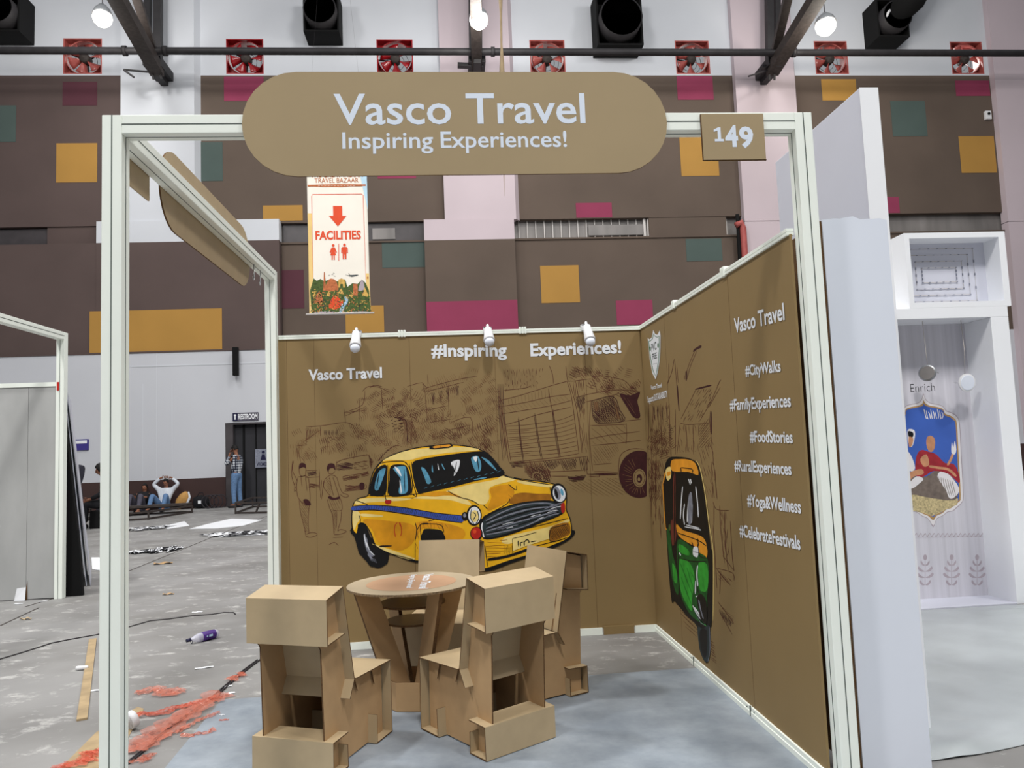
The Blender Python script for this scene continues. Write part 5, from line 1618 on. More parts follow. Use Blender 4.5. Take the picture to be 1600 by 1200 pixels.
# light box on top
fw = rz(1430, 380).x - rz(1417, 380).x
lb = MB()
lb.box((hx0, YR, hz0), (hx0 + fw * .6, YR + 0.28, hz1)); lb.box((hx1 - fw * .8, YR, hz0), (hx1, YR + 0.28, hz1)); lb.box((hx0 + fw * .6, YR, hz1 - 0.05), (hx1 - fw * .8, YR + 0.28, hz1)); lb.box((hx0 + fw * .6, YR, hz0), (hx1 - fw * .8, YR + 0.28, hz0 + 0.05))
lbo = wpart(lb, 'light_box', 'white_gloss', t)
mb = MB(); mb.box((hx0 + fw * .6, YR + 0.2, hz0 + 0.05), (hx1 - fw * .8, YR + 0.22, hz1 - 0.05)); wpart(mb, 'back_panel', 'white_board2', lbo)
mb = MB()
Xa, Xb, Za, Zb = hx0 + 0.09, hx1 - 0.18, hz0 + 0.09, hz1 - 0.1
for i in range(4):
    e = i * 0.06
    P = [Vector((Xa + e, YR + 0.192, Za + e)), Vector((Xb - e, YR + 0.192, Za + e)), Vector((Xb - e, YR + 0.192, Zb - e)), Vector((Xa + e, YR + 0.192, Zb - e)), Vector((Xa + e, YR + 0.192, Za + e * 1.3))]
    mb.tube(P, 0.0028, 5)
wpart(mb, 'led_wiring', 'wire_white', lbo)
for i in range(4):
    e = i * 0.06
    n = 9 - i
    for z in (Za + e, Zb - e):
        for k in range(n):
            x = Xa + e + (Xb - Xa - 2 * e) * k / (n - 1)
            mb = MB(); mb.box((x - 0.007, YR + 0.187, z - 0.003), (x + 0.007, YR + 0.195, z + 0.003)); wpart(mb, 'led_module', 'chrome_grey', lbo)
    for x in (Xa + e, Xb - e):
        for k in range(1, 4):
            mb = MB(); mb.box((x - 0.003, YR + 0.186, Za + e + (Zb - Za - 2 * e) * k / 4 - 0.012), (x + 0.003, YR + 0.195, Za + e + (Zb - Za - 2 * e) * k / 4 + 0.012)); wpart(mb, 'led_module', 'chrome_grey', lbo)
# printed picture in the niche
NB = YR + 0.36
niche = lambda px, py, off: at(px, py, Y=NB - off)
pr = Print(niche, 2.61, (1390, 480), base=0.0008)
M['pic_frame'] = mat('silver_grey_print', (226, 222, 224), 0.5, 0.03, 4)
M['pic_gold'] = mat('gold_print', (176, 140, 92), 0.5, 0.1, 9)
M['pic_sky'] = mat('deep_blue_print', (62, 96, 178), 0.5, 0.14, 2.5)
M['pic_red'] = mat('crimson_print', (158, 42, 52), 0.6, 0.25, 16)
M['pic_skin'] = mat('tan_print', (196, 140, 104), 0.6, 0.2, 14)
M['pic_grey'] = mat('grey_brown_print', (116, 104, 96), 0.6, 0.25, 20)
M['pic_straw'] = mat('straw_print', (188, 172, 130), 0.7, 0.4, 60)
M['pic_mark'] = mat('faint_grey_print', (176, 164, 172), 0.6, 0.1, 9)


def arch(e):
    """the ogee-arched outline, mirrored about its middle; e insets it"""
    R = [(138, 360 + e * 2.4), (147, 380 + e * 1.6), (166, 394 + e), (194, 399 + e), (218, 408 + e), (230 - e * .5, 426 + e), (252 - e * .6, 434 + e), (272 - e * .9, 448 + e * .8), (283 - e, 478), (289 - e, 590), (298 - e, 765), (291 - e, 796 - e * .4), (272 - e, 814 - e * .8), (256 - e * .8, 828 - e), (236 - e * .5, 832 - e), (216, 848 - e), (192, 860 - e * 1.2), (178, 888 - e * 2.4)]
    Lf = [(2 * (138 + (y - 360) * 0.0735) - x, y) for x, y in R[::-1][1:-1]]
    return R + Lf


pr.smooth(arch(-4), 'pic_mark', 3); pr.smooth(arch(-1), 'pic_frame', 3); pr.smooth(arch(8), 'pic_gold', 3); pr.smooth(arch(14), 'pic_sky', 3)
pr.poly([(62, 740), (110, 735), (200, 770), (280, 780), (275, 805), (240, 822), (205, 838), (174, 852), (140, 840), (90, 830), (60, 800)], 'pic_straw')
pr.smooth([(62, 800), (75, 700), (110, 690), (150, 690), (180, 670), (215, 665), (262, 700), (280, 760), (255, 788), (150, 775), (90, 765)], 'pic_grey', 3)
pr.smooth([(195, 690), (215, 668), (250, 690), (284, 740), (270, 770), (245, 780), (225, 740)], 'pic_frame', 3)
for k in range(7): pr.curve([(200 + k * 9, 690 + k * 3), (206 + k * 9, 730), (222 + k * 8, 770)], 2.5, 'pic_grey', 3)
pr.smooth([(105, 640), (112, 600), (130, 582), (160, 590), (190, 600), (225, 635), (262, 640), (282, 680), (284, 718), (240, 680), (180, 668), (140, 690), (110, 690)], 'pic_red', 3)
pr.smooth([(62, 700), (85, 672), (130, 660), (138, 680), (100, 690), (72, 712)], 'pic_skin', 3)
pr.smooth([(150, 560), (152, 532), (168, 524), (184, 538), (184, 572), (172, 590), (158, 584)], 'pic_skin', 3)
pr.curve([(160, 648), (200, 655), (240, 662), (272, 690)], 10, 'pic_skin', 4, up=True)
pr.curve([(236, 645), (250, 620), (260, 592)], 10, 'pic_skin', 3, up=True)
pr.smooth([(252, 592), (254, 550), (260, 572), (266, 545), (272, 580), (266, 600)], 'pic_frame', 3)
pr.smooth([(125, 620), (150, 600), (162, 640), (140, 650)], 'pic_skin', 3)
pr.smooth([(74, 500), (98, 500), (104, 520), (96, 560), (84, 570), (74, 540)], 'pic_frame', 3); pr.smooth([(76, 505), (96, 512), (94, 530), (78, 528)], 'black', 3); pr.smooth([(78, 530), (96, 535), (92, 562), (80, 570)], 'pic_skin', 3)
pr.smooth([(72, 590), (90, 610), (104, 655), (88, 670), (74, 650)], 'pic_frame', 3); pr.smooth([(80, 720), (110, 690), (138, 700), (120, 720), (90, 740)], 'pic_frame', 3)
for k in range(9): pr.curve([(140 + k * 9, 415 + (k % 3) * 6), (146 + k * 9, 440 + (k % 2) * 12), (150 + k * 8, 455)], 3.5, 'pic_frame', 3)
wpart(pr.mb, 'printed_picture', pr.mats, t, fix=False)
pr = Print(niche, base=0.0008)
pr.text('Enrich', (1423, 613), (1461, 611), 13, 'black', -0.015)
wpart(pr.mb, 'lettering', pr.mats, t, fix=False)
pr = Print(niche, 2.61, (1390, 480), base=0.0008)
for k in range(44):
    x = 60 + k * 9
    pr.curve([(x, 930), (x + 4, 922 if k % 2 else 936), (x + 8, 928)], 3, 'pic_mark', 3)
pr.stroke([(50, 940), (450, 934)], 2, 'pic_mark')
for cx in (145, 253, 357, 460, 40):
    for s in (-1, 1):
        for (y, l) in ((1120, 20), (1090, 30), (1065, 26), (1040, 16)):
            pr.smooth([(cx, y + 12), (cx + s * l * .5, y + 6), (cx + s * l, y - 8), (cx + s * l * 1.15, y + 2), (cx + s * l * .6, y + 14)], 'pic_mark', 2, up=False)
    pr.stroke([(cx, 1130), (cx, 1020)], 5, 'pic_mark'); pr.ell(cx, 1020, 8, 12, 'pic_mark', n=12, up=False)
wpart(pr.mb, 'wallpaper_motif', pr.mats, t, fix=False)
# pendant downlights hanging by their cables in the niche
for k, (pxc, pyc, rr, ptop, tilt, lab) in enumerate(((1449, 583, 0.075, (1441, 500), 1, 'left round downlight dangling on its cable in the niche, turned edge-on'), (1511, 598, 0.083, (1501, 499), 0, 'right round white downlight dangling on its cable in the niche'))):
    p = at(pxc, pyc, Y=YR + 0.14)
    q = at(ptop[0], ptop[1], Y=YR + 0.14)
    d = thing('pendant_downlight', lab, 'lamp', p, 0, 'downlights dangling in the white niche')
    ax = Vector((-0.75, -0.6, 0.1)).normalized() if tilt else Vector((0.05, -1, -0.1)).normalized()
    mb = MB(); mb.lathe([(0, -0.03), (rr * 0.7, -0.03), (rr * 0.75, -0.012), (rr, -0.008), (rr, 0.004), (rr * 0.86, 0.008)], 30, p, ax); wpart(mb, 'rim', 'metal' if tilt else 'plastic_white', d)
    mb = MB(); mb.lathe([(rr * 0.86, 0.006), (rr * 0.8, 0.011), (0, 0.013)], 30, p, ax); wpart(mb, 'diffuser', 'louvre' if tilt else 'white_board', d)
    mb = MB(); mid = (p + q) / 2
    mb.tube([p - ax * 0.02 + Vector((0, 0, rr * 0.7)), mid + Vector((0.006, 0, 0)), Vector((q.x, q.y, oz))], 0.003, 6); wpart(mb, 'cable', 'wire_white', d, smooth=True)
    for s in (-1, 1):
        mb = MB(); sx_ = ax.cross(Vector((0, 0, 1))).normalized() * s * rr * 0.95
        mb.tube([p + sx_ - ax * 0.01, p + sx_ * 1.15 - ax * 0.03, p + sx_ * 1.05 - ax * 0.05], 0.004, 6); wpart(mb, 'spring_clip', 'metal', d)

# plastic sheet over the floor at right
gx = [(at(1436, 1180, Z=0).x, 0.0)]
P0, P1 = at(1420, 945, Z=0), at(1700, 1170, Z=0)
mb = MB(); nx, ny = 60, 60
x0_, x1_ = 3.55, 7.2
y0_, y1_ = at(1500, 1178, Z=0).y, YR - 0.02
rnd = random.Random(3)
bumps = [(rnd.uniform(x0_, x1_), rnd.uniform(y0_, y1_), rnd.uniform(0.05, 0.4), rnd.uniform(0, 3.14), rnd.uniform(0.004, 0.014)) for _ in range(60)]
vs = []
for j in range(ny + 1):
    for i in range(nx + 1):
        x, y = x0_ + (x1_ - x0_) * i / nx, y0_ + (y1_ - y0_) * j / ny
        y += (0.06 * math.sin(x * 3) if j < 3 else 0) + (x - 3.6) * 0.10 * (1 - j / ny)
        z = 0.004
        for (bx, by, s, a, h) in bumps:
            u = (x - bx) * math.cos(a) + (y - by) * math.sin(a); v = -(x - bx) * math.sin(a) + (y - by) * math.cos(a)
            if abs(u) < s * 3 and abs(v) < 0.25: z += h * math.exp(-(u / s) ** 2 - (v / 0.035) ** 2)
        if j < 5: z += 0.035 * math.exp(-((j - 2) / 1.3) ** 2) * (0.6 + 0.4 * math.sin(x * 7 + 1))
        if i < 8 and j > ny - 14: z += 0.05 * abs(math.sin(i * 1.3 + j * 0.4)) * (1 - i / 8)
        if x > cx0 - 0.04: y = min(y, YR - 0.02)
        vs.append((x, y, z))
mb.add(vs, [(j * (nx + 1) + i, j * (nx + 1) + i + 1, (j + 1) * (nx + 1) + i + 1, (j + 1) * (nx + 1) + i) for j in range(ny) for i in range(nx)])
M['sheet_plastic'] = mat('milky_plastic_sheet', (166, 172, 174), 0.3, 0.12, 2.2, spec=0.5, bump=0.8, bump_scale=3.5)
single(mb, 'plastic_sheet', 'sheet_plastic', 'crumpled milky plastic sheet spread on the floor before the white portal stand', 'plastic sheet', smooth=True, fix=False)

# ---- left neighbour: unfinished booth with dusty panels
YL = 6.1
fx = at(97, 560, Y=YL).x
zb_ = at(97, 520, Y=YL).z
zw = at(90, 597, Y=YL).z
t = thing('neighbour_booth', 'unfinished booth at the left edge with dusty grey panels and white frame', 'booth', (-3.6, YL, 0))
mb = MB(); mb.box((fx - 0.045, YL - 0.045, 0), (fx + 0.045, YL + 0.045, zb_)); po = wpart(mb, 'post', 'frame', t, bevel=0.003)
mb = MB(); mb.box((fx - 0.003, YL - 0.047, 0), (fx + 0.001, YL - 0.044, zb_)); wpart(mb, 'groove', 'groove', po)
mb = MB(); mb.box((fx - 0.045, 3.2, zb_ - 0.09), (fx + 0.045, YL - 0.045, zb_)); bo = wpart(mb, 'beam', 'frame', t, bevel=0.003)
mb = MB(); mb.box((fx + 0.044, 3.2, zb_ - 0.048), (fx + 0.047, YL - 0.045, zb_ - 0.042)); wpart(mb, 'groove', 'groove', bo)
xj = at(42, 850, Y=YL).x
for a, b in ((fx - 1.2, xj - 0.002), (xj + 0.002, fx - 0.045)):
    mb = MB(); mb.box((a, YL - 0.006, 0.012), (b, YL + 0.006, zw - 0.05)); wpart(mb, 'panel', 'grey_panel', t)
mb = MB(); mb.box((fx - 1.2, YL - 0.02, zw - 0.05), (fx - 0.045, YL + 0.02, zw)); wpart(mb, 'top_rail', 'frame', t)
mb = MB(); mb.prism([(-0.0, 0.0), (0.035, 0.0), (0.03, 0.22)], 'y', YL - 0.012, YL - 0.008)
for v in mb.v: v.x += xj - 0.015
wpart(mb, 'corner_gusset', 'edge', t)
mb = MB(); a = at(22, 922, Y=YL - 0.03); mb.add([(a.x, YL - 0.03, 0.003), (a.x + 0.13, YL - 0.05, 0.003), (a.x + 0.12, YL - 0.012, 0.15), (a.x + 0.02, YL - 0.012, 0.14)], [(0, 1, 2, 3)]); 
o = wpart(mb, 'paper_flap', 'paper', t); s = o.modifiers.new('solid', 'SOLIDIFY'); s.thickness = 0.002
mb = MB(); a = at(93, 597, Y=YL - 0.04); mb.prism([(a.x - 0.025, a.z - 0.1), (a.x + 0.0, a.z - 0.1), (a.x + 0.0, a.z), (a.x - 0.025, a.z)], 'y', YL - 0.052, YL - 0.047); wpart(mb, 'red_tape', 'red', t)

# boards leaning behind it
p0, p1 = at(102, 612, Y=YL + 0.25), at(150, 914, Z=0)
for k, (dy, m, lab, w) in enumerate(((0.0, 'white_board2', 'nearest white board leaning against the unfinished booth at left', 0.0), (0.07, 'white_board', 'white board leaning behind the first against the unfinished booth', -0.02), (0.14, 'white_board2', 'third white board leaning at the back against the unfinished booth', -0.04))):
    mb = MB()
    tp = Vector((p0.x + 0.02 - k * 0.03, YL + 0.25, p0.z - 0.02)); bt = Vector((p1.x - 0.04 - k * 0.05, YL + 0.80, 0.004))
    d = (tp - bt)
    n = Vector((d.z, 0, -d.x)).normalized() * 0.012
    e = Vector((-0.47, 1.05, 0))
    mb.add([bt, bt + e, tp + e, tp, bt + n, bt + e + n, tp + e + n, tp + n], [(0, 1, 2, 3), (4, 7, 6, 5), (0, 4, 5, 1), (1, 5, 6, 2), (2, 6, 7, 3), (3, 7, 4, 0)])
    single(mb, 'leaning_board', m, lab, 'board', 'boards leaning against the unfinished booth')
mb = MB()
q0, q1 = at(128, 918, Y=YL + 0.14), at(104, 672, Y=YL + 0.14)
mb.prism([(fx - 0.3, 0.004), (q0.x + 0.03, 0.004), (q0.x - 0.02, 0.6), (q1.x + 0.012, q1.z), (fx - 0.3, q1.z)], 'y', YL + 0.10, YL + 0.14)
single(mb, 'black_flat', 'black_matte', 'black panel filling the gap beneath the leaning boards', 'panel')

# ---- hanging banner
YN = 9.0
bl = [at(478, 200, Y=YN), at(570, 200, Y=YN), at(484, 490, Y=YN), at(579, 489, Y=YN)]
bx0_, bx1_ = bl[2].x, bl[3].x
bz0, bz1 = bl[2].z, at(525, 205, Y=YN).z
t = thing('hanging_banner', 'hanging fabric banner with red arrow and FACILITIES above a colourful city collage', 'banner', ((bx0_ + bx1_) / 2, YN, bz0))
mb = MB(); n = 24
vs = []
for j in range(13):
    for i in range(n + 1):
        x = bx0_ + (bx1_ - bx0_) * i / n
        vs.append((x - 0.012 * (j / 12), YN + 0.002 * math.sin(i * 0.9 + j * 0.2) * (1 - abs(j - 6) / 9), bz0 + (bz1 - bz0) * j / 12))
mb.add(vs, [(j * (n + 1) + i, j * (n + 1) + i + 1, (j + 1) * (n + 1) + i + 1, (j + 1) * (n + 1) + i) for j in range(12) for i in range(n)])
o = wpart(mb, 'cloth', 'banner_cloth', t, smooth=True, fix=False); s = o.modifiers.new('solid', 'SOLIDIFY'); s.thickness = 0.002; s.offset = 1
for z, ext in ((bz0 - 0.012, 0.06), (bz1 + 0.012, 0.03)):
    mb = MB(); mb.tube([(bx0_ - ext, YN, z), (bx1_ + ext, YN, z)], 0.016, 10); wpart(mb, 'rod', 'wire_white', t, smooth=True)
for x in (bx0_ + 0.02, bx1_ - 0.02):
    mb = MB(); mb.tube([(x, YN, bz1 + 0.02), ((bx0_ + bx1_) / 2, YN + 0.02, bz1 + 5.5)], 0.0008, 5); wpart(mb, 'cord', 'wire', t)
bann = lambda px, py, off: at(px, py, Y=YN - 0.004 - off)
pr = Print(bann, 5.215, (470, 270), base=0.001)
pr.poly([(470, -60), (535, -60), (540, 100), (546, 300), (500, 100)], 'banner_blue')
pr.poly([(56, 330), (92, 330), (104, 1140), (70, 1146)], 'banner_gold')
pr.poly([(530, 820), (556, 820), (572, 1145), (540, 1145)], 'banner_gold')
pr.text('THE GREAT INDIAN', (82, 38), (505, 34), 36, 'terracotta', 0.0)
pr.text('TRAVEL BAZAAR', (112, 82), (470, 78), 38, 'terracotta', 0.0)
pr.poly([(55, 98), (290, 92), (530, 94), (530, 108), (290, 116), (55, 112)], 'terracotta')
for k in range(12): pr.stroke([(140 + k * 26, 104), (156 + k * 26, 103.5)], 6, 'banner_cloth')
L = [(100, 860), (88, 190), (96, 176), (495, 172), (508, 182), (530, 870)]
pr.stroke(L, 4, 'banner_red')
pr.poly([(262, 270), (336, 270), (338, 350), (372, 350), (302, 438), (228, 350), (264, 350)], 'banner_red')
pr.text('FACILITIES', (120, 543), (490, 538), 66, 'banner_red', 0.035)
# figures
pr.ell(264, 592, 11, 12, 'banner_red'); pr.poly([(250, 608), (278, 608), (294, 648), (285, 654), (274, 628), (288, 672), (277, 672), (277, 710), (268, 710), (267, 672), (261, 672), (260, 710), (251, 710), (251, 672), (240, 672), (254, 628), (243, 654), (235, 648)], 'banner_red')
pr.poly([(306, 578), (311, 578), (312, 718), (307, 718)], 'banner_red')
pr.ell(356, 588, 11, 12, 'banner_red'); pr.poly([(340, 604), (372, 604), (382, 612), (384, 652), (375, 654), (373, 622), (371, 704), (360, 704), (358, 660), (355, 660), (353, 704), (342, 704), (339, 622), (338, 654), (329, 652), (330, 612)], 'banner_red')
# city collage
pr.poly([(75, 960), (105, 860), (130, 880), (160, 865), (186, 880), (192, 805), (202, 880), (230, 870), (300, 885), (330, 862), (362, 870), (380, 930), (420, 900), (462, 905), (500, 870), (530, 900), (556, 960), (572, 1145), (360, 1130), (90, 1148)], 'leaf')
pr.smooth([(205, 960), (206, 910), (230, 870), (252, 862), (282, 875), (300, 915), (300, 960)], 'terracotta', 3)
pr.poly([(305, 935), (306, 870), (332, 860), (358, 872), (360, 935), (345, 935), (343, 905), (322, 905), (320, 935)], 'ochre')
pr.poly([(182, 960), (188, 810), (196, 810), (204, 960)], 'terracotta'); pr.poly([(425, 1000), (428, 905), (462, 905), (464, 1000)], 'terracotta')
pr.poly([(110, 1060), (120, 1000), (150, 960), (178, 1000), (180, 1070)], 'terracotta'); pr.smooth([(468, 960), (490, 880), (500, 870), (514, 900), (516, 950)], 'pic_mark', 3)
pr.smooth([(228, 1090), (250, 1030), (282, 1000), (320, 1030), (345, 1050), (330, 1090), (285, 1110), (245, 1110)], 'banner_red', 3)
pr.smooth([(355, 1010), (385, 1020), (380, 1060), (350, 1100), (348, 1145), (315, 1140), (325, 1090), (360, 1050)], 'water', 3)
pr.smooth([(90, 1138), (190, 1128), (270, 1130), (310, 1150), (200, 1146)], 'pic_mark', 3); pr.smooth([(360, 1140), (450, 1128), (560, 1132), (570, 1148), (450, 1142)], 'pic_mark', 3)
for P in ([(390, 1000), (430, 975), (420, 1020)], [(500, 1000), (520, 930), (548, 990), (545, 1010)], [(300, 980), (330, 940), (352, 990)], [(205, 1000), (230, 960), (240, 1010)], [(90, 1010), (110, 960), (125, 1000)]): pr.poly(P, 'ochre')
coll = [(80, 950), (300, 960), (560, 960), (568, 1140), (90, 1140)]
for m, c in (('leaf', 120), ('terracotta', 90), ('ochre', 90), ('auto_dark_green', 60), ('logo_dark', 70)): pr.scribble(coll, c, 16, 7, m, 1.0, 1.5, 0.8, 1)
pr.scribble([(320, 1060), (380, 1020), (350, 1130), (320, 1130)], 12, 14, 5, 'banner_cloth', 1.4, 0.5, 0.5, 1)
pr.smooth([(388, 822), (396, 820), (402, 832), (460, 830), (466, 836), (420, 846), (400, 842), (360, 830), (398, 836)], 'logo_dark', 3)
for a in ((225, 838), (250, 832), (270, 845), (262, 822)): pr.curve([(a[0], a[1]), (a[0] + 6, a[1] - 5), (a[0] + 14, a[1])], 2.5, 'logo_dark', 2)
pr.ell(545, 855, 6, 10, 'terracotta')
wpart(pr.mb, 'printed_motif', pr.mats, t, fix=False)

# twisted strip hanging behind the sign
YP = 4.0
A, B, Cc = at(781, -60, Y=YP), at(785, 110, Y=YP), at(788, 306, Y=YP)
mb = MB(); vs = []; N = 60
for k in range(N + 1):
    f = k / N
    p = A + (Cc - A) * f
    w = (0.034 if f < 0.72 else 0.034 * (1 - (f - 0.72) / 0.28 * 0.9))
    a = f * 5.0
    vs += [p + Vector((math.cos(a) * w, math.sin(a) * w, 0)), p - Vector((math.cos(a) * w, math.sin(a) * w, 0)), p + Vector((-math.sin(a) * w * .35, math.cos(a) * w * .35, 0)), p - Vector((-math.sin(a) * w * .35, math.cos(a) * w * .35, 0))]
fs = []
for k in range(N):
    q = 4 * k
    for a, b in ((0, 2), (2, 1), (1, 3), (3, 0)): fs.append((q + a, q + b, q + 4 + b, q + 4 + a))
mb.add(vs, fs)
single(mb, 'hanging_paper_strip', 'tape', 'narrow twisted golden strip hanging from above behind the oval sign', 'strip', smooth=True)

# ================================================================ THINGS ON THE FLOOR
# bottle
a, b = at(292, 1003, Z=0.03), at(340, 990, Z=0.035)
ax = (b - a); L = ax.length; ax.normalize()
t = thing('water_bottle', 'purple-labelled plastic bottle lying on the concrete left of the chairs', 'bottle', (a.x, a.y, 0.002))
o_ = Vector((a.x, a.y, 0.04)); r = 0.038
ax = Vector((ax.x, ax.y, 0)).normalized()
mb = MB(); mb.lathe([(0.012, L * 0.10), (0.014, L * 0.16), (0.03, L * 0.28), (r, L * 0.40), (r, L * 0.44), (r, L * 0.92), (r * 0.95, L * 0.97), (r * 0.6, L), (0, L * 0.985)], 24, o_, ax); wpart(mb, 'body', 'clear', t, smooth=True)
mb = MB(); mb.lathe([(r + 0.0006, L * 0.46), (r + 0.001, L * 0.47), (r + 0.001, L * 0.88), (r + 0.0006, L * 0.89)], 24, o_, ax); lab = wpart(mb, 'label', 'purple', t, smooth=True)
mb = MB(); s_ = ax.cross(Vector((0, 0, 1))).normalized()
if s_.y > 0: s_ = -s_
q = o_ + s_ * (r + 0.0025) + Vector((0, 0, 0.004))
mb.add([q + ax * (L * (0.55 + u)) + Vector((0, 0, v)) for u, v in ((0, -0.004), (0.04, -0.004), (0.04, 0.006), (0, 0.006), (0.08, -0.008), (0.2, -0.008), (0.2, 0.010), (0.08, 0.010))], [(0, 1, 2, 3), (4, 5, 6, 7)]); wpart(mb, 'printed_mark', 'banner_blue', lab)
mb = MB(); mb.lathe([(0, -L * 0.01), (0.014, -L * 0.01), (0.016, L * 0.11), (0, L * 0.11)], 16, o_, ax); wpart(mb, 'cap', 'cap_blue', t, smooth=True)
mb = MB(); mb.tube([o_ + ax * L * 0.12 + Vector((0, 0, 0.014 * math.cos(k * .35))) + s_ * (0.014 + 0.012 * math.sin(k * .35)) - Vector((0, 0, 0.016)) for k in range(18)], 0.0025, 6); wpart(mb, 'cap_ring', 'cap_blue', t)

# plank
a, b = at(128, 1126, Z=0), at(145, 1000, Z=0)
d = (b - a).normalized(); s_ = Vector((d.y, -d.x, 0))
mb = MB(); mb.bar(a + s_ * 0.0 + Vector((0, 0, 0.007)), b + Vector((0, 0, 0.007)), 0.058, 0.012, 0)
single(mb, 'cardboard_strip', 'tape', 'long narrow kraft board strip lying on the floor left of the left post', 'strip')


def floor_bit(px, py, w, l, rot, m, name, label, cat, h=0.012, group=None, curl=0.4):
    p = at(px, py, Z=0)
    mb = MB(); n = 6; vs = []
    for j in range(3):
        for i in range(n + 1):
            u, v = (i / n - 0.5) * l, (j / 2 - 0.5) * w * (0.9 + 0.2 * ((i * 7 + j * 3) % 3) / 2)
            z = 0.003 + h * (0.5 + 0.5 * math.sin(i * 1.7 + j)) * curl * (1 if j != 1 else 0.5)
            vs.append((p.x + u * math.cos(rot) - v * math.sin(rot), p.y + u * math.sin(rot) + v * math.cos(rot), z))
    mb.add(vs, [(j * (n + 1) + i, j * (n + 1) + i + 1, (j + 1) * (n + 1) + i + 1, (j + 1) * (n + 1) + i) for j in range(2) for i in range(n)])
    o = single(mb, name, m, label, cat, group, smooth=False, fix=False)
    s = o.modifiers.new('solid', 'SOLIDIFY'); s.thickness = 0.002; s.offset = 0
    return o


floor_bit(40, 968, 0.05, 0.10, 0.1, 'kraft', 'cardboard_scrap', 'small kraft scrap on the floor before the unfinished booth', 'scrap', 0.05)
floor_bit(263, 929, 0.06, 0.12, 0.2, 'kraft_in', 'cardboard_scrap', 'small brown kraft scrap on the concrete beyond the bottle', 'scrap', 0.04)
floor_bit(255, 881, 0.14, 0.26, 0.3, 'kraft_in', 'cardboard_scrap', 'torn brown cardboard piece far back on the grey floor left of the taxi wall', 'scrap', 0.06)
floor_bit(359, 1084, 0.035, 0.065, 0.35, 'paper', 'paper_slip', 'white slip beside the dark cable bundle and the floor covering', 'paper', 0.01)
floor_bit(356, 1073, 0.03, 0.05, 0.4, 'paper', 'paper_slip', 'second white slip just behind the first at the cable bundle', 'paper', 0.01)
floor_bit(146, 1080, 0.03, 0.09, 0.1, 'paper', 'paper_slip', 'white slip between the kraft strip and the left post', 'paper', 0.008)
floor_bit(308, 957, 0.04, 0.10, 0.05, 'paper', 'paper_slip', 'white slip on the thin cable beyond the bottle', 'paper', 0.01)
floor_bit(29, 944, 0.04, 0.09, 0.1, 'paper', 'paper_slip', 'leftmost white slip before the unfinished booth', 'paper', 0.008)
floor_bit(67, 940, 0.04, 0.09, 0.1, 'paper', 'paper_slip', 'white slip before the post of the unfinished booth', 'paper', 0.008)
floor_bit(319, 1044, 0.03, 0.13, 0.3, 'paper', 'paper_slip', 'thin white slip on the concrete left of the nearest chair', 'paper', 0.01)
floor_bit(350, 1126, 0.02, 0.055, 0.0, 'film_dense', 'tape_scrap', 'short orange scrap on the blue-grey covering by the cables', 'scrap', 0.01)
floor_bit(347, 1001 + 117, 0.01, 0.03, 0.0, 'paper', 'paper_slip', 'tiny white slip beside the orange film pile', 'paper', 0.01)
# white foam ring / lid in the film
p = at(208, 1132, Z=0.03)
mb = MB(); mb.lathe([(0.045, -0.02), (0.05, -0.02), (0.05, 0.02), (0.045, 0.02), (0.04, 0.0), (0.045, -0.02)], 28, (p.x - 0.01, p.y, 0.056), (0.55, 0.75, 0.25))
single(mb, 'tape_roll', 'paper', 'white cardboard ring lying in the orange film behind the left post', 'roll', smooth=True)
# small white roll at the strip
p = at(127, 1045, Z=0.012)
mb = MB(); mb.lathe([(0, 0), (0.014, 0.002), (0.016, 0.01), (0.016, 0.075), (0.010, 0.085), (0, 0.086)], 14, (p.x - 0.04, p.y, 0.0175), (1, 0.15, 0))
single(mb, 'plastic_tube', 'plastic_white', 'small white plastic stub lying against the kraft strip', 'plastic stub', smooth=True)

# cables
mb = MB(); P = [at(*q, Z=0.004) for q in ((-60, 1042), (0, 1030), (40, 1018), (80, 1005), (110, 999), (150, 992), (200, 980), (235, 970), (265, 967), (300, 962), (330, 960), (350, 957), (365, 957), (368, 960))]
mb.tube(P, 0.006, 6)
single(mb, 'power_cable', 'wire', 'thin dark cable wandering across the concrete past the bottle', 'cable', smooth=True)
for k, (off, lab) in enumerate(((0, 'dark rod along the edge of the blue-grey covering, the left of the pair'), (0.02, 'dark rod along the edge of the blue-grey covering, the right of the pair'))):
    mb = MB(); P = [at(*q, Z=0.006) for q in ((402, 1031), (374, 1052), (330, 1090), (285, 1122), (255, 1144), (225, 1170), (198, 1192), (150, 1212))]
    P = [q + Vector((off * (1 if i < 3 else 0.7), 0.0, 0.0)) for i, q in enumerate(P)]
    mb.tube(P, 0.006, 6)
    single(mb, 'edge_cable', 'wire', lab, 'cable', 'dark cables along the covering edge', smooth=True)


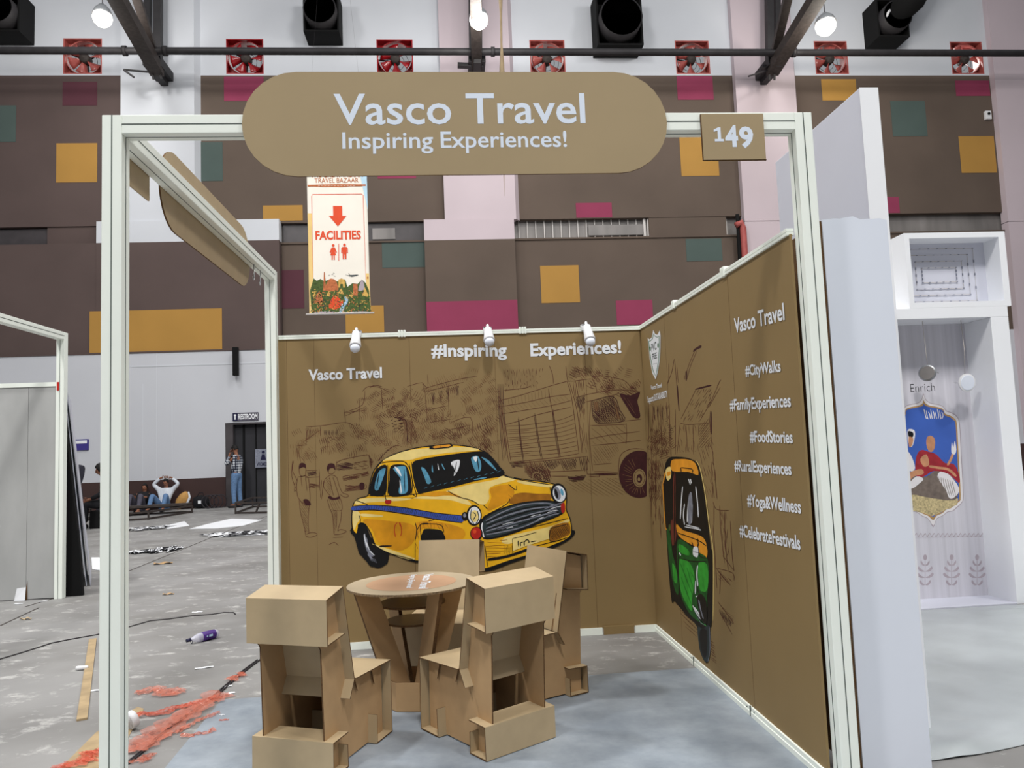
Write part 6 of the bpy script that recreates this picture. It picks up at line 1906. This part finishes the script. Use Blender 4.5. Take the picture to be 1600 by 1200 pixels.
def film(px_pts, w, m, label, seed, layers=2, name='plastic_film'):
    """crumpled film ribbons along a floor path"""
    rn = random.Random(seed)
    mb = MB()
    C = [at(*q, Z=0) for q in px_pts]
    for l in range(layers):
        N = 46; vs = []; K = 7
        for i in range(N + 1):
            f = i / N * (len(C) - 1); j = min(int(f), len(C) - 2); u = f - j
            p = C[j] + (C[j + 1] - C[j]) * u
            d = (C[min(j + 1, len(C) - 1)] - C[j]).normalized(); s = Vector((-d.y, d.x, 0))
            ww = w * (0.35 + 0.65 * abs(math.sin(i * 0.37 + l * 2 + seed))) * (0.4 if i in (0, N) else 1)
            sh = s * w * 0.5 * math.sin(i * 0.21 + l * 1.9 + seed)
            for k in range(K):
                e = k / (K - 1) - 0.5
                z = 0.005 + 0.016 * abs(math.sin(k * 1.9 + i * 0.9 + l)) * rn.uniform(0.3, 1.0) * (1 - abs(e)) + l * 0.006
                vs.append(p + sh + s * (e * ww * 1.5 + rn.uniform(-0.01, 0.01)) + Vector((0, 0, z)))
        mb.add(vs, [(i * K + k, i * K + k + 1, (i + 1) * K + k + 1, (i + 1) * K + k) for i in range(N) for k in range(K - 1)])
    o = single(mb, name, m, label, 'plastic film', 'crumpled orange film on the floor', fix=False)
    return o


film([(200, 1180), (230, 1160), (260, 1140), (290, 1120), (320, 1098), (350, 1085)], 0.10, 'film', 'largest crumpled orange film heap along the dark cables', 1, 3)
film([(215, 1118), (250, 1116), (280, 1108), (310, 1100), (345, 1090)], 0.05, 'film_dense', 'redder crumpled film strip lying across the top of the largest heap', 2, 2)
film([(214, 1082), (240, 1080), (262, 1088), (284, 1078)], 0.07, 'film', 'separate orange film piece behind the heap, on bare concrete', 3, 2)
film([(360, 1066), (372, 1058), (382, 1054)], 0.05, 'film', 'small orange film knot at the far end of the cables', 4, 2)
film([(345, 1115), (310, 1125), (285, 1145), (255, 1150)], 0.035, 'film', 'thin orange film ribbon curling towards the covering', 5, 1)
film([(335, 1140), (318, 1148), (300, 1152), (285, 1148)], 0.035, 'film', 'shiny film scrap lying on the covering edge', 6, 1)
film([(100, 1204), (130, 1188), (150, 1180), (165, 1170)], 0.08, 'film_dense', 'orange film heap left of the left post at the bottom edge', 7, 2)
film([(205, 1195), (225, 1184), (238, 1188)], 0.05, 'film', 'orange film scrap just right of the left post foot', 8, 1)
mb = MB(); P = [at(*q, Z=0.0) for q in ((95, 1200), (150, 1145), (215, 1105), (225, 1108), (180, 1190), (150, 1215), (80, 1230))]
mb.prism([(p.x, p.y) for p in P], 'z', 0.001, 0.003)
single(mb, 'kraft_sheet', 'tape', 'pale kraft paper sheet under the orange film by the left post', 'paper sheet')

# white sheets and debris further back
for P, lab in ((((254, 823), (288, 815), (296, 822), (262, 827)), 'small bright white sheet on the floor before the metal frames'), (((296, 827), (330, 818), (362, 811), (410, 813), (380, 822), (340, 826)), 'large bright white sheet on the floor before the restroom door'),
               (((143, 872), (156, 872), (156, 892), (144, 890)), 'white sheet behind the leaning boards')):
    mb = MB(); Q = [at(*q, Z=0) for q in P]; mb.prism([(q.x, q.y) for q in Q], 'z', 0.003, 0.012)
    single(mb, 'white_sheet', 'paper', lab, 'sheet', 'white sheets on the hall floor')
for P, w, lab, seed in ((((345, 838), (365, 834), (385, 836), (420, 830)), 0.5, 'crumpled black and white wrapping farther back before the restroom', 11), (((203, 866), (232, 862), (255, 860), (280, 859)), 0.35, 'crumpled dark wrapping on the floor left of the taxi wall', 12), (((212, 829), (228, 826), (244, 827)), 0.5, 'crumpled white wrapping before the metal frames', 13)):
    o = film(P, w, 'film', lab, seed, 2, 'wrapping')
    o['category'] = 'wrapping'; o['group'] = 'crumpled wrapping on the hall floor'
    o.data.materials.clear(); o.data.materials.append(M['paper']); o.data.materials.append(M['black_cloth'])
    for i, p in enumerate(o.data.polygons): p.material_index = 1 if random.random() < 0.62 else 0
    o.scale = (1, 1, 2.2)

# steel trestle frames on the floor
def trestle(P, label, h=0.42, seed=0):
    Q = [at(*q, Z=0) for q in P]
    c = sum(Q, Vector()) / len(Q)
    t = thing('metal_trestle', label, 'metal frame', (c.x, c.y, 0), 0, 'low steel frames on the hall floor')
    n = len(Q)
    for z in (0.03, h):
        for i in range(n):
            mb = MB(); mb.bar(Q[i] + Vector((0, 0, z)), Q[(i + 1) % n] + Vector((0, 0, z)), 0.045); wpart(mb, 'rail', 'steel_rust', t)
    for i in range(n):
        mb = MB(); mb.bar(Q[i] + Vector((0, 0, 0.0)), Q[i] + Vector((0, 0, h)), 0.04); wpart(mb, 'leg', 'steel_rust', t)
    mb = MB(); mb.bar(Q[0] * 0.5 + Q[1] * 0.5 + Vector((0, 0, 0.02)), Q[0] * 0.4 + Q[1] * 0.6 + Vector((0, 0, h)), 0.04); wpart(mb, 'brace', 'steel_rust', t)
    return t


trestle(((150, 818), (232, 812), (300, 801), (210, 805)), 'long low steel frame lying on the floor before the sitting people', 0.2)
trestle(((368, 803), (432, 802), (440, 792), (395, 793)), 'low steel frame lying on the floor before the restroom door', 0.3)
trestle(((90, 819), (135, 815), (142, 810), (100, 813)), 'low steel frame partly hidden by the leaning boards at left', 0.3)
mb = MB()
for k in range(5):
    a, b = Vector((-8.6, 19.4 + 0.09 * k, 0.254)), Vector((-6.4, 19.75 + 0.1 * k, 0.254))
    mb.bar(a, b, 0.08, 0.06)
single(mb, 'steel_bar_stack', 'steel_rust', 'stack of rusty steel bars lying across a low frame before the sitting people', 'steel bars', base=None)

# ================================================================ PEOPLE
def skin_mesh(name, J, E, root, m, parent, sub=2, extra=None):
    """J: name -> (position, radius); E: pairs"""
    names = list(J)
    me = bpy.data.meshes.new(name)
    me.from_pydata([tuple(J[n][0]) for n in names], [(names.index(a), names.index(b)) for a, b in E], [])
    o = bpy.data.objects.new(name, me); COL.objects.link(o)
    o.modifiers.new('skin', 'SKIN'); ss = o.modifiers.new('sub', 'SUBSURF'); ss.levels = ss.render_levels = sub
    for i, n in enumerate(names):
        r = J[n][1]
        me.skin_vertices[0].data[i].radius = r if isinstance(r, tuple) else (r, r)
        me.skin_vertices[0].data[i].use_root = (n == root)
    dg = bpy.context.evaluated_depsgraph_get(); dg.update()
    out = bpy.data.meshes.new_from_object(o.evaluated_get(dg))
    bpy.data.objects.remove(o); bpy.data.meshes.remove(me)
    if extra:
        bm = bmesh.new(); bm.from_mesh(out)
        tmp = bpy.data.meshes.new('t'); tmp.from_pydata([tuple(v) for v in extra.v], [], extra.f); bm.from_mesh(tmp); bpy.data.meshes.remove(tmp)
        bm.to_mesh(out); bm.free()
    out.materials.clear(); out.materials.append(M[m])
    for p in out.polygons: p.use_smooth = True; p.material_index = 0
    q = bpy.data.objects.new(name, out); COL.objects.link(q); q.parent = parent
    return q


def person(label, loc, rz, J, mats, group=None, shoes=True):
    """J: joint positions in the person's own space (facing +y)"""
    t = thing('person', label, 'person', loc, rz, group)
    V = {k: Vector(v) for k, v in J.items()}
    R = dict(pelvis=(0.12, 0.09), spine=(0.105, 0.08), chest=(0.125, 0.085), neck=0.052, skull=0.075, hip=0.09, knee=0.058, ankle=0.038, toe=0.035, sho=0.06, elb=0.042, wri=0.028, palm=0.035)
    hd = V['head']; nk = V['neck']; fdir = V['face'].normalized(); updir = (hd - nk).normalized(); sd = fdir.cross(updir).normalized()
    ex = MB()
    # head: lofted skull with brow, nose, mouth, chin, ears
    prof = []
    nl, ns = 12, 16
    vs = []
    for i in range(nl + 1):
        f = i / nl
        a = math.pi * f
        for k in range(ns):
            b = 2 * math.pi * k / ns
            x, y, z = math.sin(a) * math.cos(b) * 0.078, math.sin(a) * math.sin(b) * 0.098, math.cos(a) * 0.122
            if z < -0.02: x *= 1 + (z + 0.02) * 2.2; y *= 1 + (z + 0.02) * 0.8
            if y > 0.05 and abs(x) < 0.02 and -0.045 < z < 0.025: y += 0.022
            if y > 0.05 and abs(x) < 0.045 and 0.02 < z < 0.045: y += 0.006
            if y > 0.04 and abs(abs(x) - 0.035) < 0.02 and -0.005 < z < 0.02: y -= 0.008
            vs.append(hd + sd * x + fdir * y + updir * z)
    ex.add(vs, [(i * ns + k, i * ns + (k + 1) % ns, (i + 1) * ns + (k + 1) % ns, (i + 1) * ns + k) for i in range(nl) for k in range(ns)])
    for s in (-1, 1):
        c = hd + sd * (s * 0.078) - updir * 0.005
        ex.lathe([(0.0, -0.012), (0.026, -0.006), (0.03, 0.004), (0.015, 0.008), (0, 0.004)], 10, c, sd * s + fdir * 0.3)
    # hands: palm comes from the skeleton, five fingers each
    for s, L in (('l', -1), ('r', 1)):
        w, p = V['wri' + s], V['palm' + s]
        d = (p - w).normalized(); n = d.cross(fdir); n = n.normalized() if n.length > 0.1 else sd; q = d.cross(n).normalized()
        for k, (ln, o_) in enumerate(((0.065, -0.03), (0.078, -0.01), (0.074, 0.01), (0.058, 0.03))):
            b0 = p + n * o_ + d * 0.02
            ex.tube([b0, b0 + d * ln * 0.5 + q * 0.006, b0 + d * ln * 0.85 + q * 0.022, b0 + d * ln + q * 0.036], [0.0095, 0.009, 0.008, 0.006], 6)
        ex.tube([p - n * 0.03 - d * 0.02, p - n * 0.06 + d * 0.01, p - n * 0.066 + d * 0.04], [0.011, 0.010, 0.007], 6)
    JJ = dict(pelvis=(V['pelvis'], R['pelvis']), spine=(V['spine'], R['spine']), chest=(V['chest'], R['chest']), neck=(nk, R['neck']), skull=(hd - updir * 0.02, R['skull']))
    E = [('pelvis', 'spine'), ('spine', 'chest'), ('chest', 'neck'), ('neck', 'skull')]
    for s in 'lr':
        for j in ('hip', 'knee', 'ankle', 'toe', 'sho', 'elb', 'wri', 'palm'): JJ[j + s] = (V[j + s], R[j])
        E += [('pelvis', 'hip' + s), ('hip' + s, 'knee' + s), ('knee' + s, 'ankle' + s), ('ankle' + s, 'toe' + s), ('chest', 'sho' + s), ('sho' + s, 'elb' + s), ('elb' + s, 'wri' + s), ('wri' + s, 'palm' + s)]
    skin_mesh('body', JJ, E, 'pelvis', mats[0], t, 2, ex)
    # shirt and trousers follow the same skeleton, a little wider
    g = lambda v: tuple(a + 0.04 for a in v) if isinstance(v, tuple) else v + 0.022
    S = {k: (JJ[k][0], g(JJ[k][1])) for k in ('spine', 'chest', 'shol', 'shor', 'elbl', 'elbr')}
    S['hem'] = (V['pelvis'] + (V['spine'] - V['pelvis']) * 0.1, (0.18, 0.135)); S['collar'] = (nk - updir * 0.01, 0.07)
    for s in 'lr': S['cuff' + s] = (V['elb' + s] + (V['wri' + s] - V['elb' + s]) * 0.9, 0.045)
    skin_mesh('shirt', S, [('hem', 'spine'), ('spine', 'chest'), ('chest', 'collar')] + [p for s in 'lr' for p in (('chest', 'sho' + s), ('sho' + s, 'elb' + s), ('elb' + s, 'cuff' + s))], 'spine', mats[1], t)
    T = {k: (JJ[k][0], g(JJ[k][1])) for k in ('hipl', 'hipr', 'kneel', 'kneer')}
    T['pelvis'] = (V['pelvis'], (0.17, 0.13)); T['waist'] = (V['pelvis'] + (V['spine'] - V['pelvis']) * 0.5, (0.15, 0.12))
    for s in 'lr': T['cuff' + s] = (V['knee' + s] + (V['ankle' + s] - V['knee' + s]) * 0.97, 0.066)
    skin_mesh('trousers', T, [('waist', 'pelvis')] + [p for s in 'lr' for p in (('pelvis', 'hip' + s), ('hip' + s, 'knee' + s), ('knee' + s, 'cuff' + s))], 'pelvis', mats[2], t)
    # hair cap
    mb = MB(); vs = []
    for i in range(9):
        a = math.pi * 0.56 * i / 8
        for k in range(ns):
            b = 2 * math.pi * k / ns
            fr_ = 1.0 if math.sin(b) < 0.45 else (0.62 if i > 5 else 1)
            aa = min(a, math.pi * 0.33) if math.sin(b) > 0.45 else a
            vs.append(hd + sd * (math.sin(aa) * math.cos(b) * 0.09) + fdir * (math.sin(aa) * math.sin(b) * 0.11 - 0.008) + updir * (math.cos(aa) * 0.138 + 0.004 * math.sin(k * 3 + i)))
    mb.add(vs, [(i * ns + k, i * ns + (k + 1) % ns, (i + 1) * ns + (k + 1) % ns, (i + 1) * ns + k) for i in range(8) for k in range(ns)])
    o = mb.build('hair', 'hair', t, smooth=True); o.modifiers.new('solid', 'SOLIDIFY').thickness = 0.02
    for s in (-1, 1):
        mb = MB(); mb.lathe([(0, -0.004), (0.011, 0), (0.008, 0.006), (0, 0.008)], 10, hd + fdir * 0.088 + sd * (s * 0.033) + updir * 0.008, fdir); mb.build('eye', 'black', t)
    mb = MB(); mb.tube([hd + fdir * 0.09 - updir * 0.06 + sd * x for x in (-0.022, 0, 0.022)], [0.003, 0.006, 0.003], 6); mb.build('mouth', 'auto_maroon', t)
    if shoes:
        for s in 'lr':
            an, to = V['ankle' + s], V['toe' + s]
            d = (to - an); d.z = 0; d.normalize()
            mb = MB(); b0 = Vector((an.x, an.y, min(an.z, to.z) - 0.01))
            mb.tube([b0 - d * 0.07, b0 - d * 0.03, b0 + d * 0.08, b0 + d * 0.17, b0 + d * 0.21], [0.03, 0.05, 0.05, 0.045, 0.02], 10); mb.build('shoe', mats[3], t, smooth=True)
    return t


def plaid():
    m = mat('plaid_shirt', (200, 204, 210), 0.85, 0.1, 12)
    nt = m.node_tree; b = nt.nodes['Principled BSDF']
    tc = nt.nodes.new('ShaderNodeTexCoord')
    prev = None
    for rot, ph in (((0, 0, 0), 'X'), ((0, 0, 0), 'Z'), ((0, 0, 0), 'Y')):
        w = nt.nodes.new('ShaderNodeTexWave'); w.bands_direction = ph; w.inputs['Scale'].default_value = 4.2
        nt.links.new(tc.outputs['Object'], w.inputs['Vector'])
        if prev is None: prev = w.outputs['Fac']
        else:
            mm = nt.nodes.new('ShaderNodeMath'); mm.operation = 'ADD'; nt.links.new(prev, mm.inputs[0]); nt.links.new(w.outputs['Fac'], mm.inputs[1]); prev = mm.outputs[0]
    r = nt.nodes.new('ShaderNodeValToRGB'); mm = nt.nodes.new('ShaderNodeMath'); mm.operation = 'MULTIPLY'; mm.inputs[1].default_value = 0.33
    nt.links.new(prev, mm.inputs[0]); nt.links.new(mm.outputs[0], r.inputs['Fac'])
    r.color_ramp.interpolation = 'CONSTANT'
    e = r.color_ramp.elements; e[0].color = rgb(40, 44, 56); e[1].position = 0.66; e[1].color = rgb(214, 218, 222)
    x = e.new(0.45); x.color = rgb(120, 126, 140)
    nt.links.new(r.outputs['Color'], b.inputs['Base Color'])
    return m


M['plaid'] = plaid()
STAND = dict(pelvis=(0, 0, 0.98), spine=(0, -0.01, 1.16), chest=(0, -0.02, 1.38), neck=(0, 0.0, 1.56), head=(0, 0.05, 1.71), face=(0.12, 0.95, -0.25),
             hipl=(-0.10, 0, 0.90), hipr=(0.10, 0, 0.90), kneel=(-0.11, 0.03, 0.50), kneer=(0.11, -0.01, 0.50), anklel=(-0.12, 0, 0.09), ankler=(0.12, -0.05, 0.09), toel=(-0.14, 0.15, 0.05), toer=(0.15, 0.10, 0.05),
             shol=(-0.19, -0.01, 1.46), shor=(0.19, -0.01, 1.46), elbl=(-0.22, 0.22, 1.27), elbr=(0.24, 0.10, 1.20), wril=(-0.06, 0.20, 1.53), wrir=(0.14, 0.27, 1.32), palml=(-0.05, 0.17, 1.62), palmr=(0.07, 0.30, 1.38))
P = at(370, 789, Y=21.3)
t = person('person in plaid shirt and blue jeans standing by the restroom door, hand at face', (P.x, 21.3, 0.0), math.radians(72), STAND, ('skin', 'plaid', 'denim', 'shoe'))
t.scale = (1.04, 1.04, 1.07)
SIT = dict(pelvis=(0, 0, 0.16), spine=(0, -0.05, 0.33), chest=(0, -0.12, 0.54), neck=(0, -0.13, 0.71), head=(0, -0.10, 0.86), face=(0.0, 1, -0.2),
           hipl=(-0.11, 0.03, 0.14), hipr=(0.11, 0.03, 0.14), kneel=(-0.22, 0.40, 0.52), kneer=(0.20, 0.40, 0.52), anklel=(-0.22, 0.60, 0.09), ankler=(0.22, 0.60, 0.09), toel=(-0.23, 0.76, 0.05), toer=(0.24, 0.76, 0.05),
           shol=(-0.20, -0.12, 0.63), shor=(0.20, -0.12, 0.63), elbl=(-0.40, -0.10, 0.82), elbr=(0.40, -0.10, 0.82), wril=(-0.17, -0.12, 1.02), wrir=(0.17, -0.12, 1.02), palml=(-0.09, -0.12, 1.03), palmr=(0.09, -0.12, 1.03))
P = at(250, 787, Y=20.4)
t = person('person in pale top and blue jeans sitting with both hands on the head', (-7.68, 21.5, 0.0), math.radians(176), SIT, ('skin', 'white_cloth', 'denim', 'shoe'), 'people resting at the hall wall')
REC = dict(SIT); REC.update(pelvis=(0, 0, 0.16), spine=(0, -0.12, 0.28), chest=(0, -0.30, 0.44), neck=(0, -0.40, 0.58), head=(0, -0.40, 0.73), face=(0.0, 1, 0.0), shol=(-0.2, -0.30, 0.52), shor=(0.2, -0.30, 0.52), elbl=(-0.33, -0.08, 0.42), elbr=(0.33, -0.08, 0.42), wril=(-0.20, 0.12, 0.45), wrir=(0.18, 0.12, 0.45), palml=(-0.14, 0.19, 0.46), palmr=(0.12, 0.19, 0.46),
                           kneel=(-0.16, 0.42, 0.55), kneer=(0.14, 0.42, 0.55), anklel=(-0.17, 0.62, 0.09), ankler=(0.15, 0.62, 0.09), toel=(-0.18, 0.78, 0.05), toer=(0.16, 0.78, 0.05))
P = at(222, 787, Y=20.4)
t = person('person in dark grey clothes reclining with knees up, right of the left post', (-8.38, 21.4, 0.0), math.radians(182), REC, ('skin', 'black_cloth', 'grey_cloth', 'skin'), 'people resting at the hall wall', shoes=True)
P = at(205, 787, Y=20.4)
t = person('person in dark blue trousers reclining, half hidden by the left post', (-9.2, 21.4, 0.0), math.radians(178), REC, ('skin', 'dark_cloth', 'dark_cloth', 'shoe'), 'people resting at the hall wall')
CH = dict(SIT); CH.update(pelvis=(0, 0, 0.52), spine=(0, 0.02, 0.70), chest=(0, 0.05, 0.92), neck=(0, 0.08, 1.10), head=(0, 0.12, 1.24), face=(0, 1, -0.3), hipl=(-0.1, 0.04, 0.50), hipr=(0.1, 0.04, 0.50), kneel=(-0.16, 0.42, 0.52), kneer=(0.16, 0.42, 0.52), anklel=(-0.16, 0.44, 0.09), ankler=(0.16, 0.44, 0.09), toel=(-0.17, 0.6, 0.05), toer=(0.17, 0.6, 0.05),
                          shol=(-0.2, 0.04, 1.0), shor=(0.2, 0.04, 1.0), elbl=(-0.27, 0.08, 0.74), elbr=(0.27, 0.08, 0.74), wril=(-0.18, 0.32, 0.62), wrir=(0.18, 0.32, 0.62), palml=(-0.14, 0.40, 0.60), palmr=(0.14, 0.40, 0.60))
P = at(149, 800, Y=15.4)
t = person('person in black clothes sitting just left of the left post by the leaning boards', (P.x, 16.0, 0.0), math.radians(110), CH, ('skin', 'black_cloth', 'black_cloth', 'shoe'))
t.scale = (1.1, 1.1, 1.12)
mb = MB(); mb.box((P.x - 0.3, 15.75, 0.0), (P.x + 0.35, 16.25, 0.42))
single(mb, 'storage_crate', 'black_matte', 'dark crate under the person sitting beside the left post', 'crate', bevel=0.02)
P = at(119, 760, Y=15.0)
t = person('person with dark hair standing behind the leaning boards, only the head clear', (P.x - 0.05, 15.0, 0.0), math.radians(60), STAND, ('skin', 'dark_cloth', 'dark_cloth', 'shoe'))
# bags by the wall
p = at(274, 781, Y=21.2)
t = thing('canvas_bag', 'tan canvas bag leaning by the person with hands on the head', 'bag', (-7.18, 21.65, 0), 0)
t.scale = (0.6, 0.6, 0.75)
mb = MB(); mb.tube([(-0.28, 0, 0.08), (-0.15, 0, 0.26), (0.05, 0, 0.42), (0.25, 0, 0.55), (0.36, 0.0, 0.6)], [0.14, 0.24, 0.28, 0.24, 0.12], 14); mb.build('body', 'bag_tan', t, smooth=True)
mb = MB(); mb.tube([(0.1, -0.18, 0.12), (0.3, -0.2, 0.25), (0.42, -0.15, 0.5), (0.34, -0.1, 0.72)], [0.04, 0.06, 0.06, 0.04], 8); mb.build('strap', 'white_cloth', t, smooth=True)
p = at(291, 783, Y=21.4)
t = thing('duffel_bag', 'black duffel bag at the wall between the tan bag and the wire coil', 'bag', (-6.62, 21.7, 0), 0)
t.scale = (0.5, 0.5, 0.8)
mb = MB(); mb.tube([(-0.5, 0, 0.22), (-0.42, 0, 0.24), (0, 0, 0.27), (0.42, 0, 0.22), (0.5, 0, 0.2)], [0.08, 0.22, 0.27, 0.2, 0.06], 14); mb.build('body', 'black_cloth', t, smooth=True)
mb = MB(); mb.box((-0.12, -0.29, 0.2), (0.08, -0.25, 0.32)); mb.build('patch', 'paper', t)
mb = MB(); mb.tube([(-0.25, -0.1, 0.45), (-0.1, -0.1, 0.62), (0.12, -0.1, 0.62), (0.25, -0.1, 0.42)], 0.02, 8); mb.build('handle', 'black_cloth', t, smooth=True)
p = at(318, 783, Y=21.4)
mb = MB()
for k in range(4):
    mb.tube([(-6.32 + k * 0.12 + 0.2 * math.cos(a * 0.35), 21.4 + 0.02 * k, 0.22 + 0.2 * math.sin(a * 0.35)) for a in range(19)], 0.016, 6, cap=False)
single(mb, 'wire_coil', 'wire', 'loose coil of wire at the wall between black bag and restroom door', 'wire coil', smooth=True)
